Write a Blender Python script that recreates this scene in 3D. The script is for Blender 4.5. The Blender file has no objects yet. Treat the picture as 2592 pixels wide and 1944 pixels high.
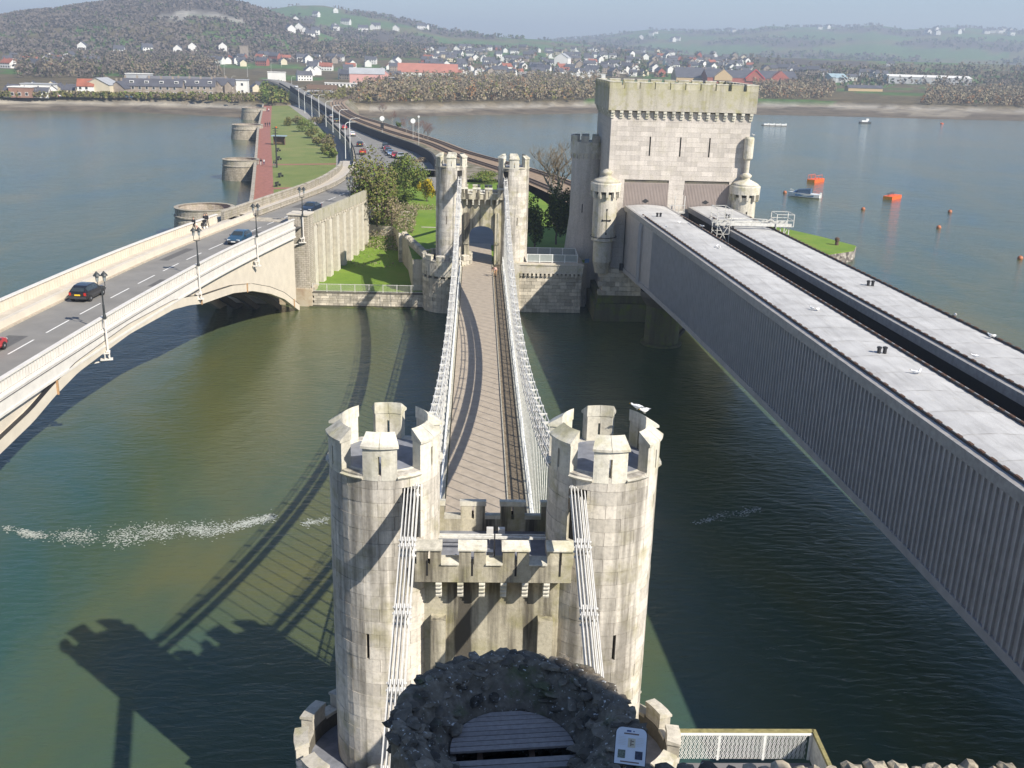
import bpy, bmesh, math, random
import numpy as np
from mathutils import Vector, Matrix, noise as mnoise
random.seed(7)
SC = bpy.context.scene
COL = SC.collection
R = math.radians
# ---------------------------------------------------------------- camera
PW, PH = 2592, 1944
F_PX, PITCH, YAW, ROLL = 2562.97, 0.3174, 0.0406, 0.0282
CAM = np.array([-0.8451, -34.8953, 33.3901])
ZD = 6.3                     # deck of the suspension bridge above the water (z = 0)
_cy, _sy, _cp, _sp = math.cos(YAW), math.sin(YAW), math.cos(PITCH), math.sin(PITCH)
_fw = np.array([_sy*_cp, _cy*_cp, -_sp]); _rt = np.array([_cy, -_sy, 0.0]); _up = np.cross(_rt, _fw)
_r2 = math.cos(ROLL)*_rt + math.sin(ROLL)*_up; _u2 = -math.sin(ROLL)*_rt + math.cos(ROLL)*_up
cam_d = bpy.data.cameras.new('camera'); cam = bpy.data.objects.new('camera', cam_d); COL.objects.link(cam)
M = Matrix.Identity(4)
for i in range(3):
    M[i][0] = _r2[i]; M[i][1] = _u2[i]; M[i][2] = -_fw[i]; M[i][3] = CAM[i]
cam.matrix_world = M
cam_d.sensor_width = 36; cam_d.lens = F_PX/PW*36; cam_d.clip_start = 0.5; cam_d.clip_end = 40000
SC.camera = cam
# ---------------------------------------------------------------- sky, sun, exposure
SUN = Vector((19.5, -18.6, 21.3)).normalized()
SUN_EL = math.asin(SUN.z); SUN_AZ = math.atan2(SUN.x, SUN.y)      # clockwise from +Y
w = bpy.data.worlds.new('World'); SC.world = w; w.use_nodes = True
nt = w.node_tree; sky = nt.nodes.new('ShaderNodeTexSky'); sky.sky_type = 'NISHITA'; sky.sun_disc = False
sky.sun_elevation = SUN_EL; sky.sun_rotation = SUN_AZ; sky.air_density = 1.0; sky.dust_density = 0.3; sky.ozone_density = 3.0; sky.altitude = 30
tint = nt.nodes.new('ShaderNodeMix'); tint.data_type = 'RGBA'; tint.blend_type = 'MULTIPLY'; tint.inputs[0].default_value = 1.0; tint.inputs[7].default_value = (0.925, 0.99, 1.13, 1); nt.links.new(sky.outputs[0], tint.inputs[6]); nt.links.new(tint.outputs[2], nt.nodes['Background'].inputs[0]); nt.nodes['Background'].inputs[1].default_value = 0.075
sd = bpy.data.lights.new('sun', 'SUN'); sd.energy = 5.0; sd.angle = R(0.53); sd.color = (1.0, 0.93, 0.82)
so = bpy.data.objects.new('sun', sd); COL.objects.link(so); so.rotation_euler = SUN.to_track_quat('Z', 'Y').to_euler(); so.location = (60, -60, 90)
vs = SC.view_settings; vs.view_transform = 'Standard'; vs.look = 'None'; vs.gamma = 1; vs.exposure = 0.62; vs.use_curve_mapping = False
# ---------------------------------------------------------------- photo pixel -> place
def ray(u, v): return _fw + _r2*(u-PW/2)/F_PX + _u2*(PH/2-v)/F_PX
def at_z(u, v, z): d = ray(u, v); return Vector(CAM + d*(z-CAM[2])/d[2])
def at_y(u, v, y): d = ray(u, v); return Vector(CAM + d*(y-CAM[1])/d[1])
def at_x(u, v, x): d = ray(u, v); return Vector(CAM + d*(x-CAM[0])/d[0])
def Zm(ox, oy, s): return lambda x, y: (ox+x/s, oy+y/s)
Z1, Z4, Z5, Z6, Z7 = Zm(760, 380, 2.765), Zm(400, 180, 2.765), Zm(1400, 180, 2.675), Zm(0, 450, 2.37), Zm(760, 950, 2.212)
Z2, Z8, Zc, ZB = Zm(1560, 450, 2.1434), Zm(0, 600, 4.148), Zm(680, 180, 4.424), Zm(1900, 280, 3.1966)
ZA, ZM, ZR = Zm(0, 0, 2.458), Zm(800, 0, 2.458), Zm(1692, 0, 2.458)
# ---------------------------------------------------------------- materials
MATS = {}
def node(nt, t, **kw):
    n = nt.nodes.new(t)
    for k, v in kw.items(): setattr(n, k, v)
    return n
def L(nt, a, b): nt.links.new(a, b)
def ramp(nt, fac, stops):
    r = node(nt, 'ShaderNodeValToRGB'); e = r.color_ramp.elements
    while len(e) < len(stops): e.new(0.5)
    for i, (p, c) in enumerate(stops):
        e[i].position = p; e[i].color = (*c, 1) if len(c) == 3 else c
    L(nt, fac, r.inputs[0]); return r.outputs[0]
def noise(nt, vec, scale, detail=5, rough=0.55, dist=0):
    n = node(nt, 'ShaderNodeTexNoise'); n.inputs['Scale'].default_value = scale; n.inputs['Detail'].default_value = detail
    n.inputs['Roughness'].default_value = rough; n.inputs['Distortion'].default_value = dist
    if vec is not None: L(nt, vec, n.inputs['Vector'])
    return n.outputs['Fac']
def mapping(nt, vec, scale=(1, 1, 1), rot=(0, 0, 0), loc=(0, 0, 0)):
    m = node(nt, 'ShaderNodeMapping'); m.inputs['Scale'].default_value = scale; m.inputs['Rotation'].default_value = rot; m.inputs['Location'].default_value = loc
    L(nt, vec, m.inputs['Vector']); return m.outputs[0]
def mix(nt, fac, a, b, mode='MIX'):
    m = node(nt, 'ShaderNodeMix', data_type='RGBA', blend_type=mode)
    for s, v in ((m.inputs[0], fac), (m.inputs[6], a), (m.inputs[7], b)):
        if isinstance(v, (int, float)): s.default_value = v
        elif isinstance(v, tuple): s.default_value = (*v, 1)
        else: L(nt, v, s)
    return m.outputs[2]
def math_(nt, op, a, b=0.0):
    m = node(nt, 'ShaderNodeMath', operation=op)
    for s, v in ((m.inputs[0], a), (m.inputs[1], b)):
        if isinstance(v, (int, float)): s.default_value = v
        else: L(nt, v, s)
    return m.outputs[0]
def base(name):
    m = bpy.data.materials.new(name); m.use_nodes = True; nt = m.node_tree; b = nt.nodes['Principled BSDF']
    MATS[name] = m; return m, nt, b
def pos(nt): return node(nt, 'ShaderNodeNewGeometry').outputs['Position']
def rnd(nt): return node(nt, 'ShaderNodeObjectInfo').outputs['Random']
def bump(nt, b, h, strength=0.3, dist=0.02):
    n = node(nt, 'ShaderNodeBump'); n.inputs['Strength'].default_value = strength; n.inputs['Distance'].default_value = dist
    L(nt, h, n.inputs['Height']); L(nt, n.outputs[0], b.inputs['Normal'])
def simple(name, col, rough=0.6, metal=0.0, var=0.18, scale=3.0, bumpy=0.0, bscale=30, objvar=0.0, spec=0.5, trans=0.0):
    m, nt, b = base(name); p = pos(nt)
    n = noise(nt, p, scale)
    lo = tuple(max(0, c*(1-var)) for c in col); hi = tuple(min(1, c*(1+var)) for c in col)
    c = ramp(nt, n, [(0.3, lo), (0.7, hi)])
    if objvar:
        f = math_(nt, 'ADD', math_(nt, 'MULTIPLY', rnd(nt), 2*objvar), 1-objvar)
        v = node(nt, 'ShaderNodeCombineColor'); [L(nt, f, v.inputs[i]) for i in range(3)]
        c = mix(nt, 1.0, c, v.outputs[0], 'MULTIPLY')
    L(nt, c, b.inputs['Base Color']); b.inputs['Roughness'].default_value = rough; b.inputs['Metallic'].default_value = metal
    b.inputs['Specular IOR Level'].default_value = spec
    if bumpy: bump(nt, b, noise(nt, p, bscale, 4), bumpy, 0.03)
    return m
def stone(name, pale, lich=(0.30, 0.28, 0.13), lich_amt=0.5, stain=0.5, objvar=0.16, joints=None, bstr=0.35, toplichen=None):
    """weathered limestone: pale base, lichen patches, dark vertical streaks, per-block tint"""
    m, nt, b = base(name); p = pos(nt)
    n1 = noise(nt, p, 0.9, 6, 0.6); n2 = noise(nt, p, 6.0, 6, 0.65)
    c = ramp(nt, n2, [(0.25, tuple(x*0.72 for x in pale)), (0.5, pale), (0.78, tuple(min(1, x*1.13) for x in pale))])
    f = math_(nt, 'ADD', math_(nt, 'MULTIPLY', rnd(nt), 2*objvar), 1-objvar)
    v = node(nt, 'ShaderNodeCombineColor'); [L(nt, f, v.inputs[i]) for i in range(3)]
    c = mix(nt, 1.0, c, v.outputs[0], 'MULTIPLY')
    lf = ramp(nt, n1, [(0.5, (0, 0, 0)), (0.68, (lich_amt,)*3)])
    c = mix(nt, lf, c, lich)
    if toplichen:
        sx = node(nt, 'ShaderNodeSeparateXYZ'); L(nt, p, sx.inputs[0])
        mr = node(nt, 'ShaderNodeMapRange'); mr.inputs[1].default_value = toplichen[0]; mr.inputs[2].default_value = toplichen[1]; L(nt, sx.outputs[2], mr.inputs[0])
        n4 = noise(nt, mapping(nt, p, (0.7, 0.7, 0.25)), 1.6, 5, 0.6)
        k = math_(nt, 'MULTIPLY', mr.outputs[0], ramp(nt, n4, [(0.3, (0.2,)*3), (0.62, (0.9,)*3)]))
        c = mix(nt, k, c, lich)
    st = noise(nt, mapping(nt, p, (1.3, 1.3, 0.09)), 1.0, 5, 0.62)
    sf = ramp(nt, st, [(0.47, (0, 0, 0)), (0.61, (stain,)*3)])
    c = mix(nt, sf, c, (0.07, 0.063, 0.052))
    gr = noise(nt, mapping(nt, p, (0.55, 0.55, 0.2), loc=(3, 7, 0)), 1.0, 6, 0.7)
    c = mix(nt, ramp(nt, gr, [(0.5, (0, 0, 0)), (0.75, (0.55*stain,)*3)]), c, (0.15, 0.13, 0.095))
    ed = noise(nt, p, 22.0, 3, 0.7); c = mix(nt, ramp(nt, ed, [(0.62, (0, 0, 0)), (0.74, (0.5,)*3)]), c, (0.16, 0.145, 0.12))
    if joints:
        br = node(nt, 'ShaderNodeTexBrick'); br.inputs['Scale'].default_value = 1; br.inputs['Brick Width'].default_value = joints[0]; br.inputs['Row Height'].default_value = joints[1]
        br.inputs['Mortar Size'].default_value = joints[2]; br.inputs['Color1'].default_value = (1, 1, 1, 1); br.inputs['Color2'].default_value = (0.8, 0.79, 0.77, 1); br.inputs['Mortar'].default_value = (0.42, 0.4, 0.37, 1)
        sx2 = node(nt, 'ShaderNodeSeparateXYZ'); L(nt, p, sx2.inputs[0]); cb = node(nt, 'ShaderNodeCombineXYZ')
        L(nt, math_(nt, 'ADD', sx2.outputs[0], sx2.outputs[1]), cb.inputs[0]); L(nt, sx2.outputs[2], cb.inputs[1]); L(nt, cb.outputs[0], br.inputs['Vector'])
        c = mix(nt, 1.0, c, br.outputs[0], 'MULTIPLY')
    L(nt, c, b.inputs['Base Color']); b.inputs['Roughness'].default_value = 0.9; b.inputs['Specular IOR Level'].default_value = 0.25
    bump(nt, b, noise(nt, p, 9.0, 7, 0.65), bstr, 0.05)
    return m
stone('tower_stone', (0.62, 0.575, 0.50), lich=(0.34, 0.31, 0.16), lich_amt=0.6, stain=0.62)
stone('tower_cap', (0.63, 0.60, 0.51), lich=(0.42, 0.39, 0.22), lich_amt=0.7, stain=0.3)
stone('gate_stone', (0.47, 0.43, 0.33), lich=(0.28, 0.26, 0.13), lich_amt=0.8, stain=0.95)
stone('tall_stone', (0.565, 0.515, 0.46), lich_amt=0.15, stain=0.14, objvar=0.15)
stone('tall_parapet', (0.54, 0.50, 0.43), lich=(0.34, 0.32, 0.13), lich_amt=0.7, stain=0.22, toplichen=(26.5, 31.5))
stone('turret_stone', (0.56, 0.52, 0.44), lich=(0.38, 0.35, 0.18), lich_amt=0.75, stain=0.2)
stone('quay_stone', (0.54, 0.49, 0.40), lich=(0.20, 0.18, 0.11), lich_amt=0.4, stain=0.28, objvar=0.3, bstr=0.7)
stone('abutment_stone', (0.53, 0.48, 0.40), lich_amt=0.3, stain=0.35, joints=(0.55, 0.26, 0.02), bstr=0.5)
stone('wall_stone', (0.50, 0.455, 0.38), lich_amt=0.4, stain=0.22, joints=(0.7, 0.3, 0.02), bstr=0.5)
stone('weedy_stone', (0.10, 0.105, 0.06), lich=(0.12, 0.16, 0.03), lich_amt=0.9, stain=0.5, bstr=0.8)
stone('joint_mortar', (0.13, 0.12, 0.10), lich_amt=0.2, stain=0.3)
stone('cob_stone', (0.42, 0.37, 0.29), lich=(0.14, 0.12, 0.08), lich_amt=0.5, stain=0.3, joints=(0.9, 0.4, 0.03), bstr=0.6)
simple('opening_shade', (0.02, 0.019, 0.018), 0.95, var=0.1)  # near-black colour standing in for shade inside slits and openings
simple('lead_roof', (0.20, 0.21, 0.24), 0.55, var=0.25, scale=2.5, bumpy=0.15)
simple('timber', (0.30, 0.23, 0.12), 0.8, var=0.3, scale=8)
simple('chain_paint', (0.60, 0.59, 0.56), 0.45, var=0.12, scale=5)
simple('chain_pale', (0.66, 0.65, 0.60), 0.6, var=0.2, scale=7)
simple('fence_paint', (0.78, 0.79, 0.76), 0.5, var=0.1, scale=3)
simple('wire_rope', (0.58, 0.57, 0.54), 0.5, var=0.2, scale=9)
simple('deck_surface', (0.37, 0.315, 0.25), 0.92, var=0.14, scale=1.6, bumpy=0.25, bscale=60)
simple('deck_edge', (0.20, 0.16, 0.11), 0.95, var=0.45, scale=6, bumpy=0.6, bscale=18)
simple('deck_girder', (0.42, 0.40, 0.33), 0.6, var=0.2)
simple('tube_side', (0.36, 0.342, 0.335), 0.5, var=0.12, scale=1.2, spec=0.4)
simple('tube_rib', (0.38, 0.375, 0.375), 0.5, var=0.1, scale=1.2, spec=0.4)
simple('tube_gap_shade', (0.012, 0.015, 0.02), 0.7, var=0.2)  # near-black puts the shade of the gap into the facing tube sides
simple('tube_panel', (0.33, 0.275, 0.245), 0.7, var=0.06, scale=1)
simple('iron_dark', (0.025, 0.025, 0.028), 0.55, var=0.2)
simple('rust_iron', (0.10, 0.055, 0.035), 0.8, var=0.4, scale=12)
simple('steel_paint', (0.55, 0.54, 0.50), 0.6, var=0.2, scale=5)
simple('glass_panel', (0.33, 0.36, 0.34), 0.15, var=0.08)
m, nt, b = base('rubble_mat'); p = pos(nt)
vo = node(nt, 'ShaderNodeTexVoronoi'); vo.inputs['Scale'].default_value = 1.6; L(nt, p, vo.inputs['Vector'])
c = ramp(nt, vo.outputs['Color'], [(0.2, (0.10, 0.085, 0.075)), (0.6, (0.24, 0.21, 0.18)), (0.9, (0.5, 0.46, 0.4))]); L(nt, c, b.inputs['Base Color']); b.inputs['Roughness'].default_value = 0.95; bump(nt, b, vo.outputs['Distance'], 0.8, 0.15)
simple('blue_paint', (0.10, 0.22, 0.42), 0.5)
simple('pilaster_stone', (0.56, 0.52, 0.43), 0.9, var=0.15, scale=2, bumpy=0.4, bscale=7)
stone('parapet_stone', (0.46, 0.43, 0.34), lich_amt=0.5, stain=0.2)
simple('rust_paint', (0.40, 0.24, 0.12), 0.8, var=0.3, scale=6)
simple('timber_brown', (0.13, 0.08, 0.05), 0.85, var=0.25, scale=4)
simple('roof_blue', (0.27, 0.36, 0.40), 0.6)
simple('orange_paint', (0.85, 0.13, 0.02), 0.5, var=0.08)
simple('wood_grey', (0.135, 0.112, 0.095), 0.95, var=0.25, scale=0.3, spec=0.05)
simple('mossy_timber', (0.26, 0.23, 0.10), 0.9, var=0.3, scale=5)
simple('amber_paint', (0.9, 0.33, 0.02), 0.5, var=0.05)
HAZE = 2.9e-4
# ---------------------------------------------------------------- mesh helpers
class MB:
    def __init__(s): s.v = []; s.f = []; s.m = []; s.mi = 0
    def add(s, vs, fs):
        o = len(s.v); s.v.extend([tuple(p) for p in vs]); s.f.extend([tuple(i+o for i in f) for f in fs]); s.m.extend([s.mi]*len(fs))
    def box(s, c, size, rz=0.0, M=None, taper=1.0):
        x, y, z = size[0]/2, size[1]/2, size[2]/2; cs, sn = math.cos(rz), math.sin(rz); vs = []
        for dz in (-z, z):
            t = taper if dz > 0 else 1
            for dx, dy in ((-x, -y), (x, -y), (x, y), (-x, y)):
                dx *= t; dy *= t
                vs.append((c[0]+dx*cs-dy*sn, c[1]+dx*sn+dy*cs, c[2]+dz))
        if M: vs = [tuple(M @ Vector(p)) for p in vs]
        s.add(vs, [(0, 3, 2, 1), (4, 5, 6, 7), (0, 1, 5, 4), (1, 2, 6, 5), (2, 3, 7, 6), (3, 0, 4, 7)])
    def bar(s, a, b, w, h=None, upv=(0, 0, 1)):
        a, b = Vector(a), Vector(b); h = h or w; d = (b-a).normalized(); u = Vector(upv)
        if abs(d.dot(u)) > 0.98: u = Vector((0, 1, 0))
        r = d.cross(u).normalized(); u = r.cross(d).normalized(); vs = []
        for p in (a, b):
            for i, j in ((-1, -1), (1, -1), (1, 1), (-1, 1)): vs.append(p + r*(i*w/2) + u*(j*h/2))
        s.add(vs, [(0, 3, 2, 1), (4, 5, 6, 7), (0, 1, 5, 4), (1, 2, 6, 5), (2, 3, 7, 6), (3, 0, 4, 7)])
    def tube(s, pts, rad, n=6, cap=True):
        pts = [Vector(p) for p in pts]; rad = rad if isinstance(rad, (list, tuple)) else [rad]*len(pts)
        o = len(s.v); prev = None
        for i, p in enumerate(pts):
            d = (pts[min(i+1, len(pts)-1)]-pts[max(i-1, 0)]).normalized()
            if prev is None: u = Vector((0, 0, 1)) if abs(d.z) < 0.9 else Vector((1, 0, 0))
            else: u = prev
            r = d.cross(u).normalized(); u = r.cross(d).normalized(); prev = u
            for k in range(n):
                a = 2*math.pi*k/n; s.v.append(tuple(p + r*(rad[i]*math.cos(a)) + u*(rad[i]*math.sin(a))))
        for i in range(len(pts)-1):
            for k in range(n):
                s.f.append((o+i*n+k, o+i*n+(k+1) % n, o+(i+1)*n+(k+1) % n, o+(i+1)*n+k)); s.m.append(s.mi)
        if cap:
            s.f.append(tuple(o+k for k in range(n))[::-1]); s.m.append(s.mi)
            s.f.append(tuple(o+(len(pts)-1)*n+k for k in range(n))); s.m.append(s.mi)
    def lathe(s, prof, c=(0, 0, 0), n=24, cap=True):
        o = len(s.v)
        for r, z in prof:
            for k in range(n):
                a = 2*math.pi*k/n; s.v.append((c[0]+r*math.cos(a), c[1]+r*math.sin(a), c[2]+z))
        for i in range(len(prof)-1):
            for k in range(n):
                s.f.append((o+i*n+k, o+i*n+(k+1) % n, o+(i+1)*n+(k+1) % n, o+(i+1)*n+k)); s.m.append(s.mi)
        if cap:
            s.f.append(tuple(o+k for k in range(n))[::-1]); s.m.append(s.mi)
            s.f.append(tuple(o+(len(prof)-1)*n+k for k in range(n))); s.m.append(s.mi)
    def arc(s, c, r0, r1, a0, a1, z0, z1, n=4, slope=0.0, rb=None):
        """ring segment; slope lifts the inner edge of the top; rb = outer radius at the bottom"""
        o = len(s.v); rb = rb or r1
        for i in range(n+1):
            a = a0+(a1-a0)*i/n; ca, sa = math.cos(a), math.sin(a)
            for r, z in ((r0, z0), (rb, z0), (r1, z1), (r0, z1+slope)): s.v.append((c[0]+r*ca, c[1]+r*sa, z))
        for i in range(n):
            p = o+4*i
            for k in range(4): s.f.append((p+k, p+(k+1) % 4, p+4+(k+1) % 4, p+4+k)[::-1]); s.m.append(s.mi)
        s.f.append((o, o+1, o+2, o+3)); s.m.append(s.mi); e = o+4*n; s.f.append((e+3, e+2, e+1, e)); s.m.append(s.mi)
    def prism(s, poly, z0, z1):
        n = len(poly); vs = [(p[0], p[1], z0 if not callable(z0) else z0(p)) for p in poly] + [(p[0], p[1], z1 if not callable(z1) else z1(p)) for p in poly]
        s.add(vs, [tuple(range(n))[::-1], tuple(range(n, 2*n))] + [(i, (i+1) % n, n+(i+1) % n, n+i) for i in range(n)])
    def strip(s, A, B):
        o = len(s.v); n = len(A); s.v.extend([tuple(p) for p in A]+[tuple(p) for p in B])
        for i in range(n-1): s.f.append((o+i, o+i+1, o+n+i+1, o+n+i)); s.m.append(s.mi)
    def build(s, name, mat, parent=None, smooth=False, **props):
        me = bpy.data.meshes.new(name); me.from_pydata(s.v, [], s.f)
        for mt in (mat if isinstance(mat, (list, tuple)) else [mat]): me.materials.append(MATS[mt] if isinstance(mt, str) else mt)
        if isinstance(mat, (list, tuple)): me.polygons.foreach_set('material_index', s.m)
        bm = bmesh.new(); bm.from_mesh(me); bmesh.ops.recalc_face_normals(bm, faces=bm.faces); bm.to_mesh(me); bm.free()
        if smooth: me.polygons.foreach_set('use_smooth', [True]*len(me.polygons))
        o = bpy.data.objects.new(name, me); COL.objects.link(o); o.parent = parent
        for k, v in props.items(): o[k] = v
        return o
def thing(name, label, cat, loc=(0, 0, 0), rz=0.0, group=None):
    o = bpy.data.objects.new(name, None); COL.objects.link(o); o.location = loc; o.rotation_euler = (0, 0, rz); o.empty_display_size = 0.3
    return tag(o, label, cat, group)
def tag(o, label, cat, group=None):
    o['label'] = label; o['category'] = cat
    if group: o['group'] = group
    return o
def inst(src, name, parent, loc=(0, 0, 0), rz=0.0, sc=(1, 1, 1), rot=None):
    """a further piece that shares the mesh of src"""
    o = bpy.data.objects.new(name, src.data if hasattr(src, 'data') else src); COL.objects.link(o); o.parent = parent
    o.location = loc; o.rotation_euler = rot or (0, 0, rz); o.scale = sc
    return o
def copy_tree(o, parent=None):
    c = o.copy(); COL.objects.link(c); c.parent = parent
    for ch in list(o.children): copy_tree(ch, c)
    return c
def dup(root, loc, rz, label=None, group=None, sc=None):
    c = copy_tree(root); c.location = loc; c.rotation_euler = (0, 0, rz)
    if label: c['label'] = label
    if group: c['group'] = group
    if sc: c.scale = sc
    return c
def mesh_only(mb, name, mat, smooth=False):
    o = mb.build(name, mat, None, smooth); me = o.data; bpy.data.objects.remove(o); return me
def interp(t, xs, ys): return float(np.interp(t, xs, ys))
def sstep(a, b, x):
    t = min(1, max(0, (x-a)/(b-a))); return t*t*(3-2*t)
def fbm(x, y, s, o=4):
    v = 0; a = 0.5
    for i in range(o): v += a*mnoise.noise((x*s, y*s, 3.7*i)); s *= 2; a *= 0.5
    return v

# ---------------------------------------------------------------- land sheet: shore, plain, hills
def hz(u): return 94 + (167-94)*u/2592
HL = [(-2500, 95), (-900, 78), (-300, 60), (0, 45), (70, 33), (152, 26), (234, 14), (328, 3), (387, -3), (492, -3), (550, 2), (610, 12), (656, 24), (700, 40), (760, 62), (840, 92), (960, 116), (1200, 122), (5000, 240)]
HM = [(-2500, 90), (300, 80), (500, 60), (600, 36), (690, 26), (750, 16), (820, 16), (890, 29), (972, 41), (1020, 50), (1055, 58), (1125, 76), (1172, 83), (1230, 90), (1289, 96), (1371, 101), (1430, 108), (1560, 122), (1800, 142), (5000, 240)]
HR = [(-2500, 80), (900, 114), (1200, 110), (1370, 104), (1424, 100), (1476, 97), (1523, 91), (1570, 84), (1600, 80), (1640, 76), (1692, 79), (1773, 81), (1887, 77), (1936, 67), (1997, 71), (2058, 70), (2140, 70), (2200, 65), (2241, 70), (2282, 77), (2343, 73), (2424, 71), (2506, 77), (2592, 80), (2900, 70), (3400, 85), (5000, 120)]
WL = [(-2500, 262), (0, 281), (285, 285), (610, 301), (700, 312), (900, 300), (1028, 297), (1207, 293), (1492, 291), (1916, 299), (2099, 303), (2384, 311), (2592, 315), (5000, 330)]
BT = [(-2500, 240), (0, 257), (447, 262), (700, 275), (922, 274), (1207, 270), (1492, 264), (1916, 262), (2200, 268), (2592, 279), (5000, 290)]
def pw(T, u): return float(np.interp(u, [p[0] for p in T], [p[1] for p in T]))
def slope(u, v): d = ray(u, v); return d[2]/math.hypot(d[0], d[1])
def hdir(u): d = ray(u, hz(u)); h = math.hypot(d[0], d[1]); return d[0]/h, d[1]/h
def col_data(u):
    dw = CAM[2]/-slope(u, pw(WL, u)); db = (CAM[2]-2.6)/-slope(u, pw(BT, u))
    return dw, max(db, dw+25), CAM[2]+slope(u, pw(HL, u))*2000, CAM[2]+slope(u, pw(HM, u))*3000, CAM[2]+slope(u, pw(HR, u))*5200
def land_z(u, r, cd=None):
    dw, db, zl, zm, zr = cd or col_data(u)
    if r <= db: return -1.2 + 3.8*max(0, (r-dw+12)/(db-dw+12))
    z = interp(r, [db, db+40, 900, 1100, 1300, 1600, 2000, 3000, 9000], [2.6, 3.6, 6, 9, 17, 26, 30, 34, 30])
    def hill(zt, D0, D1):
        t = sstep(D0, D1, r); back = 1-0.75*sstep(D1, D1*1.6, r); return 5+(zt-5)*(t**0.85)*back
    h = max(hill(zl, 1150, 2000) if zl > 20 else 0, hill(zm, 1500, 3000) if zm > 20 else 0, hill(zr, 2400, 5200))
    dx, dy = hdir(u); rr = fbm(dx*r, dy*r, 0.006, 3)
    mid = sstep(950, 1500, r)
    top = max(z, h)
    # keep the skyline: undulation fades out towards the crest
    fade = 1.0
    for zt, D in ((zl, 2000), (zm, 3000), (zr, 5200)): fade = min(fade, max(0.12, min(1, abs(r-D)/(0.25*D))))
    return top + rr*mid*9*fade
def hit(u, v):
    cd = col_data(u); s = slope(u, v); dx, dy = hdir(u); r = cd[0]-10
    while r < 8000:
        if CAM[2]+s*r <= land_z(u, r, cd): break
        r += max(3, r*0.004)
    return Vector((CAM[0]+dx*r, CAM[1]+dy*r, land_z(u, r, cd))), r
def land_cover(u, r, z, cd):
    x, y = hdir(u); x, y = x*r, y*r
    n = fbm(x, y, 0.012, 4); n2 = fbm(x+500, y, 0.05, 3)
    dw, db = cd[0], cd[1]
    if r < db-2:
        t = (r-dw)/max(1, db-dw)
        c = (0.15, 0.125, 0.095) if t < 0.62+0.5*n else (0.27, 0.235, 0.185)
        if t > 0.88+0.3*n2: c = (0.36, 0.33, 0.28)
        return tuple(q*(1+0.4*n2) for q in c)
    green = (0.085, 0.155, 0.042); scrub = (0.13, 0.105, 0.06); wood = (0.105, 0.088, 0.078)
    if r < 900:
        g = (2080 < u < 2360 and r < 800) or (1480 < u < 2080 and r < db+35)
        return green if g else tuple(q*(1+0.5*n2) for q in scrub)
    if r < 1600: c = scrub if n > -0.05 else green; return tuple(q*(1+0.4*n2) for q in c)
    if u < 800 and r < 2400:        # the wooded limestone hill and its bare quarried face
        zt = cd[2]
        q = ((u-500)/150)**2 + ((z-zt*0.47)/(zt*0.30))**2
        if q + 1.4*n < 0.95: return tuple(v*(1+0.9*n2) for v in (0.33, 0.31, 0.27))
        if n2 > 0.2 and n > 0.05: return (0.26, 0.25, 0.21)
        return tuple(v*(1+0.5*n2) for v in wood)
    # farmed hills: fields cut by woods
    cell = math.sin(x*0.011+3*n)+math.sin(y*0.009+2*n+x*0.004)
    if cell > 0.15: c = (0.095, 0.17, 0.06)
    elif cell > -0.45: c = (0.15, 0.15, 0.075)
    else: c = wood
    return tuple(v*(1+0.3*n2) for v in c)
us = list(np.arange(-2400, 4900.1, 90)) ; us = sorted(set([float(u) for u in us] + [float(u) for u in np.arange(-120, 2720, 16)]))
rs_n = 92
mb = MB(); cols = []; CDs = [col_data(u) for u in us]
for u, cd in zip(us, CDs):
    dx, dy = hdir(u); dw, db = cd[0], cd[1]
    rl = list(np.linspace(dw-14, db+4, 9)) + list(np.geomspace(db+16, 9000, rs_n-9))
    for r in rl:
        z = land_z(u, r, cd); mb.v.append((CAM[0]+dx*r, CAM[1]+dy*r, z)); cols.append((*land_cover(u, r, z, cd), 1))
for i in range(len(us)-1):
    for j in range(rs_n-1): mb.f.append((i*rs_n+j, (i+1)*rs_n+j, (i+1)*rs_n+j+1, i*rs_n+j+1)); mb.m.append(0)
m, nt, b = base('land_mat'); p = pos(nt)
at = node(nt, 'ShaderNodeAttribute', attribute_name='Col')
n = noise(nt, p, 0.09, 6, 0.7); n3 = noise(nt, p, 0.018, 5, 0.6)
c = mix(nt, 1.0, at.outputs['Color'], ramp(nt, n, [(0.3, (0.55, 0.55, 0.55)), (0.5, (0.95, 0.95, 0.95)), (0.72, (1.4, 1.38, 1.3))]), 'MULTIPLY')
L(nt, c, b.inputs['Base Color']); b.inputs['Roughness'].default_value = 0.95; b.inputs['Specular IOR Level'].default_value = 0.1
bump(nt, b, noise(nt, p, 0.12, 6, 0.7), 0.5, 4.0)
land = mb.build('land', 'land_mat', smooth=True, kind='structure')
ca = land.data.color_attributes.new('Col', 'FLOAT_COLOR', 'POINT'); ca.data.foreach_set('color', np.array(cols, 'f').ravel())

# ---------------------------------------------------------------- water
m, nt, b = base('water_mat'); p = pos(nt)
n1 = noise(nt, mapping(nt, p, (1, 0.45, 1), (0, 0, R(35))), 0.045, 4, 0.55, 0.6)
c = ramp(nt, n1, [(0.3, (0.030, 0.082, 0.083)), (0.48, (0.058, 0.088, 0.050)), (0.7, (0.110, 0.108, 0.036))])
L(nt, c, b.inputs['Base Color']); b.inputs['Roughness'].default_value = 0.07; b.inputs['IOR'].default_value = 1.333; b.inputs['Specular IOR Level'].default_value = 0.5
w1 = noise(nt, mapping(nt, p, (0.75, 1.9, 1)), 1.1, 5, 0.62, 0.5); w2 = noise(nt, mapping(nt, p, (1, 1, 1), (0, 0, R(20))), 0.16, 3, 0.5, 0.8)
h = math_(nt, 'ADD', math_(nt, 'MULTIPLY', w1, 0.42), math_(nt, 'MULTIPLY', w2, 0.9))
bump(nt, b, h, 0.5, 0.35)
mb = MB(); S = 9500
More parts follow.
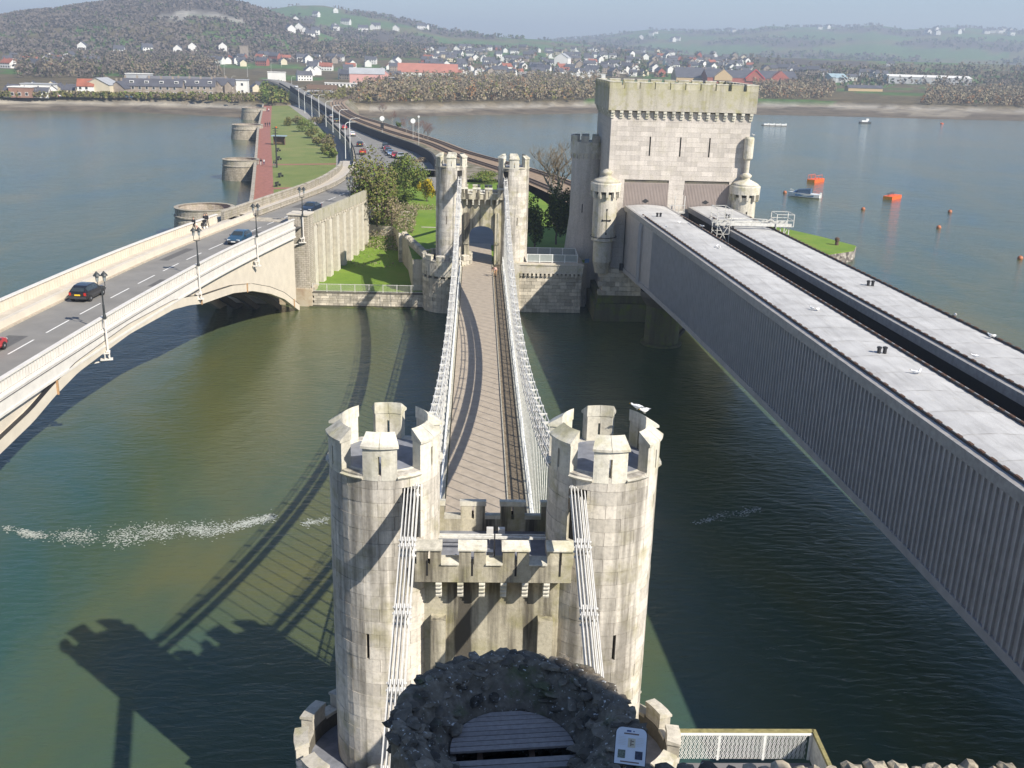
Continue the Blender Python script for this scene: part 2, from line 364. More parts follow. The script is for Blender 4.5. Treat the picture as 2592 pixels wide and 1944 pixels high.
mb.add([(-S, -400, 0), (S, -400, 0), (S, 9500, 0), (-S, 9500, 0)], [(0, 1, 2, 3)])
mb.build('water', 'water_mat', kind='structure')
# ================================================================ suspension bridge
TX, TR, ZC = 4.06, 2.05, 19.12          # tower offset, radius, level of the crenel sills
CX = 2.97                                # chain line
SPAN = 99.7
NB, CH = 11, 0.534                       # blocks to a course, course height
def clip_arc(a0, a1, holes):
    segs = [(a0, a1)]
    for h0, h1 in holes:
        out = []
        for s0, s1 in segs:
            if h1 <= s0 or h0 >= s1: out.append((s0, s1)); continue
            if h0 > s0: out.append((s0, h0))
            if h1 < s1: out.append((h1, s1))
        segs = out
    return [s for s in segs if s[1]-s[0] > 0.02]
gap = 0.007
da = 2*math.pi/NB
def block_mesh(a0, a1, h, r1, depth=0.16, n=4):
    mb = MB(); g = gap/r1; mb.arc((0, 0), r1-depth, r1-0.012, a0+g, a1-g, gap, h-gap, n)
    me = mesh_only(mb, 'stone', 'tower_stone'); return me
BLOCK = block_mesh(-da/2, da/2, CH, TR)
def merlon_mesh():
    mb = MB(); h = 0.30; d = 0.028; r0, r1 = 1.62, TR
    mb.arc((0, 0), r0, r1, -h, -d, 0.0, 1.22, 4); mb.arc((0, 0), r0, r1, d, h, 0.0, 1.22, 4)
    mb.arc((0, 0), r0+0.01, r1-0.004, -d, d, 0.92, 1.22, 1)
    return mesh_only(mb, 'merlon', 'tower_cap')
def coping_mesh():
    mb = MB(); h = 0.325
    for k in range(2):
        mb.arc((0, 0), 1.60, TR+0.09, -h+k*h+0.004, k*h-0.004, 1.222, 1.31, 3, slope=0.36)
    return mesh_only(mb, 'coping', 'tower_cap')
MERLON, COPING = merlon_mesh(), coping_mesh()
mb = MB(); mb.arc((0, 0), 1.62, TR+0.11, -0.222, 0.222, -0.20, -0.10, 3, slope=0.12, rb=TR+0.02); SILL = mesh_only(mb, 'sill', 'tower_cap')
def tower(parent, x, y, side):
    """one round tower; side = -1 / +1, slots for the chains face the roadway side"""
    c = Vector((x, y, 0)); mb = MB()
    mb.lathe([(TR-0.14, ZD-0.5), (TR-0.14, ZC-0.12)], n=32)
    core = mb.build('tower', 'joint_mortar', parent); core.location = c
    off = -side*(TX-CX)
    def ang(xo, front): return -math.acos(xo/TR) if front else math.acos(xo/TR)
    holes = []
    for front in (True, False):
        aa = sorted((ang(off-0.31, front), ang(off+0.31, front))); holes.append((aa[0], aa[1], ZC-2.45, ZC-0.5))
    so = side*0.55; sa = ang(so, True); holes.append((sa-0.028, sa+0.028, 11.75, 12.75))
    sa = ang(-side*0.2, False); holes.append((sa-0.028, sa+0.028, 11.75, 12.75))
    nC = int((ZC-ZD)/CH)
    for k in range(nC):
        z0 = ZD+k*CH; act = [(h[0], h[1]) for h in holes if h[2] < z0+CH-0.05 and h[3] > z0+0.05]
        for j in range(NB):
            a = (j+0.5*(k % 2))*da + 0.1
            a = (a+math.pi) % (2*math.pi)-math.pi
            a0, a1 = a-da/2, a+da/2
            hh = act + [(p[0]+2*math.pi, p[1]+2*math.pi) for p in act] + [(p[0]-2*math.pi, p[1]-2*math.pi) for p in act]
            segs = clip_arc(a0, a1, hh)
            if len(segs) == 1 and abs(segs[0][1]-segs[0][0]-da) < 1e-6:
                s = 1+random.uniform(-0.004, 0.004); o = inst(BLOCK, 'stone', core, (0, 0, z0), a, (s, s, 1))
            else:
                for s0, s1 in segs: inst(block_mesh(s0, s1, CH, TR), 'stone', core, (0, 0, z0))
    # near-black backing that paints the shade inside the slots
    for h in holes:
        mb = MB(); mb.arc((0, 0), TR-0.135, TR-0.13, h[0]-0.02, h[1]+0.02, h[2]-0.3, h[3]+0.3, 3); mb.build('slot', 'opening_shade', core)
    mb = MB(); mb.arc((0, 0), 1.2, TR-0.006, -math.pi, math.pi, ZD+nC*CH, ZC-0.20, 32); mb.build('top_course', 'tower_stone', core)
    mb = MB(); mb.lathe([(1.63, ZC-0.3), (1.63, ZC+0.01), (0.2, ZC+0.10)], n=28); rf = mb.build('roof', 'lead_roof', core)
    for k in range(6):
        a = -math.pi/2 + k*math.pi/3
        mo = inst(MERLON, 'merlon', core, (0, 0, ZC-0.2), a); inst(COPING, 'coping', core, (0, 0, ZC-0.2), a)
        inst(SILL, 'sill', core, (0, 0, ZC), a+math.pi/6)
    mb = MB(); mb.box((0.35*side, 0.85, ZC+0.15), (0.9, 0.35, 0.14), 0.2); mb.build('hatch', 'timber', core)
    return core
def gateway(y, label, near):
    g = thing('bridge_gateway', label, 'gateway', (0, y, 0))
    for s in (-1, 1): tower(g, s*TX, 0, s)
    # gate wall with a Tudor arch
    HW, ZS, ZT = 1.66, 10.2, 11.4
    mb = MB(); pts = [(-HW, ZD)] + [(-HW, ZS)]
    for i in range(1, 12):
        t = i/12; x = -HW+2*HW*t; e = abs(2*t-1); pts.append((x, ZS+(ZT-ZS)*(1-e**2.4)**0.5 if e < 1 else ZS))
    pts += [(HW, ZS), (HW, ZD)]
    for yy in (-1.35, 1.35):
        ap = pts[1:-1]; mb.strip([(p[0], yy, p[1]) for p in ap], [(p[0], yy, 15.0) for p in ap])
        for s in (-1, 1): mb.add([(s*2.6, yy, ZD), (s*HW, yy, ZD), (s*HW, yy, 15.0), (s*2.6, yy, 15.0)], [(0, 1, 2, 3)])
    mb.strip([(p[0], -1.35, p[1]) for p in pts], [(p[0], 1.35, p[1]) for p in pts])
    mb.build('gate_wall', 'gate_stone', g)
    for s in (-1, 1):                                   # piers beside the arch
        mb = MB(); mb.box((s*2.0, -1.6, (ZD+13.2)/2), (0.55, 0.5, 13.2-ZD)); mb.box((s*2.0, -1.65, 9.2), (0.72, 0.66, 0.22)); mb.build('pier', 'gate_stone', g)
    mb = MB(); mb.box((0, 0, 15.1), (5.0, 3.9, 0.16)); mb.build('walkway', 'lead_roof', g)
    for sy in (-1, 1):
        Y = sy*1.88; p = MB(); p.box((0, Y, 15.34), (5.7, 0.44, 0.72)); par = p.build('parapet', 'gate_stone', g)
        for x0, x1 in ((-2.78, -1.9), (-1.25, -0.28), (0.33, 1.29), (1.95, 2.9)):
            q = MB(); xm = (x0+x1)/2; d = 0.05
            q.box(((x0+xm-d)/2, Y, 15.985), (xm-d-x0, 0.43, 0.57)); q.box(((x1+xm+d)/2, Y, 15.985), (x1-xm-d, 0.43, 0.57)); q.build('merlon', 'gate_stone', par)
            q = MB(); oy = Y+sy*0.03
            q.add([(x0-0.04, Y-sy*0.24, 16.274), (x1+0.04, Y-sy*0.24, 16.274), (x1+0.04, Y+sy*0.3, 16.274), (x0-0.04, Y+sy*0.3, 16.274), (x0-0.04, Y-sy*0.24, 16.47), (x1+0.04, Y-sy*0.24, 16.47), (x1+0.04, Y+sy*0.3, 16.33), (x0-0.04, Y+sy*0.3, 16.33)],
                  [(0, 1, 2, 3), (4, 5, 6, 7), (0, 1, 5, 4), (1, 2, 6, 5), (2, 3, 7, 6), (3, 0, 4, 7)]); q.build('coping', 'tower_cap', par)
        for x0, x1 in ((-1.9, -1.25), (-0.28, 0.33), (1.29, 1.95)):
            q = MB(); q.add([(x0, Y-sy*0.22, 15.703), (x1, Y-sy*0.22, 15.703), (x1, Y+sy*0.3, 15.703), (x0, Y+sy*0.3, 15.703), (x0, Y-sy*0.22, 15.85), (x1, Y-sy*0.22, 15.85), (x1, Y+sy*0.3, 15.74), (x0, Y+sy*0.3, 15.74)],
                  [(0, 1, 2, 3), (4, 5, 6, 7), (0, 1, 5, 4), (1, 2, 6, 5), (2, 3, 7, 6), (3, 0, 4, 7)]); q.build('sill', 'tower_cap', par)
        for x in (-2.4, -0.77, 0.81, 2.42):
            q = MB(); q.box((x, Y+sy*0.222, 15.55), (0.075, 0.012, 0.62)); q.build('slit', 'opening_shade', par)
        for k in range(6):
            x = -1.98+k*0.79; q = MB()
            for j in range(4):
                dd = 0.75-0.07*j; q.tube([(x-0.11, sy*(1.34+dd-0.09), 14.88-0.19*j), (x+0.11, sy*(1.34+dd-0.09), 14.88-0.19*j)], 0.098, 8)
                q.box((x, sy*(1.34+dd/2-0.06), 14.88-0.19*j), (0.215, dd-0.1, 0.185))
            q.build('corbel', 'tower_cap', g)
    q = MB(); q.bar((-2.2, -0.3, 15.9), (2.0, -0.35, 15.9), 0.09); q.bar((-2.2, 0.1, 15.8), (2.0, 0.1, 15.8), 0.05); q.build('pipe', 'chain_pale', g)
    for x in (0.0, 0.45): q = MB(); q.box((x-0.1, 0.55, 15.75), (0.26, 0.2, 0.24)); q.box((x-0.1, 0.55, 15.4), (0.05, 0.05, 0.5)); q.build('floodlight', 'chain_paint', g)
    q = MB(); q.box((-0.12, -1.15, 15.6), (0.24, 0.2, 0.34)); q.build('control_box', 'chain_pale', g)
    q = MB(); q.bar((0.03, -1.7, 15.2), (0.03, -1.7, 16.75), 0.05); q.build('aerial', 'iron_dark', g)
    return g
near_gate = gateway(0.0, 'pale stone gateway with round battlemented towers above the dark rubble well', True)
far_gate = gateway(SPAN, 'pale stone gateway with twin round towers beside the lawn with iron railing', False)
# battlemented half-round bastions at the feet of the towers
def bastion(parent, x, y, rot, a0=-math.pi, a1=math.pi, r=3.35):
    mb = MB(); c = (x, y)
    mb.arc(c, r-0.5, r, a0, a1, 4.9, 6.95, 40); mb.arc(c, r-0.9, r-0.28, a0, a1, 0.0, 4.9, 40, rb=r-0.1)
    b = mb.build('bastion', 'joint_mortar', parent)
    mb = MB(); mb.lathe([(r-0.4, ZD-0.4), (r-0.4, ZD-0.02)], (x, y, 0), 32); mb.build('bastion_floor', 'lead_roof', b)
    n = 11; st = (a1-a0)/n
    for k in range(n):
        m0 = a0+st*k; q = MB(); q.arc(c, r-0.47, r+0.02, m0+st*0.02, m0+st*0.60, 6.952, 7.5, 3, slope=0.03); q.build('merlon', 'turret_stone', b)
        q = MB(); q.arc(c, r-0.5, r+0.06, m0-st*0.01, m0+st*0.63, 7.502, 7.6, 3, slope=0.1); q.build('coping', 'turret_stone', b)
        q = MB(); q.arc(c, r-0.52, r+0.06, m0+st*0.62, m0+st, 6.90, 6.97, 2, slope=0.08); q.build('sill', 'turret_stone', b)
    # facing stones
    for kz in range(4):
        nn = 18
        for j in range(nn):
            p0 = a0+(a1-a0)*(j+0.5*(kz % 2))/nn; p1 = p0+(a1-a0)/nn
            q = MB(); q.arc(c, r-0.1, r+0.012+random.uniform(-0.01, 0.012), p0+0.004, p1-0.004, 4.95+kz*0.49, 4.95+kz*0.49+0.475, 2); q.build('stone', 'turret_stone', b)
    for j in range(22):
        a = a0+(a1-a0)*(j+0.5)/22; q = MB(); q.box((x+(r-0.12)*math.cos(a), y+(r-0.12)*math.sin(a), 4.72), (0.3, 0.3, 0.42), a); q.build('corbel', 'quay_stone', b)
    for kz in range(9):
        for j in range(16):
            p0 = a0+(a1-a0)*(j+0.5*(kz % 2))/16; p1 = p0+(a1-a0)/16
            q = MB(); q.arc(c, r-0.3, r-0.05+random.uniform(-0.04, 0.03)-0.02*0, p0+0.006, p1-0.006, 0.02+kz*0.51, 0.02+kz*0.51+0.495, 2); q.build('stone', 'quay_stone', b)
    return b
for s in (-1, 1): bastion(near_gate, s*4.3, -0.7, 0)
bastion(far_gate, -4.55, -0.2, 0)

# ---- deck, fences, chains, hangers: one thing
sb = thing('suspension_bridge', 'narrow chain suspension bridge with white chains and brown deck between two gateways', 'bridge', (0, 0, ZD))
def rel(v): return (v[0], v[1], v[2]-ZD)
y0, y1 = -3.0, SPAN+14
mb = MB(); mb.box(((-2.44+1.5)/2, (y0+y1)/2, -0.10), (3.94, y1-y0, 0.2)); mb.build('deck', 'deck_surface', sb)
mb = MB(); mb.box((2.06, (1.4+SPAN-1.4)/2, -0.14), (1.11, SPAN-2.8, 0.2)); mb.build('side_walkway', 'deck_edge', sb)  # walkway strip, darker and more mottled than the deck
mb = MB(); mb.box((1.47, SPAN/2, 0.02), (0.07, SPAN-3.6, 0.16)); mb.build('kerb', 'deck_girder', sb)
for s, xg in ((-1, -2.62), (1, 2.72)):
    mb = MB(); mb.box((xg, SPAN/2, -0.35), (0.2, SPAN-3.2, 0.9)); mb.build('edge_girder', 'deck_girder', sb)
    # close white railing: rails, posts and thin bars
    xr = xg+s*0.12; mb = MB()
    for z in (0.14, 1.12): mb.box((xr, SPAN/2, z), (0.09, SPAN-3.6, 0.07))
    mb.box((xr, SPAN/2, 0.62), (0.04, SPAN-3.6, 0.05))
    rail = mb.build('railing', 'fence_paint', sb)
    mb = MB(); nb = int((SPAN-3.8)/0.16)
    for k in range(nb): mb.box((xr, 1.9+k*0.16, 0.6), (0.022, 0.035, 1.0))
    mb.build('railing_bars', 'fence_paint', rail, kind='stuff')
    for k in range(48):
        q = MB(); q.box((xr, 2.2+k*2.03, 0.62), (0.10, 0.10, 1.16)); q.build('post', 'fence_paint', rail)
mb = MB()
for k in range(52): mb.box((0, 2+k*1.9, -0.55), (5.3, 0.16, 0.5))
mb.build('cross_beams', 'deck_girder', sb, kind='stuff')
ZCH, SAG = ZC-0.95-ZD, 7.55
def chain_z(y): t = 2*y/SPAN-1; return ZCH-SAG*(1-t*t)
NL = 36
def link_mesh(length):
    mb = MB()
    for i in range(5):
        x = -0.24+0.12*i; mb.box((x, length/2, 0), (0.034, length-0.1, 0.12))
    return mesh_only(mb, 'link', 'chain_paint')
def coupling_mesh():
    mb = MB()
    for i in range(4): mb.box((-0.18+0.12*i, 0, 0), (0.045, 0.42, 0.17))
    mb.tube([(-0.30, 0.12, 0), (0.30, 0.12, 0)], 0.04, 8); mb.tube([(-0.30, -0.12, 0), (0.30, -0.12, 0)], 0.04, 8)
    return mesh_only(mb, 'coupling', 'chain_paint')
CPL = coupling_mesh(); LM = {}
def lay(parent, a, b):
    a, b = Vector(a), Vector(b); d = b-a; ln = round(d.length, 2)
    if ln not in LM: LM[ln] = link_mesh(ln)
    rx = math.atan2(d.z, math.hypot(d.x, d.y)); rz = math.atan2(-d.x, d.y)
    inst(LM[ln], 'link', parent, a, rot=(rx, 0, rz)); inst(CPL, 'coupling', parent, a, rot=(rx, 0, rz))
for s in (-1, 1):
    e = bpy.data.objects.new('chain', None); COL.objects.link(e); e.parent = sb
    x = s*CX
    for dz in (0.0, -0.74):
        sh = 0.0 if dz == 0 else SPAN/NL/2
        ys = [0.0]+[sh+i*SPAN/NL for i in range(0 if sh else 1, NL)]+[SPAN]
        for a, b in zip(ys[:-1], ys[1:]): lay(e, (x, a, chain_z(a)+dz), (x, b, chain_z(b)+dz))
        # back stays to the anchorages
        for sy, y00, yend in ((-1, 0.0, -27.0), (1, SPAN, SPAN+24)):
            n = 10; bz = 0.5*dz; zs = ZC-0.5-ZD; prev = Vector((x, y00+sy*1.5, zs+bz))
            for i in range(1, n+1):
                t = i/n; ay = 1.5+(abs(yend-y00)-1.5)*t; nx = Vector((x, y00+sy*ay, zs+bz-0.425*(ay-1.5)+0.0012*(ay-1.5)**2)); lay(e, prev, nx); prev = nx
    # wire ropes carried above the chains, clamped together
    for dx in (-0.16, 0.16):
        mb = MB(); mb.tube([(x+dx, SPAN*i/60, chain_z(SPAN*i/60)+0.85*(1-abs(2*i/60-1)**6)) for i in range(61)], 0.035, 6); mb.build('wire_rope', 'wire_rope', e)
    q = MB(); q.box((0, 0, 0), (0.46, 0.1, 0.12)); CL = mesh_only(q, 'clamp', 'chain_pale')
    q = MB(); q.bar((-0.16, 0, 0), (-0.16, 0, 1), 0.03); q.bar((0.16, 0, 0), (0.16, 0, 1), 0.03); ST = mesh_only(q, 'strut', 'chain_pale')
    for i in range(1, NL):
        yy = i*SPAN/NL; zz = chain_z(yy)+0.85*(1-abs(2*yy/SPAN-1)**6); inst(CL, 'clamp', e, (x, yy, zz)); inst(ST, 'strut', e, (x, yy, chain_z(yy)), sc=(1, 1, max(0.05, zz-chain_z(yy))))
    q = MB(); q.tube([(0, 0, 0), (0, 0, 1)], 0.034, 6); HG = mesh_only(q, 'hanger', 'chain_pale')
    for i in range(2*NL-1):
        yy = (i+1)*SPAN/NL/2; zz = chain_z(yy)-(0.74 if i % 2 == 0 else 0)
        if yy < 2.2 or yy > SPAN-2.2: continue
        inst(HG, 'hanger', sb, (s*CX, yy, -0.35), sc=(1, 1, zz+0.35))
        q = None
    mb = MB(); mb.box((s*2.9, SPAN/2, -0.33), (0.34, SPAN-4, 0.16)); mb.build('side_beam', 'deck_girder', sb)
# ================================================================ tubular railway bridge
TUBE_AT = {0.0: (21.44, 48.78, 1.235), 8.5: (29.63, 48.78, 1.235)}; FIT = 0.963      # where the tubes stand and the final size of the modelled pieces
TS = -0.0683                                  # dx/dy of the tubes
def tube_x(y, off=0.0): return 25.85+TS*y+off
ZTOP = 14.3
def zbot(y): t = (y-52)/47.0; return 6.42-0.75*min(1.6, t*t)
Y0, Y1 = -40.0, 99.7
m, nt, b = base('tube_roof'); p = pos(nt)
n1 = noise(nt, p, 0.5, 5); n2 = noise(nt, p, 7, 4, 0.7); n3 = noise(nt, p, 2.6, 2, 0.5)
c = ramp(nt, n1, [(0.3, (0.42, 0.415, 0.405)), (0.7, (0.56, 0.555, 0.54))]); c = mix(nt, ramp(nt, n2, [(0.64, (0, 0, 0)), (0.72, (0.8, 0.8, 0.8))]), c, (0.8, 0.8, 0.78))
c = mix(nt, ramp(nt, n3, [(0.66, (0, 0, 0)), (0.76, (0.5, 0.5, 0.5))]), c, (0.50, 0.47, 0.40))
n5 = noise(nt, mapping(nt, p, (3.0, 0.25, 1)), 0.8, 5, 0.7); c = mix(nt, ramp(nt, n5, [(0.5, (0, 0, 0)), (0.75, (0.55,)*3)]), c, (0.25, 0.24, 0.22))
L(nt, c, b.inputs['Base Color']); b.inputs['Roughness'].default_value = 0.75; bump(nt, b, n2, 0.25, 0.03)
simple('tube_flange', (0.30, 0.29, 0.28), 0.6, var=0.2, scale=2.5)
simple('roof_seam', (0.40, 0.39, 0.37), 0.8, var=0.3, scale=2)
def tube_bridge(off, w, label, ribs):
    g = thing('railway_tube', label, 'railway bridge', TUBE_AT[off]); g.scale = (FIT, FIT, FIT); o = Vector((tube_x(52, off), 52, 0))
    ys = list(np.linspace(Y0, Y1, 71))
    def P(y, x, z): return (tube_x(y, off+x)-o.x, y-o.y, z)
    mb = MB(); mb.strip([P(y, 0.05, zbot(y)) for y in ys], [P(y, 0.05, ZTOP-0.1) for y in ys]); s = mb.build('side_plate', 'tube_side' if off == 0 else 'tube_gap_shade', g)
    mb = MB(); mb.strip([P(y, w-0.05, zbot(y)) for y in ys], [P(y, w-0.05, ZTOP-0.1) for y in ys]); s2 = mb.build('side_plate', 'tube_gap_shade' if off == 0 else 'tube_side', g)
    mb = MB(); mb.strip([P(y, 0.0, zbot(y)) for y in ys], [P(y, w, zbot(y)) for y in ys]); mb.build('floor_plate', 'tube_side', g)
    # roof: gently cambered sheet
    mb = MB(); prev = None
    for x in (0.12, w*0.25, w*0.5, w*0.75, w-0.12):
        row = [P(y, x, ZTOP+0.22*(1-(2*x/w-1)**2)) for y in ys]
        if prev: mb.strip(prev, row)
        prev = row
    mb.build('roof', 'tube_roof', g, smooth=True)
    for x0, x1, dz0, dz1, nm, mt in ((-0.16, 0.14, -0.62, 0.05, 'top_flange', 'tube_flange'), (-0.12, 0.10, 0, 0.55, 'bottom_flange', 'tube_side'), (w-0.14, w+0.16, -0.62, 0.05, 'top_flange', 'tube_flange')):
        mb = MB()
        zf = (lambda y, d: ZTOP+d) if 'top' in nm else (lambda y, d: zbot(y)-0.05+d)
        A = [P(y, x0, zf(y, dz0)) for y in ys]; B = [P(y, x0, zf(y, dz1)) for y in ys]; Cc = [P(y, x1, zf(y, dz1)) for y in ys]; D = [P(y, x1, zf(y, dz0)) for y in ys]
        for p, q in ((A, B), (B, Cc), (Cc, D), (D, A)): mb.strip(p, q)
        mb.build(nm, mt, g)
    q = MB()
    for k in range(5):
        xa, xb = 0.14+(w-0.28)*k/5, 0.14+(w-0.28)*(k+1)/5
        za, zb = [ZTOP+0.008+0.22*(1-(2*x_/w-1)**2) for x_ in (xa, xb)]
        q.add([(xa, -0.03, za), (xb, -0.03, zb), (xb, 0.03, zb), (xa, 0.03, za)], [(0, 1, 2, 3)])
    SEAM = mesh_only(q, 'roof_seam', 'roof_seam')
    for k in range(36):
        yy = Y0+4+k*3.66; pp_ = P(yy, 0, 0); inst(SEAM, 'roof_seam', g, (pp_[0], pp_[1], 0))
    ye = 91.0
    for x in (0.32, w-0.3):                 # gutter angle along both roof edges
        mb = MB(); A = [y for y in ys if y <= ye]
        mb.strip([P(y, x, ZTOP+0.06) for y in A], [P(y, x, ZTOP+0.20) for y in A]); mb.strip([P(y, x, ZTOP+0.20) for y in A], [P(y, x+0.10, ZTOP+0.20) for y in A]); mb.strip([P(y, x+0.10, ZTOP+0.20) for y in A], [P(y, x+0.10, ZTOP+0.06) for y in A])
        gt = mb.build('gutter', 'iron_dark', g)
        q = MB()
        for k in range(int((ye-Y0)/1.1)): y = Y0+1+k*1.1; p = P(y, x+0.05, ZTOP+0.2); q.box((p[0], p[1], p[2]), (0.16, 0.5, 0.09), 0.07)
        q.build('gutter_brackets', 'rust_iron', gt, kind='stuff')
    if ribs:
        q = MB(); q.box((0, 0, 0.5), (0.16, 0.13, 1.0)); RB = mesh_only(q, 'rib', 'tube_rib')
        k = 0; y = 83.5
        while y > -20 and k < 290:
            zb = zbot(y)+0.5; p = P(y, -0.02, zb); inst(RB, 'rib', g, p, 0.068, (1, 1, ZTOP-0.62-zb)); y -= 0.555; k += 1
        for k in range(5):                    # pipes round the end frame
            y = 90.2-0.32*k; q = MB(); pts = [P(y, -0.16, zbot(y)+0.2), P(y, -0.2, ZTOP-1.2), P(y, -0.1, ZTOP-0.75), P(y, 0.1, ZTOP-0.6)]; q.tube(pts, 0.065, 6); q.build('pipe', 'tube_rib', g)
        q = MB(); y = 98.6; a, b_ = P(y, -0.1, zbot(y)), P(y, -0.1, ZTOP); q.bar(a, b_, 0.1); q.box((a[0]-0.2, a[1], a[2]+0.6), (0.5, 0.5, 0.9)); q.build('downpipe', 'iron_dark', g)
    for yy, xx in [(89.5, 2.0), (30.5 if off == 0 else 52.0, 3.2 if off == 0 else 3.4), (85.0, 3.0)][:2 if off == 0 else 3]:
        q = MB()
        for dx in (-0.2, 0.2):
            p = P(yy, xx+dx, ZTOP+0.2); q.lathe([(0.13, 0), (0.13, 0.34), (0.17, 0.36), (0.17, 0.46), (0.05, 0.5)], p, 10)
        q.build('roof_vent', 'iron_dark', g)
    return g
tube_bridge(0.0, 5.4, 'long grey ribbed railway tube with its ribbed side showing, nearer the chain bridge', True)
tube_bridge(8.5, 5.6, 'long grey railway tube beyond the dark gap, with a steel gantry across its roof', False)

# round cutwater pier under the tubes
pr = thing('tube_pier', 'dark round stone pier standing in the water under the railway tube', 'pier', (22.0, 83.5, 0))
mb = MB(); mb.lathe([(2.5, -1.5), (2.5, 0.25), (2.1, 0.3), (2.05, 4.8)], n=28); mb.build('shaft', 'pier_stone' if 'pier_stone' in MATS else 'weedy_stone', pr)
mb = MB(); mb.lathe([(2.1, 4.8), (2.5, 5.3), (2.9, 6.0), (2.9, 6.6)], n=28); mb.build('capital', 'joint_mortar', pr)
mb = MB(); mb.bar((2.0, 1.2, 0.2), (5.6, 4.2, 3.4), 0.35); mb.build('brace', 'iron_dark', pr)

# ---------------------------------------------------------------- the great portal tower
X0, X1, YF, YB = 16.55, 34.85, 100.0, 115.5
pt = thing('railway_tower', 'massive square limestone railway tower with corbelled battlements over the tube mouths', 'tower', (24.72, 102.42, 1.235)); pt.scale = (FIT, FIT, FIT); O = Vector((25.7, 107.7, 0))
def rbox(mb, x0, x1, ya, yb, z0, z1): mb.box(((x0+x1)/2-O.x, (ya+yb)/2-O.y, (z0+z1)/2), (x1-x0, yb-ya, z1-z0))
mb = MB(); rbox(mb, X0+0.15, X1-0.15, YF+0.15, YB-0.15, -2.5, 28.2); body = mb.build('body', 'joint_mortar', pt)
# openings of the tubes, closed by ribbed brown sheeting with a lozenge vent
OPN = [(18.75, 24.65), (26.75, 32.7)]
# facing blocks, front: courses above the springing
SL = [(21.8, 20.9, 23.05), (25.8, 20.9, 23.05), (29.65, 20.9, 23.05)]
def face_block(x0, x1, z0, z1):
    mb = MB(); rbox(mb, x0+0.006, x1-0.006, YF+random.uniform(-0.012, 0.012), YF+0.3, z0+0.006, z1-0.006); mb.build('stone', 'tall_stone', body)
z = 14.0; row = 0
while z < 26.4:
    h = 0.62; edges = [X0]; x = X0 + (0.75 if row % 2 else 1.45)
    while x < X1-0.7: edges.append(x); x += random.choice((1.3, 1.5, 1.7))
    edges.append(X1)
    for a, b_ in zip(edges[:-1], edges[1:]):
        segs = [(a, b_)]
        cut = [(sx-0.09, sx+0.09) for sx, za, zb in SL if za < z+h-0.05 and zb > z+0.05] + ([(oa, ob) for oa, ob in OPN] if z < 17.2 else [])
        for ca_, cb_ in cut:
            out = []
            for s0, s1 in segs:
                if cb_ <= s0 or ca_ >= s1: out.append((s0, s1)); continue
                if ca_ > s0: out.append((s0, ca_))
                if cb_ < s1: out.append((cb_, s1))
            segs = out
        for s0, s1 in segs:
            if s1-s0 > 0.06: face_block(s0, s1, z, z+h)
    z += h; row += 1
for sx, za, zb in SL:
    mb = MB(); rbox(mb, sx-0.2, sx+0.2, YF+0.13, YF+0.16, za-0.2, zb+0.2); mb.build('slit', 'opening_shade', body)
# left flank and lower front: blocks too small to pick apart
mb = MB(); z = 1.2; row = 0
while z < 26.4:
    y = YF+0.02; h = 0.62
    while y < YB-0.3:
        ln = min(random.choice((1.2, 1.5, 1.8)), YB-y); rbox(mb, X0+random.uniform(-0.012, 0.012), X0+0.3, y+0.008, y+ln-0.008, z+0.008, z+h-0.008); y += ln
    y = YF
    x = X0+0.32
    if z < 13.6:
        while x < X1-0.2:
            ln = min(random.choice((1.2, 1.5, 1.8)), X1-x); rbox(mb, x+0.008, x+ln-0.008, YF+0.01+random.uniform(-0.012, 0.012), YF+0.3, z+0.008, z+h-0.008); x += ln
    y = YF+0.32
    while y < YB-0.3:
        ln = min(random.choice((1.2, 1.5, 1.8)), YB-y); rbox(mb, X1-0.3, X1+random.uniform(-0.012, 0.012), y+0.008, y+ln-0.008, z+0.008, z+h-0.008); y += ln
    z += h
mb.build('flank_stones', 'tall_stone', body, kind='stuff')
for oa, ob in OPN:
    mb = MB(); rbox(mb, oa, ob, YF+0.02, YF+0.1, 13.9, 17.35); pn = mb.build('sheeting', 'tube_panel', pt)
    q = MB()
    for k in range(30): xx = oa+(k+0.5)*(ob-oa)/30; rbox(q, xx-0.05, xx+0.05, YF-0.03, YF+0.02, 14.0, 17.3)
    q.build('sheeting_ribs', 'tube_panel', pn, kind='stuff')
    xm = (oa+ob)/2; q = MB(); yy = YF-0.06-O.y
    pts = [(-0.48, 0), (-0.3, -0.12), (0, -0.26), (0.3, -0.12), (0.48, 0), (0.28, 0.12), (0, 0.3), (-0.28, 0.12)]
    q.add([(xm-O.x+a, yy, 14.95+c) for a, c in pts]+[(xm-O.x+a, yy+0.05, 14.95+c) for a, c in pts], [tuple(range(8)), tuple(range(8, 16))]+[(i, (i+1) % 8, 8+(i+1) % 8, 8+i) for i in range(8)])
    q.build('vent', 'iron_dark', pn)
# corbel table and battlements all round
PX0, PX1, PYF, PYB = X0-0.5, X1+0.42, YF-0.55, YB+0.5
mb = MB(); rbox(mb, PX0, PX1, PYF, PYF+0.8, 26.55, 29.25); rbox(mb, PX0+0.003, PX0+0.8, PYF+0.8, PYB, 26.55, 29.247); rbox(mb, PX1-0.8, PX1-0.003, PYF+0.8, PYB, 26.55, 29.247); rbox(mb, PX0+0.8, PX1-0.8, PYB-0.8, PYB-0.004, 26.55, 29.244)
par = mb.build('parapet', 'tall_parapet', pt)
mb = MB(); rbox(mb, PX0+0.8, PX1-0.8, PYF+0.8, PYB-0.8, 28.2, 28.5); mb.build('roof', 'lead_roof', pt)
def merl(x0, x1, ya, yb):
    q = MB(); rbox(q, x0, x1, ya, yb, 29.252, 30.0); q.build('merlon', 'tall_parapet', par)
    q = MB(); rbox(q, x0-0.04, x1+0.04, ya-0.04, yb+0.04, 30.003, 30.1); q.build('coping', 'tower_cap', par)
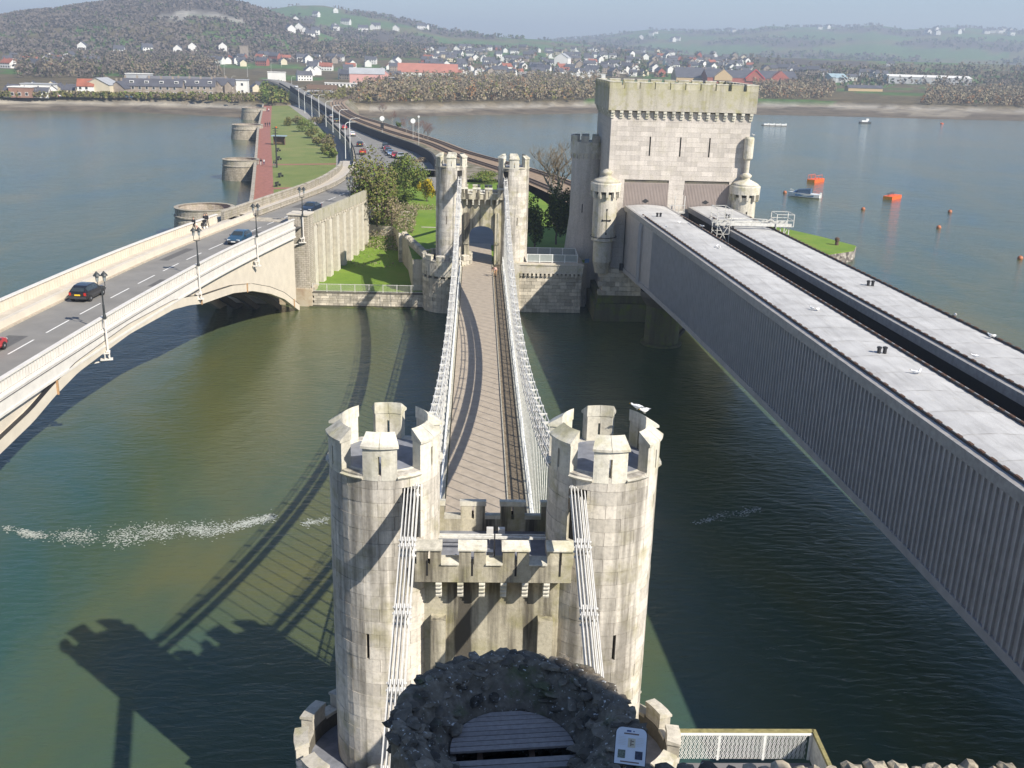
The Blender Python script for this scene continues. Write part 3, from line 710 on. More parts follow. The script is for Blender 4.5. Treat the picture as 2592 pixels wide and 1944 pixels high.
n = 10; st = (PX1-PX0+0.45)/n
for k in range(n):
    a = PX0+k*st; merl(a, a+st-0.45, PYF+0.02, PYF+0.7); merl(a, a+st-0.45, PYB-0.7, PYB-0.02)
n = 8; st = (PYB-PYF-1.0)/n
for k in range(n):
    a = PYF+0.95+k*st; merl(PX0+0.02, PX0+0.7, a+0.35, a+st); merl(PX1-0.7, PX1-0.02, a+0.35, a+st)
for k in range(17):
    x = X0-0.1+k*(X1-X0+0.1)/16.3; q = MB()
    for j in range(3): rbox(q, x, x+0.42, YF-0.5+0.17*j, YF+0.05, 26.55-0.34*(j+1)+0.02, 26.55-0.34*j-(0.02 if j else 0.003))
    q.build('corbel', 'tower_cap', pt)
for k in range(13):
    y = YF+0.6+k*1.15; q = MB()
    for j in range(3): rbox(q, X0-0.46+0.16*j, X0+0.05, y, y+0.42, 26.55-0.34*(j+1)+0.02, 26.55-0.34*j-(0.02 if j else 0.003))
    q.build('corbel', 'tower_cap', pt)
# domed corner turrets
def corner_turret(x, y, tall):
    t = bpy.data.objects.new('corner_turret', None); COL.objects.link(t); t.parent = pt; t.location = (x-O.x, y-O.y, 0)
    mb = MB(); mb.lathe([(1.25, 6.9), (1.28, 9.6), (1.62, 9.75), (1.62, 9.95), (1.58, 10.0), (1.58, 15.9)], n=28); mb.build('shaft', 'turret_stone', t, smooth=False)
    mb = MB(); mb.lathe([(1.98, 16.3), (2.02, 17.25), (1.95, 17.4), (1.9, 17.42)], n=28); mb.build('head', 'turret_stone', t)
    mb = MB(); mb.lathe([(1.9, 17.424), (1.5, 17.75), (0.55, 18.15), (0.5, 18.3), (0.72, 18.5), (0.74, 18.7), (0.4, 18.95), (0.08, 19.1)], n=24); mb.build('dome', 'turret_stone', t, smooth=True)
    for k in range(12):
        a = 2*math.pi*k/12; q = MB(); q.box((1.8*math.cos(a), 1.8*math.sin(a), 15.95), (0.42, 0.3, 0.7), a); q.box((1.72*math.cos(a), 1.72*math.sin(a), 15.5), (0.34, 0.26, 0.22), a); q.build('corbel', 'turret_stone', t)
    q = MB(); q.box((0.12, -1.575, 12.4), (0.09, 0.05, 3.1)); q.box((0.12, -1.575, 12.6), (1.0, 0.2, 0.09)); 
    for dx, dz in ((0, 1.6), (0, -1.6), (-0.5, 0.2), (0.5, 0.2)): q.lathe([(0.1, -0.1), (0.1, 0.1)], (0.12+dx, -1.56+0.08*abs(dx), 12.4+dz), 8)
    q.build('cross_slit', 'opening_shade', t)
    q = MB(); q.tube([(1.72*math.cos(a), 1.72*math.sin(a), 10.25) for a in [2*math.pi*k/24 for k in range(25)]], 0.05, 5); q.build('iron_band', 'iron_dark', t)
    q = MB(); q.lathe([(0.9, 5.3), (1.25, 6.9)], n=20); q.build('corbel_base', 'quay_stone', t)
    if tall:
        mb = MB(); mb.lathe([(0.3, 18.9), (0.33, 20.6), (0.62, 20.9), (0.62, 23.4), (0.5, 23.6)], n=18); mb.build('finial_shaft', 'turret_stone', t)
    return t
corner_turret(16.25, 99.4, False); corner_turret(34.7, 99.4, True)
# round stair tower on the left flank, battered foot
t = bpy.data.objects.new('stair_tower', None); COL.objects.link(t); t.parent = pt; t.location = (14.9-O.x, 111.6-O.y, 0)
mb = MB(); mb.lathe([(3.5, -2.0), (3.4, 0), (2.75, 6.0), (2.2, 11.2), (2.15, 19.3)], n=30); mb.build('shaft', 'tall_stone', t)
mb = MB(); mb.lathe([(2.15, 19.3), (2.42, 20.1), (2.42, 21.6)], n=30, cap=False); mb.lathe([(2.0, 21.6), (2.0, 20.9)], n=30); mb.build('head', 'tall_parapet', t)
for k in range(9):
    a = 2*math.pi*k/9; q = MB(); q.arc((0, 0), 1.98, 2.44, a, a+0.46, 21.5, 22.45, 3); q.build('merlon', 'tall_parapet', t)
for k in range(16):
    a = 2*math.pi*k/16; q = MB(); q.box((2.22*math.cos(a), 2.22*math.sin(a), 19.7), (0.3, 0.25, 0.8), a); q.build('corbel', 'tall_stone', t)
q = MB(); q.box((-0.6, -2.12, 12.4), (0.12, 0.12, 1.2)); q.build('slit', 'opening_shade', t)
# battered base of the tower, weed below
mb = MB(); mb.prism([(15.4-O.x, 98.6-O.y), (36.2-O.x, 98.6-O.y), (36.2-O.x, YB-O.y), (15.4-O.x, YB-O.y)], -2.6, 1.15); mb.prism([(15.9-O.x, 99.2-O.y), (35.6-O.x, 99.2-O.y), (35.6-O.x, YB-0.4-O.y), (15.9-O.x, YB-0.4-O.y)], 1.15, 2.3); mb.build('plinth', 'weedy_stone', pt)
for k in range(6):
    for j in range(9):
        q = MB(); a = 15.9+j*1.15+(0.5 if k % 2 else 0); rbox(q, a+0.01, a+1.13, 98.75+0.12*k+random.uniform(-0.03, 0.03), YF+0.1, 2.3+0.6*k+0.01, 2.3+0.6*k+0.59); q.build('stone', 'quay_stone', pt)
# small service platform between the tubes at the tower
q = MB(); rbox(q, 24.7, 26.8, 98.6, 99.9, 13.6, 13.75); rbox(q, 24.7, 26.8, 98.62, 98.7, 14.6, 14.68)
for x in (24.8, 25.4, 26.0, 26.7): rbox(q, x-0.05, x+0.05, 98.6, 98.7, 13.75, 15.9 if x in (25.4, 26.7) else 14.6)
q.build('platform', 'steel_paint', pt)

# ---------------------------------------------------------------- gantry riding on the far tube
gx = lambda y: tube_x(y, 8.5)
gy = 82.5
g = thing('inspection_gantry', 'pale steel inspection gantry straddling the far railway tube', 'gantry', (27.62, 78.16, 15.0)); g.scale = (FIT, FIT, FIT)
def cage(x0, x1, ya, yb, z0, z1, nm):
    q = MB()
    for x in (x0, x1):
        for y in (ya, yb): q.bar((x, y, z0), (x, y, z1), 0.08)
    for z in (z0, (z0+z1)/2, z1):
        for a, b_ in (((x0, ya), (x1, ya)), ((x1, ya), (x1, yb)), ((x1, yb), (x0, yb)), ((x0, yb), (x0, ya))): q.bar((*a, z), (*b_, z), 0.06)
    return q
q = cage(-1.9, -0.25, -2.2, 1.0, 0.9, 2.6, ''); q.build('cage', 'steel_paint', g)
q = cage(5.3, 7.3, -1.2, 1.2, 0.6, 2.0, ''); q.build('cage', 'steel_paint', g)
q = cage(-1.7, -0.3, -1.8, 0.8, -1.5, 0.9, ''); q.bar((-1.7, -1.8, -1.5), (-0.3, -1.8, 0.9), 0.07); q.bar((-0.3, -1.8, -1.5), (-1.7, -1.8, 0.9), 0.07); q.build('hanging_frame', 'steel_paint', g)
for yy in (-1.0, 0.9):
    q = MB(); q.box((2.7, yy, 0.75), (9.0, 0.22, 0.35)); q.build('beam', 'steel_paint', g)
q = MB(); q.bar((0, -0.8, 0.95), (5.5, 0.7, 1.0), 0.1); q.bar((0, 0.5, 0.95), (5.5, -0.7, 1.0), 0.08); q.tube([(-0.2, 0, 1.2), (2, 0.3, 1.25), (5.2, -0.2, 1.2)], 0.06, 6); q.build('bracing', 'steel_paint', g)
q = MB()
for x in (5.9, 6.9): q.bar((x, -0.9, -1.3), (x, -0.9, 0.7), 0.1); q.bar((x, 0.9, -1.3), (x, 0.9, 0.7), 0.1)
q.bar((5.9, -0.9, -1.3), (6.9, -0.9, 0.7), 0.07); q.build('outer_frame', 'steel_paint', g)
for yy in (-0.9, 0.9):
    for x in (0.35, 5.2): q = MB(); q.tube([(x-0.08, yy, 0.38), (x+0.08, yy, 0.38)], 0.2, 12); q.build('wheel', 'iron_dark', g)
# ================================================================ road, causeway, railway
def dense(pts, n=10):
    """Catmull-Rom through points"""
    pts = [Vector(p) for p in pts]; out = []
    for i in range(len(pts)-1):
        p0, p1, p2, p3 = pts[max(i-1, 0)], pts[i], pts[i+1], pts[min(i+2, len(pts)-1)]
        for k in range(n):
            t = k/n; out.append(0.5*((2*p1)+(p2-p0)*t+(2*p0-5*p1+4*p2-p3)*t*t+(3*p1-p0-3*p2+p3)*t**3))
    out.append(pts[-1]); return out
ROADP = [(-37.4, -20, 11), (-36.3, 20, 11), (-35.1, 43.2, 11), (-33.9, 58, 11), (-32.4, 72, 11), (-30.6, 84, 11), (-28.7, 94.9, 11), (-26.9, 104.4, 11), (-24.6, 116, 11), (-22.7, 127, 10.9), (-21.6, 140, 10.5), (-21.5, 158, 9.8), (-22.7, 184, 8.9), (-27.4, 224, 8.0), (-33.3, 265, 7.3), (-39.6, 298, 7), (-48.1, 337.5, 7), (-57.8, 383, 7), (-71.0, 444, 7.2), (-81.9, 484, 8.0), (-94.7, 529, 9.5), (-107.8, 574, 10.8), (-121, 620, 11.3), (-137, 672, 11.0), (-156, 735, 9.5)]
ROAD = dense(ROADP, 8)
def offs(path, d, dz=0.0):
    out = []
    for i, p in enumerate(path):
        t = path[min(i+1, len(path)-1)]-path[max(i-1, 0)]; n = Vector((t.y, -t.x, 0)).normalized(); q = p+n*d; q.z += dz; out.append(q)
    return out
def upto(path, ya, yb): return [p for p in path if ya <= p.y <= yb]
class Path:
    def __init__(s, pts):
        s.p = pts; s.d = [0]
        for a, b_ in zip(pts[:-1], pts[1:]): s.d.append(s.d[-1]+(b_-a).length)
    def at(s, t):
        i = min(max(int(np.searchsorted(s.d, t))-1, 0), len(s.p)-2); k = (t-s.d[i])/(s.d[i+1]-s.d[i]); q = s.p[i].lerp(s.p[i+1], k); dr = (s.p[i+1]-s.p[i]).normalized(); return q, dr
    def near_y(s, y):
        ys = [p.y for p in s.p]; i = int(np.searchsorted(ys, y)); return s.d[min(i, len(s.d)-1)]
RP = Path(ROAD)
m, nt, b = base('asphalt'); p = pos(nt)
n1 = noise(nt, p, 0.35, 5, 0.6); n2 = noise(nt, p, 40, 3, 0.6)
c = ramp(nt, n1, [(0.3, (0.19, 0.182, 0.168)), (0.7, (0.27, 0.258, 0.236))]); c = mix(nt, 0.25, c, ramp(nt, n2, [(0.3, (0.10, 0.10, 0.098)), (0.7, (0.30, 0.29, 0.275))]))
L(nt, c, b.inputs['Base Color']); b.inputs['Roughness'].default_value = 0.9; bump(nt, b, n2, 0.2, 0.01)
simple('tar', (0.115, 0.112, 0.108), 0.85, var=0.15, scale=3)
simple('road_paint', (0.78, 0.77, 0.73), 0.7, var=0.1, scale=8)
simple('bridge_white', (0.68, 0.65, 0.60), 0.55, var=0.08, scale=1.5)
simple('bridge_cream', (0.62, 0.56, 0.46), 0.65, var=0.08, scale=0.8)
simple('footway', (0.50, 0.45, 0.38), 0.9, var=0.12, scale=1.2, bumpy=0.15)
simple('kerb_stone', (0.42, 0.36, 0.28), 0.9, var=0.2, scale=3)
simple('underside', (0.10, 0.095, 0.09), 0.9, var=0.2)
simple('brick_path', (0.30, 0.125, 0.095), 0.9, var=0.22, scale=1.0, bumpy=0.2)
simple('grey_path', (0.30, 0.285, 0.26), 0.92, var=0.15, scale=1)
simple('dark_fence_wall_shade', (0.035, 0.035, 0.037), 0.9, var=0.4, scale=2)  # fence's own dark colour; on the railway wall it paints the shade
simple('ballast', (0.29, 0.21, 0.14), 0.95, var=0.3, scale=1.5, bumpy=0.6, bscale=8)
simple('rail_steel', (0.085, 0.06, 0.045), 0.6, var=0.3)
m, nt, b = base('lawn'); p = pos(nt)
n1 = noise(nt, p, 0.25, 5, 0.6); n2 = noise(nt, p, 12, 4, 0.7)
c = ramp(nt, n1, [(0.28, (0.11, 0.20, 0.014)), (0.55, (0.155, 0.25, 0.02)), (0.75, (0.21, 0.25, 0.04))]); c = mix(nt, 1.0, c, ramp(nt, n2, [(0.3, (0.75,)*3), (0.7, (1.2,)*3)]), 'MULTIPLY')
L(nt, c, b.inputs['Base Color']); b.inputs['Roughness'].default_value = 0.95; bump(nt, b, n2, 0.5, 0.06)
m, nt, b = base('abutment_base'); p = pos(nt)
n1 = noise(nt, p, 0.6, 5, 0.6, 0.5); c = ramp(nt, n1, [(0.3, (0.36, 0.24, 0.15)), (0.5, (0.5, 0.42, 0.30)), (0.7, (0.56, 0.51, 0.42))]); L(nt, c, b.inputs['Base Color']); b.inputs['Roughness'].default_value = 0.9; bump(nt, b, noise(nt, p, 8), 0.4, 0.05)
m, nt, b = base('lawn_far'); p = pos(nt); n1 = noise(nt, p, 0.12, 5, 0.6); n2 = noise(nt, p, 3, 4, 0.7)
c = ramp(nt, n1, [(0.3, (0.125, 0.175, 0.035)), (0.55, (0.18, 0.21, 0.055)), (0.75, (0.24, 0.225, 0.08))]); c = mix(nt, 1.0, c, ramp(nt, n2, [(0.3, (0.8,)*3), (0.7, (1.15,)*3)]), 'MULTIPLY'); L(nt, c, b.inputs['Base Color']); b.inputs['Roughness'].default_value = 0.95
m, nt, b = base('bank_mat'); p = pos(nt); n1 = noise(nt, p, 0.4, 6, 0.65); c = ramp(nt, n1, [(0.35, (0.075, 0.085, 0.035)), (0.5, (0.17, 0.145, 0.09)), (0.65, (0.30, 0.27, 0.22))]); L(nt, c, b.inputs['Base Color']); b.inputs['Roughness'].default_value = 0.95; bump(nt, b, noise(nt, p, 1.5, 6), 0.7, 0.4)
def ribbon(name, A, B, mat, parent=None, **k):
    mb = MB(); mb.strip(A, B); return mb.build(name, mat, parent, **k)
def wallstrip(name, line, w, h, mat, parent=None, down=0.0, coping=None, **k):
    mb = MB(); A = offs(line, -w/2, -down); B = offs(line, w/2, -down); A2 = [p+Vector((0, 0, h+down)) for p in A]; B2 = [p+Vector((0, 0, h+down)) for p in B]
    for p, q in ((A, A2), (A2, B2), (B2, B), (B, A)): mb.strip(p, q)
    mb.add([A[0], A2[0], B2[0], B[0]], [(0, 1, 2, 3)]); mb.add([A[-1], A2[-1], B2[-1], B[-1]], [(0, 1, 2, 3)])
    o = mb.build(name, mat, parent, **k)
    if coping:
        q = MB(); A = offs(line, -w/2-0.06, h+0.003); B = offs(line, w/2+0.06, h+0.003); A2 = [p+Vector((0, 0, 0.1)) for p in A]; B2 = [p+Vector((0, 0, 0.1)) for p in B]
        for p, r_ in ((A, A2), (A2, B2), (B2, B), (B, A)): q.strip(p, r_)
        q.add([A[0], A2[0], B2[0], B[0]], [(0, 1, 2, 3)]); q.add([A[-1], A2[-1], B2[-1], B[-1]], [(0, 1, 2, 3)])
        q.build('coping', coping, o)
    return o
HWD = 3.55
ribbon('road', offs(ROAD, -HWD), offs(ROAD, HWD), 'asphalt', kind='structure')
# painted centre lines
for k in range(110):
    t = 4+k*6.05; dash = 4.0
    if t > RP.d[-1]-8: break
    q0, d0 = RP.at(t)
    if q0.y > 560: break
    if q0.y > 150: dash = 2.2 if k % 1 == 0 else 2
    A = []; B = []
    for j in range(4):
        q, d_ = RP.at(t+dash*j/3); nrm = Vector((d_.y, -d_.x, 0)).normalized(); A.append(q-nrm*0.07+Vector((0, 0, 0.006))); B.append(q+nrm*0.07+Vector((0, 0, 0.006)))
    road_obj = bpy.data.objects['road']; ribbon('lane_mark', A, B, 'road_paint', road_obj)
for y_, o_, l_, w2 in ((38, -1.7, 5, 1.6), (61, 1.9, 3.2, 1.2), (73, -2.2, 7, 1.0), (90, 1.2, 2.4, 1.4), (112, -1.6, 6, 1.8), (126, 1.9, 4, 1.3)):
    A = []; B = []
    for j in range(4):
        q, d_ = RP.at(RP.near_y(y_)+l_*j/3); nrm = Vector((d_.y, -d_.x, 0)).normalized(); A.append(q+nrm*(o_-w2/2)+Vector((0, 0, 0.004))); B.append(q+nrm*(o_+w2/2)+Vector((0, 0, 0.004)))
    ribbon('tar_patch', A, B, 'tar', bpy.data.objects['road'])
# ---- the steel road bridge
br = upto(ROAD, -20, 104)
rb = thing('road_bridge', 'white steel plate road bridge over the channel with one flat arch', 'bridge', (0, 0, 0))
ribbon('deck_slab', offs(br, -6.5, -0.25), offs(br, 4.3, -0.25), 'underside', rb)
def rwall(path, d, w, z0, z1, mat, name, parent=rb, coping=None):
    return wallstrip(name, offs(path, d, z0), w, z1-z0, mat, parent, coping=coping)
near_line = upto(ROAD, -20, 98.3)
fascia = rwall(near_line, 4.15, 0.12, -1.35, 0.15, 'bridge_white', 'fascia')
par_n = rwall(near_line, 4.02, 0.08, 0.16, 1.0, 'bridge_white', 'parapet')
rwall(near_line, 4.05, 0.34, 1.0, 1.12, 'bridge_white', 'handrail', par_n)
rwall(near_line, 4.24, 0.1, -0.1, 0.02, 'bridge_white', 'string_course', fascia); rwall(near_line, 4.24, 0.1, -1.3, -1.12, 'bridge_white', 'bottom_flange', fascia)
NP = Path(offs(near_line, 4.085))
q = MB(); q.box((0, 0, 0.42), (0.05, 0.035, 0.84)); BAR = mesh_only(q, 'bar', 'bridge_white')
mbb = MB(); k = 0; t = 2.0
while t < NP.d[-1]-1:
    p_, d_ = NP.at(t); mbb.box((p_.x+0.025, p_.y, p_.z+0.56), (0.04, 0.05, 0.82), math.atan2(d_.y, d_.x)-math.pi/2); t += 0.42
mbb.build('parapet_bars', 'bridge_white', par_n, kind='stuff')
# far side: kerb, footway with its own parapet, inner barrier
ribbon('footway', offs(br, -4.15, 0.1), offs(br, -6.4, 0.1), 'footway', rb)
rwall(br, -3.95, 0.4, 0.0, 0.72, 'bridge_cream', 'inner_barrier'); rwall(br, -3.60, 0.28, -0.02, 0.12, 'kerb_stone', 'kerb')
far_line = upto(ROAD, -20, 98)
par_f = rwall(far_line, -6.45, 0.10, -0.6, 1.12, 'bridge_cream', 'parapet'); rwall(far_line, -6.45, 0.38, 1.122, 1.24, 'bridge_white', 'handrail', par_f)
mbb = MB(); FP = Path(offs(far_line, -6.36)); t = 1.0
while t < FP.d[-1]-1:
    p_, d_ = FP.at(t); mbb.box((p_.x, p_.y, p_.z+0.6), (0.05, 0.06, 1.0), math.atan2(d_.y, d_.x)-math.pi/2); t += 0.5
mbb.build('parapet_bars', 'bridge_cream', par_f, kind='stuff')
rwall(near_line, 3.62, 0.5, 0.0, 0.12, 'kerb_stone', 'kerb')
# flat arch ribs and closed spandrel
AT = [(50, 10.3), (60, 10.0), (64, 9.45), (67.5, 8.75), (72, 8.3), (76, 7.9), (81.7, 6.85), (87.2, 5.24), (91.7, 3.52), (94.2, 2.17), (97.6, 0.3)]
def arch_z(y): return interp(50+abs(y-50), [a for a, _ in AT], [z for _, z in AT])
apath = [p for p in dense(ROADP[:9], 24) if 2.6 <= p.y <= 98.0]
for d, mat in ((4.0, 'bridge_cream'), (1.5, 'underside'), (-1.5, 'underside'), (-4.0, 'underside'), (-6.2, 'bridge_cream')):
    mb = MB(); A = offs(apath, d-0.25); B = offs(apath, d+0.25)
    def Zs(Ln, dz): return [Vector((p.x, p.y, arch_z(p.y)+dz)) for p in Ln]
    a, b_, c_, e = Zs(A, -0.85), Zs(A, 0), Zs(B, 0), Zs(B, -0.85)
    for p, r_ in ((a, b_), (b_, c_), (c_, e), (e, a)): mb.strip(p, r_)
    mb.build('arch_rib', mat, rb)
mb = MB(); A = offs(apath, 3.8); mb.strip([Vector((p.x, p.y, arch_z(p.y)-0.05)) for p in A], [Vector((p.x, p.y, 9.75)) for p in A]); mb.build('spandrel', 'bridge_cream', rb)
mb = MB(); A = offs(apath, -6.0); mb.strip([Vector((p.x, p.y, arch_z(p.y)-0.05)) for p in A], [Vector((p.x, p.y, 10.4)) for p in A]); mb.build('spandrel', 'bridge_cream', rb)
A = offs(apath, 4.28)
mb = MB(); top = [Vector((p.x, p.y, arch_z(p.y)+0.06)) for p in A]; B = offs(apath, 3.9); mb.strip(top, [Vector((p.x, p.y, arch_z(p.y)+0.06)) for p in B]); mb.build('arch_flange', 'iron_dark', rb)
AP = Path(offs(apath, 4.3))
for yy in (36.0, 66.5, 79.5, 94.6):
    p_, d_ = AP.at(AP.near_y(yy)); q = MB(); q.box((p_.x, p_.y, arch_z(p_.y)-0.4), (0.12, 0.22, 1.05), 0.15); q.build('rust_bracket', 'rust_paint' if 'rust_paint' in MATS else 'rust_iron', rb)
# ---- abutment with pilasters, retaining the road past the lawn
ab = thing('road_abutment', 'coursed stone bridge abutment with tall flat pilasters beside the lawn', 'abutment', (-24, 100, 0)); AO = Vector((-24, 100, 0))
def lb(mb, p, size, rz=0): mb.box((p[0]-AO.x, p[1]-AO.y, p[2]), size, rz)
mb = MB(); lb(mb, (-24.0, 100.3, 6.1), (2.6, 2.6, 12.2), -0.12); pil = mb.build('pillar', 'abutment_stone', ab)
mb = MB(); lb(mb, (-24.0, 100.3, 12.28), (2.9, 2.9, 0.16), -0.12); mb.build('coping', 'bridge_cream', ab)
mb = MB(); lb(mb, (-24.0, 100.3, 0.7), (3.2, 3.0, 3.4), -0.12); lb(mb, (-31, 101.5, 1.2), (15, 3.0, 4.4), -0.1); mb.build('plinth', 'abutment_base', ab)
mb = MB(); lb(mb, (-30.5, 102.3, 5.6), (11, 2.6, 11.0), -0.1); mb.build('face_wall', 'abutment_stone', ab)
edge = [p for p in ROAD if 101 <= p.y <= 131]; E5 = offs(edge, 4.1)
mb = MB(); mb.strip([Vector((p.x-AO.x, p.y-AO.y, 1.0)) for p in E5], [Vector((p.x-AO.x, p.y-AO.y, p.z-0.2)) for p in E5]); mb.build('retaining_wall', 'abutment_stone', ab)
EP = Path(offs(edge, 4.42)); t = 1.6; k = 0
while t < EP.d[-1]-1:
    p_, d_ = EP.at(t); q = MB(); zt = p_.z-0.75; lb(q, (p_.x, p_.y, zt/2+0.5), (0.62, 1.15, zt-1.0), math.atan2(d_.y, d_.x)-math.pi/2); q.build('pilaster', 'pilaster_stone' if 'pilaster_stone' in MATS else 'bridge_cream', ab); t += 3.1
pp = offs(edge, 4.55); mb = MB(); A = [p-AO for p in offs(edge, 4.3, -0.35)]; B = [p-AO for p in offs(edge, 4.72, -0.35)]; A2 = [p+Vector((0, 0, 1.5)) for p in A]; B2 = [p+Vector((0, 0, 1.5)) for p in B]
for p, r_ in ((A, A2), (A2, B2), (B2, B), (B, A)): mb.strip(p, r_)
mb.add([A[-1], A2[-1], B2[-1], B[-1]], [(0, 1, 2, 3)]); mb.build('parapet', 'parapet_stone' if 'parapet_stone' in MATS else 'abutment_stone', ab)
t = 0.4
while t < EP.d[-1]-0.5:
    p_, d_ = EP.at(t); q = MB(); lb(q, (p_.x+0.1, p_.y, p_.z-0.52), (0.5, 0.3, 0.3), math.atan2(d_.y, d_.x)-math.pi/2); q.build('bracket', 'bridge_cream', ab); t += 1.03
# body of the approach embankment (closes the volume between both sides)
emb = [p for p in ROAD if 101 <= p.y <= 700]
mb = MB(); A1, A2 = offs(emb, -6.9, -0.3), offs(emb, -4.35, -0.3); A = [a.lerp(b_, sstep(180, 215, e.y)) for a, b_, e in zip(A1, A2, emb)]; B = offs(emb, 4.0, -0.3); A0 = [Vector((p.x, p.y, -0.5)) for p in A]; B0 = [Vector((p.x, p.y, -0.5)) for p in B]
for p, r_ in ((A0, A), (A, B), (B, B0)): mb.strip(p, r_)
mb.build('road_embankment', 'wall_stone', kind='structure')
ribbon('pavement', offs(upto(ROAD, 104, 205), -3.6, 0.12), offs(upto(ROAD, 104, 205), -6.6, 0.12), 'footway', kind='structure')
tag(wallstrip('boundary_wall', offs(upto(ROAD, 99, 192), -6.7), 0.45, 1.15, 'wall_stone', down=0.5, coping='wall_stone'), 'stone parapet wall running along the curved pavement above the lawn', 'wall')
tag(wallstrip('inner_barrier', offs(upto(ROAD, 104, 196), -3.95), 0.42, 0.75, 'wall_stone', down=0.1, coping='footway'), 'low pale stone barrier between curving road and pavement', 'barrier')
tag(wallstrip('road_fence', offs(upto(ROAD, 192, 600), -4.3), 0.18, 0.95, 'dark_fence_wall_shade', down=0.1), 'dark fence along the lamp-post side of the causeway road', 'fence')
# retaining wall towards the railway
WB = dense([(-9.5, 186, 8.7), (-11.3, 205, 8.3), (-16.2, 232, 7.6), (-21.1, 249, 7.4), (-28.6, 274, 7.1), (-39.4, 310, 6.9), (-47.6, 339, 6.9), (-59, 384, 6.9), (-76.5, 455, 7.2), (-88, 492, 8.2), (-103, 545, 10)], 8)
tag(wallstrip('railway_wall', WB, 0.5, 2.3, 'dark_fence_wall_shade', down=1.5), 'long blackened stone wall between causeway road and railway', 'wall')
ribbon('forecourt', [p+Vector((0, 0, -0.04)) for p in offs(ROAD[96:140], 3.5)], [Vector((interp(p.y, [w_.y for w_ in WB], [w_.x for w_ in WB]), p.y, p.z-0.04)) for p in offs(ROAD[96:140], 3.5)], 'asphalt', kind='structure')
# ---- causeway: promenade, lawn, ramp
def pL(y): return interp(y, [120, 150, 171, 250, 332, 500, 575], [-36, -41.5, -45.5, -61, -77.3, -109, -123])
LANE_L = [(150, -27), (200, -33.0), (220, -35.4), (267, -41.4), (310, -48.1), (352, -57.9), (396, -69.5), (431, -78.8), (497, -95.3), (521, -103.4), (575, -119)]
def lL(y): return interp(y, [a for a, _ in LANE_L], [b_ for _, b_ in LANE_L])
def rL(y): i = min(range(len(ROAD)), key=lambda k: abs(ROAD[k].y-y)); return offs(ROAD[max(i-1, 0):i+2], -4.4)[1].x
YS = list(np.linspace(128, 575, 60)); ZP = 3.9
ribbon('promenade', [(pL(y), y, ZP) for y in YS], [(pL(y)+4.2, y, ZP) for y in YS], 'brick_path', kind='structure')
ribbon('causeway_lawn', [(pL(y)+4.1, y, ZP-0.004) for y in YS], [(max(lL(y), pL(y)+4.2), y, ZP+0.25) for y in YS], 'lawn_far', kind='structure')
YS2 = [y for y in YS if y > 160]
ribbon('ramp_path', [(max(lL(y), pL(y)+4.2)-0.05, y, ZP+0.256) for y in YS2], [(max(rL(y), lL(y)+0.2)+0.6, y, ZP+0.6) for y in YS2], 'grey_path', kind='structure')
for ya, yb in ((186, 189), (232, 235)):
    ribbon('cross_path', [(pL(ya)+4.2+(lL(ya+3)-pL(ya)-4.2)*t/8, ya+0.35*t, ZP+0.01+0.255*t/8) for t in range(9)], [(pL(yb)+4.2+(lL(yb+3)-pL(yb)-4.2)*t/8, yb+0.35*t-0.5, ZP+0.01+0.255*t/8) for t in range(9)], 'brick_path', kind='structure')
sw = wallstrip('sea_wall', [Vector((pL(y)-0.1, y, 0)) for y in YS], 0.6, ZP+0.75, 'cob_stone', down=1.0, coping='wall_stone'); tag(sw, 'stone sea wall along the red promenade', 'wall')
def bay(x, y, r, zt, label, mat='cob_stone'):
    o = thing('sea_bastion', label, 'bastion', (x, y, 0))
    mb = MB(); mb.lathe([(r*1.12, -0.5), (r*1.03, zt-2.2), (r*1.0, zt-1.5)], n=40, cap=False); mb.build('battered_base', mat, o)
    mb = MB(); mb.lathe([(r*1.04, zt-1.5), (r*1.04, zt-1.25), (r*0.995, zt-1.2), (r*0.99, zt), (r*0.9, zt+0.02), (r*0.88, ZP)], n=40, cap=False); mb.build('parapet', 'wall_stone', o)
    mb = MB(); mb.lathe([(r*1.02, zt+0.022), (r*1.02, zt+0.14), (r*0.87, zt+0.14), (r*0.87, zt+0.022)], n=40, cap=False); mb.build('coping', 'wall_stone', o)
    mb = MB(); mb.lathe([(r*0.9, ZP-0.3), (r*0.9, ZP-0.02)], n=40); mb.build('floor', 'brick_path', o)
    return o
bay(-49.5, 149.5, 5.2, 5.3, 'large round stone viewing bay at the bend below the road bridge', 'wall_stone')
bay(-61.6, 233.5, 4.6, 5.0, 'round sea wall bastion beside the couple walking on the promenade')
bay(-85.5, 353, 5.6, 5.0, 'round sea wall bastion beside the bushes, halfway along the promenade')
bay(-105.0, 458, 5.6, 5.0, 'round sea wall bastion at the far end of the promenade')
# ---- railway
TRR = dense([(30.0, 112, 7), (26.5, 150, 7), (15.0, 200, 7), (-3.6, 249, 7), (-12.5, 280, 7), (-26.3, 323, 7), (-39, 360, 7), (-49, 389, 7), (-56, 417, 7), (-63.6, 457, 7), (-69, 489, 7), (-71, 516, 7), (-69.5, 548, 7), (-62, 590, 7), (-45, 640, 7), (-20, 690, 7)], 7)
TRL = dense([(22.2, 112, 7), (19.5, 150, 7), (9.0, 195, 7), (-5.5, 238, 7), (-14.9, 273, 7), (-24.5, 299, 7), (-32.2, 321, 7), (-41.2, 349, 7), (-49.3, 377, 7), (-57.6, 410, 7), (-65.4, 449, 7), (-71, 483, 7), (-74, 515, 7), (-72.5, 553, 7), (-65, 597, 7), (-48, 649, 7), (-22, 700, 7)], 7)
mid = [(a+b_)/2 for a, b_ in zip(TRR[:len(TRL)], TRL)]
n_ = min(len(TRL), len(TRR))
ribbon('railway_bed', offs(TRL[:n_], -2.2, -0.3), offs(TRR[:n_], 2.4, -0.3), 'ballast', kind='structure')
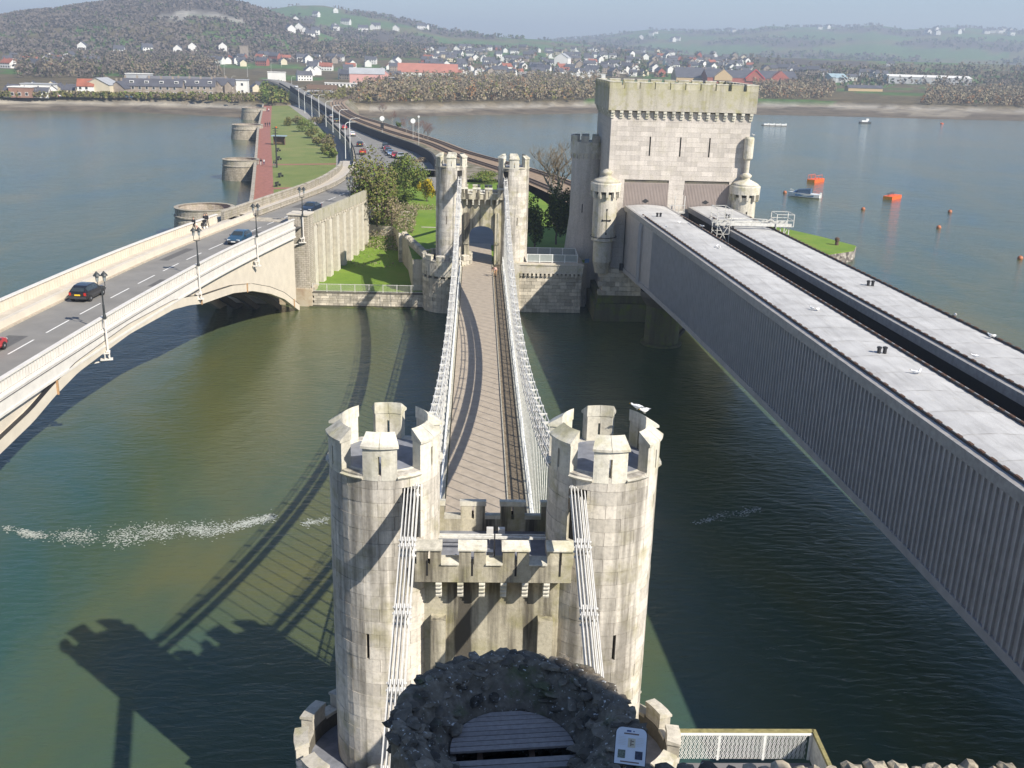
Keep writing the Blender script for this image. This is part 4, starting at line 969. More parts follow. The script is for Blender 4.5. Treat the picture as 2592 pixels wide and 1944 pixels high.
sl = [Vector((p.x, p.y, -0.6)) for p in offs(TRR[:n_], 11)]
mb = MB(); A = offs(TRR[:n_], 2.4, -0.31); Bm = [a.lerp(b_, 0.45)+Vector((0, 0, 0.5)) for a, b_ in zip(A, sl)]; mb.strip(A, Bm); mb.strip(Bm, sl); mb.build('railway_bank', 'bank_mat', kind='structure')
for T in (TRL, TRR):
    tk = thing('railway_track', 'pair of dark running rails, the track %s' % ('next to the blackened wall' if T is TRL else 'on the water side of the railway'), 'track', T[0])
    q = MB(); 
    P_ = Path(T); t = 40.0
    while t < 330:
        p_, d_ = P_.at(t); q.box((p_.x-T[0].x, p_.y-T[0].y, -0.24), (2.5, 0.26, 0.16), math.atan2(d_.y, d_.x)-math.pi/2); t += 0.75
    q.build('sleepers', 'rail_steel', tk, kind='stuff')
    for d in (-0.75, 0.75):
        ln = offs(T, d, -0.16); mb = MB(); A = [p-T[0] for p in offs(ln, -0.1)]; B = [p-T[0] for p in offs(ln, 0.1)]; A2 = [p+Vector((0, 0, 0.17)) for p in A]; B2 = [p+Vector((0, 0, 0.17)) for p in B]
        for p, r_ in ((A, A2), (A2, B2), (B2, B)): mb.strip(p, r_)
        mb.build('rail', 'rail_steel', tk)
# ground between road wall and railway, and behind the gateway
mb = MB(); n_w = 40
WBp = Path(WB)
A = [WBp.at(WBp.d[-1]*i/60)[0]+Vector((0.2, 0, 0)) for i in range(61)]; A = [Vector((p.x, p.y, 6.9)) for p in A]
Bq = []
for p in A:
    i = min(range(len(TRL)), key=lambda k: (TRL[k].x-p.x)**2+(TRL[k].y-p.y)**2); q_ = offs(TRL[max(i-1, 0):i+2], -2.1)[1 if i > 0 else 0]; Bq.append(Vector((q_.x, q_.y, 6.65)))
mb.strip(A, Bq); mb.build('rail_verge', 'bank_mat', kind='structure')
# ================================================================ planting helpers
def leafmat(name, a, b_, c_=None, trans=0.25):
    m, nt, b = base(name); p = pos(nt); n = noise(nt, p, 1.3, 4, 0.7); n2 = noise(nt, p, 7, 3, 0.6)
    c = ramp(nt, n, [(0.3, a), (0.7, b_)]); c = mix(nt, ramp(nt, n2, [(0.35, (0.0,)*3), (0.7, (0.75,)*3)]), c, c_ or b_)
    L(nt, c, b.inputs['Base Color']); b.inputs['Roughness'].default_value = 0.85; b.inputs['Specular IOR Level'].default_value = 0.08
    b.inputs['Transmission Weight'].default_value = 0.0
    return m
leafmat('leaf_green', (0.06, 0.10, 0.02), (0.125, 0.18, 0.035), (0.20, 0.24, 0.06))
leafmat('leaf_dark', (0.025, 0.045, 0.014), (0.06, 0.09, 0.024), (0.10, 0.13, 0.04))
leafmat('leaf_olive', (0.10, 0.11, 0.03), (0.18, 0.18, 0.055), (0.26, 0.23, 0.09))
leafmat('leaf_brown', (0.12, 0.095, 0.065), (0.20, 0.16, 0.105), (0.28, 0.23, 0.16))
leafmat('leaf_yellow', (0.42, 0.29, 0.01), (0.62, 0.44, 0.02), (0.2, 0.2, 0.03))
leafmat('leaf_rust', (0.24, 0.12, 0.05), (0.34, 0.18, 0.08), (0.26, 0.16, 0.09))
leafmat('leaf_pink', (0.17, 0.105, 0.09), (0.25, 0.165, 0.14), (0.2, 0.14, 0.11))
leafmat('dry_stalk', (0.20, 0.16, 0.10), (0.32, 0.27, 0.18), (0.40, 0.34, 0.23))
simple('bark', (0.13, 0.105, 0.08), 0.9, var=0.3, scale=5)
simple('bark_pale', (0.26, 0.235, 0.20), 0.9, var=0.3, scale=5)
RS = random.Random(11)
def leafq(mb, p, s, nrm=None, asp=0.6):
    a = Vector((RS.gauss(0, 1), RS.gauss(0, 1), RS.gauss(0, 1))).normalized()
    b_ = Vector((RS.gauss(0, 1), RS.gauss(0, 1), RS.gauss(0, 1)))
    if nrm is not None: a = (a*0.8+nrm).normalized()
    t = a.cross(b_).normalized(); u = a.cross(t); s2 = s*asp
    mb.add([p-t*s, p+u*s2, p+t*s, p-u*s2], [(0, 1, 2, 3)])
def crown(mb, c, rad, n, size, lumps=9, mats=2, seed=0, floor=None):
    """leaf clumps spread through the volume of an uneven crown"""
    r = random.Random(seed*977+5); cl = []
    for i in range(lumps):
        d = Vector((r.gauss(0, 1), r.gauss(0, 1), r.gauss(0, 0.8))).normalized(); k = r.uniform(0.35, 0.78)
        cl.append((Vector((d.x*rad[0]*k, d.y*rad[1]*k, d.z*rad[2]*k)), r.uniform(0.34, 0.6)))
    for i in range(n):
        o, f = r.choice(cl); d = Vector((r.gauss(0, 1), r.gauss(0, 1), r.gauss(0, 1))).normalized(); k = f*(r.uniform(0.2, 1)**0.45)
        p = Vector((o.x+d.x*rad[0]*k, o.y+d.y*rad[1]*k, o.z+d.z*rad[2]*k)); p = p+Vector(c)
        if floor is not None and p.z < floor: continue
        mb.mi = r.choices(range(mats), weights=[3]+[1]*(mats-1))[0]; leafq(mb, p, size*r.uniform(0.6, 1.4), d)
    mb.mi = 0
def trunk(mb, h, r0, seed=0, limbs=4, lean=0.1, spread=0.5):
    r = random.Random(seed); pts = [Vector((0, 0, -0.3))]; 
    for i in range(1, 5): pts.append(Vector((r.uniform(-lean, lean)*h*i/4, r.uniform(-lean, lean)*h*i/4, h*i/4)))
    mb.tube(pts, [r0*(1-0.18*i) for i in range(5)], 7)
    for k in range(limbs):
        b_ = pts[2+k % 3]; a = r.uniform(0, 6.28); e = b_+Vector((math.cos(a)*h*spread, math.sin(a)*h*spread, h*r.uniform(0.25, 0.5))); m_ = (b_+e)/2+Vector((0, 0, h*0.05)); mb.tube([b_, m_, e], [r0*0.45, r0*0.3, r0*0.12], 5)
def tree_thing(name, label, base_, rad, hc, n, size, mats, cat='bush', group=None, seed=1, tr=0.15, lumps=9, floor=True):
    """base_: foot on the ground; rad: crown radii; hc: height of crown centre"""
    g = thing(name, label, cat, base_, 0, group)
    mb = MB(); trunk(mb, max(hc*0.9, 0.6), tr, seed); mb.build('trunk', 'bark', g)
    mb = MB(); crown(mb, (0, 0, hc), rad, n, size, lumps, len(mats), seed, 0.02 if floor else None); mb.build('crown', mats, g)
    return g
def mpp(p): return (Vector(p)-Vector(CAM)).length/F_PX      # metres per photo pixel there
def bush_px(Z, bx, by, z, w_, h_, sc, label, mats, n=1500, size=0.22, name='bush', cat='bush', group=None, seed=1, dz=None, lumps=9, depth=1.0):
    """foot at zoom pixel (bx,by) on ground z; width/height in zoom pixels at zoom scale sc"""
    p = gpx(*Z(bx, by)) if Z is Z1 else at_z(*Z(bx, by), z); m_ = mpp(p); W_ = w_/sc*m_/2; H_ = h_/sc*m_/2*1.04
    return tree_thing(name, label, p, (W_, W_*depth, H_), H_ if dz is None else dz, n, size, mats, cat, group, seed, tr=0.08+0.02*H_, lumps=lumps)
def bare_tree(name, label, base_, h, seed, mat='bark', twig=None, cat='tree', group=None, levels=4, kids=4, r0=None, upward=0.55):
    g = thing(name, label, cat, base_, 0, group); r = random.Random(seed); mb = MB(); tw = MB()
    def grow(p, d, ln, rad, lev):
        q = p+d*ln*0.5+Vector((r.uniform(-1, 1), r.uniform(-1, 1), 0))*ln*0.05; e = q+(d+Vector((r.uniform(-0.2, 0.2), r.uniform(-0.2, 0.2), 0.1))).normalized()*ln*0.5
        (mb if lev < 2 else tw).tube([p, q, e], [rad, rad*0.8, rad*0.6], 5 if lev < 2 else 3, cap=False)
        if lev >= levels: return
        for k in range(kids):
            a = r.uniform(0, 6.28); s = r.uniform(0.35, 0.8); nd = (d*upward+Vector((math.cos(a)*s, math.sin(a)*s, r.uniform(0.05, 0.45)))).normalized()
            st = p.lerp(e, r.uniform(0.45, 1.0)) if lev else p.lerp(e, r.uniform(0.5, 1.0)); grow(st, nd, ln*r.uniform(0.5, 0.75), rad*0.52, lev+1)
    grow(Vector((0, 0, -0.2)), Vector((0.03, 0.02, 1)), h*0.45, r0 or h*0.022, 0)
    mb.build('trunk', mat, g); tw.build('crown', twig or mat, g)
    return g

# ================================================================ quay, lawn, terrace
# lower lawn sheet (gentle rise to the back) and upper ground
def bank_k(x, y): return sstep(0, 13, y-(126.5-0.55*(x+22)*0.9))
def lawn_z(x, y): return 1.85+1.2*sstep(100, 128, y)+0.15*fbm(x, y, 0.2, 2)
mb = MB(); nx, ny = 26, 30
for i in range(nx+1):
    for j in range(ny+1):
        x = -23.2+i*(16.4/nx); y = 99.2+j*(42.0/ny); mb.v.append((x, y, lawn_z(x, y)+bank_k(x, y)*3.9))
for i in range(nx):
    for j in range(ny): a = i*(ny+1)+j; mb.f.append((a, a+ny+1, a+ny+2, a+1)); mb.m.append(0)
mb.build('lower_lawn', 'lawn', smooth=True, kind='structure')
mb = MB(); poly = [(-9.3, 101.5), (14.5, 101.5), (15.5, 140), (10, 175), (0, 205), (-8.8, 230), (-12, 205), (-10.5, 190), (-18.0, 184), (-17.6, 150), (-19.5, 130), (-14, 128), (-11.2, 117.2)]
mb.prism(poly, 0, lambda p: 6.16); mb.build('island_base', 'quay_stone', kind='structure')
mb = MB(); mb.add([(p[0], p[1], 6.18) for p in poly], [tuple(range(len(poly)))]); mb.build('island_ground', 'lawn', kind='structure')
ISL = poly
def in_poly(x, y, P):
    c = False; j = len(P)-1
    for i in range(len(P)):
        if (P[i][1] > y) != (P[j][1] > y) and x < (P[j][0]-P[i][0])*(y-P[i][1])/(P[j][1]-P[i][1])+P[i][0]: c = not c
        j = i
    return c
def gh(x, y):
    z = -9
    if -23.2 <= x <= -6.8 and 99.2 <= y <= 141.2: z = lawn_z(x, y)+bank_k(x, y)*3.9
    if in_poly(x, y, ISL): z = max(z, 6.18)
    if y > 141 and x < -6: z = max(z, 6.1)
    return z
def gpx(u, v):
    d = Vector(ray(u, v)).normalized(); t = 100.0; o = Vector(CAM)
    while t < 330:
        p = o+d*t
        if p.z <= gh(p.x, p.y): return Vector((p.x, p.y, gh(p.x, p.y)))
        t += 0.25
    return at_z(u, v, 6.2)
mb = MB(); A = dense([(-2.5, 113, 6.2), (-2.6, 125, 6.2), (-4.0, 140, 6.2), (-7.0, 160, 6.6), (-13.5, 182, 7.6)], 6); mb.strip(offs(A, -0.0, 0.012), offs(A, 4.5, 0.012)); mb.build('approach_road', 'asphalt', kind='structure')
ribbon('garden_path', [(-9.5, 127.5, 6.2), (-4.5, 127.2, 6.2)], [(-9.5, 128.1, 6.2), (-4.5, 127.9, 6.2)], 'footway', kind='structure')
qw = thing('quay_wall', 'low coursed stone quay wall below the lawn railing', 'wall', (-15, 99, 0))
mb = MB(); mb.box((-0.0, 0.35, 0.4), (15.8, 0.9, 2.6)); mb.build('core', 'joint_mortar', qw)
for k in range(5):
    x = -7.8+(0.45 if k % 2 else 0)
    while x < 7.6:
        ln = RS.uniform(0.75, 1.15); q = MB(); q.box((x+ln/2, -0.12+RS.uniform(-0.03, 0.03), 0.2+k*0.33+0.165), (ln-0.03, 0.3, 0.305)); q.build('stone', 'quay_stone', qw); x += ln
q = MB(); q.box((0, 0.1, 1.93), (15.9, 0.8, 0.12)); q.build('coping', 'joint_mortar', qw)
q = MB(); q.box((0, -0.35, -0.25), (15.9, 0.7, 0.75)); q.box((-2.5, -0.55, -0.2), (9, 0.6, 0.5)); q.build('weedy_ledge', 'weedy_stone', qw)
rl = thing('lawn_railing', 'pale grey iron railing with thin bars at the edge of the lawn', 'railing', (-15, 99.15, 1.99))
q = MB(); q.box((0, 0, 0.12), (15.2, 0.05, 0.05)); q.box((0, 0, 1.05), (15.2, 0.06, 0.06)); q.build('rails', 'steel_paint', rl)
for k in range(9): q = MB(); q.box((-7.55+k*1.88, 0, 0.55), (0.08, 0.08, 1.1)); q.build('post', 'steel_paint', rl)
q = MB()
for k in range(118): q.box((-7.5+k*0.128, 0, 0.58), (0.02, 0.02, 0.9))
q.build('bars', 'steel_paint', rl, kind='stuff')
# retaining wall in front of the upper garden
rw = thing('garden_retaining_wall', 'dark rubble retaining wall with rounded coping behind the lawn', 'wall', (-9, 109, 0))
a, b_ = Vector((-7.2, 100.8, 0)), Vector((-11.6, 117.6, 0)); d = (b_-a)
q = MB(); q.bar(a-Vector((9, 109, 0))*0+Vector((9, -109, 3.4)), b_+Vector((9, -109, 3.4)), 0.8, 6.6); q.build('core', 'quay_stone', rw)
for k in range(18):
    p_ = a.lerp(b_, (k+0.5)/18); q = MB(); q.box((p_.x+9, p_.y-109, 6.95), (0.95, 0.72, 0.5), 0.25, taper=0.7); q.build('coping_stone', 'quay_stone', rw)
q = MB(); q.box((b_.x+9-0.1, b_.y-109, 3.4), (1.3, 1.3, 6.9), 0.25); q.build('end_pier', 'quay_stone', rw)
for k in range(11):
    q = MB(); q.box((b_.x+9-0.1, b_.y-109-0.62, 0.55+k*0.6), (1.28, 0.14, 0.56), 0.25); q.build('stone', 'quay_stone', rw)
# terrace right of the gateway
te = thing('stone_terrace', 'square stone terrace with corbelled parapet between gateway and railway tower', 'terrace', (9, 102, 0))
mb = MB(); mb.box((0, -1.1, 2.9), (8.7, 6.0, 5.9)); core = mb.build('core', 'joint_mortar', te)
q = MB(); q.box((0.05, -1.5, 5.95), (9.1, 6.2, 1.1)); q.build('parapet_band', 'turret_stone', te)
q = MB(); q.box((0.05, -1.5, 6.56), (9.25, 6.4, 0.12)); q.build('coping', 'turret_stone', te)
q = MB(); q.box((0.25, -1.4, 6.68), (8.4, 5.6, 0.12)); q.build('paving', 'footway', te)
for k in range(16): q = MB(); q.box((-4.2+k*0.565, -4.42, 5.22), (0.3, 0.4, 0.4)); q.build('corbel', 'quay_stone', te)
for k in range(11):
    x = -4.4+(0.5 if k % 2 else 0); h = 0.47
    if k % 2: q = MB(); q.box((-4.17, -4.15, 0.02+k*h+h/2), (0.44, 0.35, h-0.025)); q.build('stone', 'quay_stone', te)
    while x < 4.3:
        ln = min(RS.uniform(0.85, 1.3), 4.45-x); q = MB(); q.box((x+ln/2, -4.15+RS.uniform(-0.035, 0.03), 0.02+k*h+h/2), (ln-0.035, 0.35, h-0.03)); q.build('stone', 'quay_stone', te); x += ln
    for j in range(5): q = MB(); q.box((4.33+RS.uniform(-0.03, 0.03), -3.4+j*1.25+(0.5 if k % 2 else 0), 0.02+k*h+h/2), (0.3, 1.2, h-0.03)); q.build('stone', 'quay_stone', te)
q = MB(); q.box((-4.35, -4.3, 3.4), (0.9, 0.9, 6.8)); q.build('corner_pier', 'turret_stone', te)
fr = thing('terrace_fence', 'white framed glass panel fence round the stone terrace', 'fence', (9, 102, 6.74))
def panel_run(a, b_, n):
    a, b_ = Vector(a), Vector(b_)
    for i in range(n):
        p0, p1 = a.lerp(b_, i/n), a.lerp(b_, (i+1)/n); q = MB(); q.bar(p0+Vector((0, 0, 0.62)), p1+Vector((0, 0, 0.62)), 0.02, 0.86); q.build('panel', 'glass_panel', fr)
        q = MB(); q.bar(p0, p0+Vector((0, 0, 1.15)), 0.09); q.build('post', 'fence_paint', fr)
    for z in (0.17, 1.1): q = MB(); q.bar(a+Vector((0, 0, z)), b_+Vector((0, 0, z)), 0.07); q.build('rail', 'fence_paint', fr)
panel_run((-2.9, -3.9, 0), (3.8, -3.9, 0), 4); panel_run((3.8, -3.9, 0), (3.9, 1.0, 0), 3); panel_run((-2.9, 1.0, 0), (3.9, 1.0, 0), 4)
tag(MB.build((lambda q: (q.box((14.2, 99.0, 6.95), (0.7, 0.06, 0.55), 0.5), q)[1])(MB()), 'blue_sign', 'blue_paint' if 'blue_paint' in MATS else 'steel_paint'), 'small blue notice board at the terrace corner', 'sign')
# islet beyond the tubes
il = thing('stone_jetty', 'grass topped stone jetty end beyond the far railway tube', 'jetty', (61, 140, 0))
poly = [at_z(*Z2(1303, 370), 1.9), at_z(*Z2(1290, 395), 1.9), at_z(*Z2(1120, 420), 1.9), at_z(*Z2(1000, 400), 1.9), at_z(*Z2(700, 330), 1.9), at_z(*Z2(600, 230), 1.9), at_z(*Z2(900, 272), 1.9), at_z(*Z2(1100, 317), 1.9)]
poly = [(p.x-61, p.y-140) for p in poly]
mb = MB(); mb.prism(poly, -0.5, 1.8); mb.build('rubble_wall', 'rubble_mat', il)
mb = MB(); mb.prism([(p[0]*0.985, p[1]*0.985) for p in poly], 1.75, 1.95); mb.build('grass_top', 'lawn', il)
q = MB(); b0 = at_z(*Z2(1195, 365), 1.95); q.lathe([(0.35, 0), (0.3, 0.7), (0.42, 0.8), (0.42, 1.25), (0.1, 1.4)], (b0.x-61, b0.y-140, 1.95), 10); q.build('mooring_post', 'rust_iron', il)

# ---- shrubs and trees on the island by the road
bush_px(Z1, 540, 590, 3.2, 340, 540, 2.765, 'tall ivy-clad olive tree with dark trunk behind the lawn', ['leaf_olive', 'leaf_green', 'leaf_green', 'leaf_brown'], 6500, 0.19, 'ivy_tree', 'tree', seed=3, lumps=16)
bush_px(Z1, 730, 330, 6.2, 330, 270, 2.765, 'large domed evergreen bush beside the bend of the road', ['leaf_green', 'leaf_dark', 'leaf_olive'], 6000, 0.2, 'evergreen_bush', seed=4, lumps=18)
bush_px(Z1, 725, 395, 6.2, 150, 150, 2.765, 'small glossy green bush in front of the large evergreen bush', ['leaf_green', 'leaf_dark'], 2200, 0.17, 'evergreen_bush', seed=5)
bush_px(Z1, 885, 360, 6.2, 120, 160, 2.765, 'yellow flowering gorse bush behind the left gateway tower', ['leaf_yellow', 'leaf_dark', 'leaf_yellow'], 2200, 0.13, 'gorse_bush', seed=6)
bush_px(Z1, 800, 150, 6.4, 170, 110, 2.765, 'pale brown leafless scrub bush beyond the evergreen bush', ['leaf_brown', 'dry_stalk'], 1500, 0.14, 'scrub_bush', seed=7)
bush_px(Z1, 430, 560, 3.2, 160, 330, 2.765, 'dark green ivy bush against the pilastered abutment', ['leaf_dark', 'leaf_green', 'leaf_brown'], 2600, 0.19, 'ivy_bush', seed=8, lumps=12)
bush_px(Z1, 640, 545, 3.2, 170, 230, 2.765, 'tawny leafless thicket between the ivy tree and the garden wall', ['dry_stalk', 'leaf_brown', 'leaf_olive'], 2600, 0.15, 'thicket', seed=9, lumps=12)
bush_px(Z1, 340, 690, 3.2, 130, 110, 2.765, 'low tawny thicket at the foot of the pilastered wall', ['dry_stalk', 'leaf_brown', 'leaf_green'], 1400, 0.14, 'thicket', seed=10, lumps=9)
# dry scrub at the foot of the bank: nobody could count the stalks
mb = MB(); r = random.Random(21)
for i in range(16000):
    x, y = r.uniform(-22.8, -10.5), r.uniform(113, 143); k = bank_k(x, y)
    if k < 0.015 and r.random() > 0.04: continue
    q_ = r.random(); mb.mi = 0 if q_ < 0.5 else (1 if q_ < 0.78 else 2)
    hh = r.uniform(0.0, 1.0)*(0.35+1.0*min(1, k*6)*(0.5+fbm(x, y, 0.5, 2)+0.4)); leafq(mb, Vector((x, y, gh(x, y)+hh)), r.uniform(0.1, 0.24), None, 0.35)
mb.build('dry_scrub', ['dry_stalk', 'leaf_brown', 'leaf_green'], kind='stuff')
mb = MB()
for i in range(2600):
    p_ = at_z(*Z1(r.uniform(600, 945), r.uniform(395, 470)), 6.2); mb.mi = r.choice((0, 0, 1, 2)); leafq(mb, p_+Vector((0, 0, r.uniform(0, 0.5))), r.uniform(0.08, 0.22), None, 0.35)
mb.build('rough_grass', ['dry_stalk', 'leaf_olive', 'leaf_green'], kind='stuff')
q = MB(); c0 = at_z(*Z1(750, 492), 6.2)
st = thing('timber_stile', 'pale timber post and rail frame standing on the garden grass', 'frame', c0)
for x in (-0.95, 0.95): q = MB(); q.box((x, 0, 0.75), (0.18, 0.18, 1.5)); q.build('post', 'bridge_cream', st)
for z in (0.8, 1.4): q = MB(); q.box((0, 0, z), (2.0, 0.1, 0.16)); q.build('rail', 'bridge_cream', st)
for k, (x, y) in enumerate(((755, 503), (797, 478))):
    q = MB(); q.lathe([(0.1, 0), (0.42, 0.1), (0.5, 0.35), (0.3, 0.6), (0.05, 0.66)], n=9); o = q.build('pale_boulder', 'chain_paint'); o.location = at_z(*Z1(x, y), 6.2); tag(o, 'smooth white boulder beside the timber frame on the grass', 'boulder', 'white boulders by the timber frame')
# right of the gateway: ivy, lit grass, bare tree
bush_px(Z1, 1640, 690, 6.2, 170, 330, 2.765, 'dark ivy-covered bush in shade between gateway and stair tower', ['leaf_dark', 'leaf_green'], 2600, 0.2, 'ivy_bush', seed=12, lumps=12)
bush_px(Z1, 1790, 660, 6.2, 210, 420, 2.765, 'tall dark ivy mass in shade against the stair tower', ['leaf_dark', 'leaf_dark', 'leaf_green'], 4200, 0.2, 'ivy_bush', seed=13, lumps=14)
bush_px(Z1, 1290, 235, 6.4, 200, 90, 2.765, 'low green shrub seen between the gateway towers', ['leaf_green', 'leaf_olive'], 1800, 0.16, 'shrub', seed=14)
bush_px(Z1, 1680, 300, 6.4, 150, 110, 2.765, 'mossy green shrub on the railway verge beside the right gateway tower', ['leaf_green', 'leaf_olive'], 1500, 0.16, 'shrub', seed=15)
bare_tree('bare_tree', 'tall leafless grey tree beside the stair tower', at_z(*Z1(1775, 520), 6.2), 17.0, 5, 'bark_pale', 'leaf_brown', levels=5, kids=4)
# along the railway and causeway
for i, (x, y, w_, h_, mt) in enumerate([(910, 383, 70, 55, 0), (985, 378, 95, 58, 1), (1035, 428, 110, 90, 2), (1110, 335+50, 120, 80, 3), (1080, 470, 100, 70, 0), (1145, 505, 90, 75, 2), (1110, 520, 70, 60, 1), (1190, 530, 95, 85, 3), (1175, 580, 70, 75, 0), (1215, 560, 85, 80, 1), (1210, 610, 90, 70, 2)]):
    mats = [['leaf_olive', 'leaf_dark'], ['leaf_olive', 'leaf_brown'], ['leaf_green', 'leaf_olive'], ['leaf_brown', 'leaf_olive']][mt]
    bush_px(Z4, x, y, 4.0, w_, h_, 2.765, '%s in the shrub row along the causeway lawn' % ['dark olive rounded shrub', 'olive-brown rounded shrub', 'bright green rounded shrub', 'tawny brown rounded shrub'][mt], mats, 900, 0.26, 'rounded_shrub', 'shrub', 'shrubs along the causeway lawn', seed=30+i, lumps=10)
bush_px(Z4, 1205, 750, 4.1, 70, 45, 2.765, 'small dark clipped shrub at the near end of the ramp path', ['leaf_dark', 'leaf_olive'], 700, 0.2, 'rounded_shrub', 'shrub', seed=44)
bush_px(Z4, 1250, 735, 4.1, 30, 50, 2.765, 'upright black-green shrub beside the ramp wall', ['leaf_dark', 'leaf_dark'], 400, 0.18, 'rounded_shrub', 'shrub', seed=45)
for i, (x, y, hh) in enumerate([(1575, 330, 7.5), (1640, 390, 6.5), (1735, 450, 7.5), (1800, 480, 7), (1855, 490, 8), (1890, 500, 7)]):
    bare_tree('bare_sapling', 'slender leafless pinkish tree on the water side of the railway', at_z(*Z4(x, y), 6.0), hh, 50+i, 'bark_pale', 'leaf_pink', levels=4, kids=5, group='bare trees beside the railway', r0=0.1)
bush_px(Z4, 1685, 398, 6.2, 45, 45, 2.765, 'small dark evergreen bush among the bare railway trees', ['leaf_dark', 'leaf_green'], 500, 0.2, seed=60)
# ================================================================ cars
simple('car_glass', (0.035, 0.045, 0.05), 0.06, var=0.05, spec=0.8)
simple('tyre', (0.02, 0.02, 0.02), 0.9)
simple('alloy', (0.55, 0.56, 0.58), 0.3, metal=0.7)
simple('head_lamp', (0.75, 0.77, 0.78), 0.12)
simple('tail_lamp', (0.45, 0.02, 0.015), 0.2)
simple('plate_white', (0.8, 0.8, 0.78), 0.5, var=0.02)
simple('plate_yellow', (0.85, 0.58, 0.03), 0.5, var=0.02)
simple('bumper', (0.05, 0.05, 0.055), 0.6)
def paint(name, col):
    m, nt, b = base(name); b.inputs['Base Color'].default_value = (*col, 1); b.inputs['Roughness'].default_value = 0.28; b.inputs['Coat Weight'].default_value = 0.6; b.inputs['Coat Roughness'].default_value = 0.08
for nme, c_ in (('black', (0.012, 0.012, 0.014)), ('blue', (0.028, 0.075, 0.13)), ('darkblue', (0.02, 0.035, 0.06)), ('red', (0.42, 0.02, 0.025)), ('white', (0.75, 0.75, 0.75)), ('silver', (0.36, 0.38, 0.4)), ('green', (0.02, 0.05, 0.035)), ('lightblue', (0.17, 0.26, 0.40)), ('maroon', (0.16, 0.02, 0.03))): paint('paint_'+nme, c_)
# sections along the length (y forward): y, z_low, z_sill, z_belt, z_top, w_sill, w_belt, w_top
HATCH = [(-1.98, 0.42, 0.5, 0.78, 0.82, 0.70, 0.72, 0.60), (-1.92, 0.30, 0.42, 0.92, 0.98, 0.80, 0.80, 0.66), (-1.62, 0.26, 0.40, 0.96, 1.30, 0.85, 0.84, 0.58), (-1.25, 0.24, 0.38, 0.96, 1.42, 0.86, 0.85, 0.60), (-0.45, 0.22, 0.36, 0.95, 1.46, 0.86, 0.86, 0.62), (0.25, 0.22, 0.36, 0.94, 1.42, 0.86, 0.86, 0.60), (0.85, 0.22, 0.36, 0.92, 0.99, 0.86, 0.85, 0.72), (1.45, 0.24, 0.38, 0.84, 0.90, 0.85, 0.83, 0.68), (1.85, 0.28, 0.42, 0.72, 0.78, 0.80, 0.78, 0.60), (2.0, 0.40, 0.46, 0.60, 0.64, 0.66, 0.66, 0.5)]
SALOON = [(-2.2, 0.42, 0.5, 0.78, 0.84, 0.70, 0.72, 0.60), (-2.1, 0.30, 0.42, 0.90, 0.96, 0.80, 0.80, 0.68), (-1.6, 0.26, 0.40, 0.94, 1.00, 0.85, 0.84, 0.70), (-1.15, 0.24, 0.38, 0.94, 1.24, 0.86, 0.85, 0.58), (-0.75, 0.24, 0.38, 0.94, 1.38, 0.86, 0.85, 0.58), (-0.1, 0.22, 0.36, 0.93, 1.42, 0.86, 0.86, 0.60), (0.4, 0.22, 0.36, 0.93, 1.34, 0.86, 0.86, 0.58), (1.0, 0.22, 0.36, 0.91, 0.97, 0.86, 0.85, 0.72), (1.6, 0.24, 0.38, 0.84, 0.89, 0.85, 0.83, 0.68), (2.05, 0.28, 0.42, 0.72, 0.78, 0.80, 0.78, 0.60), (2.2, 0.40, 0.46, 0.60, 0.64, 0.66, 0.66, 0.5)]
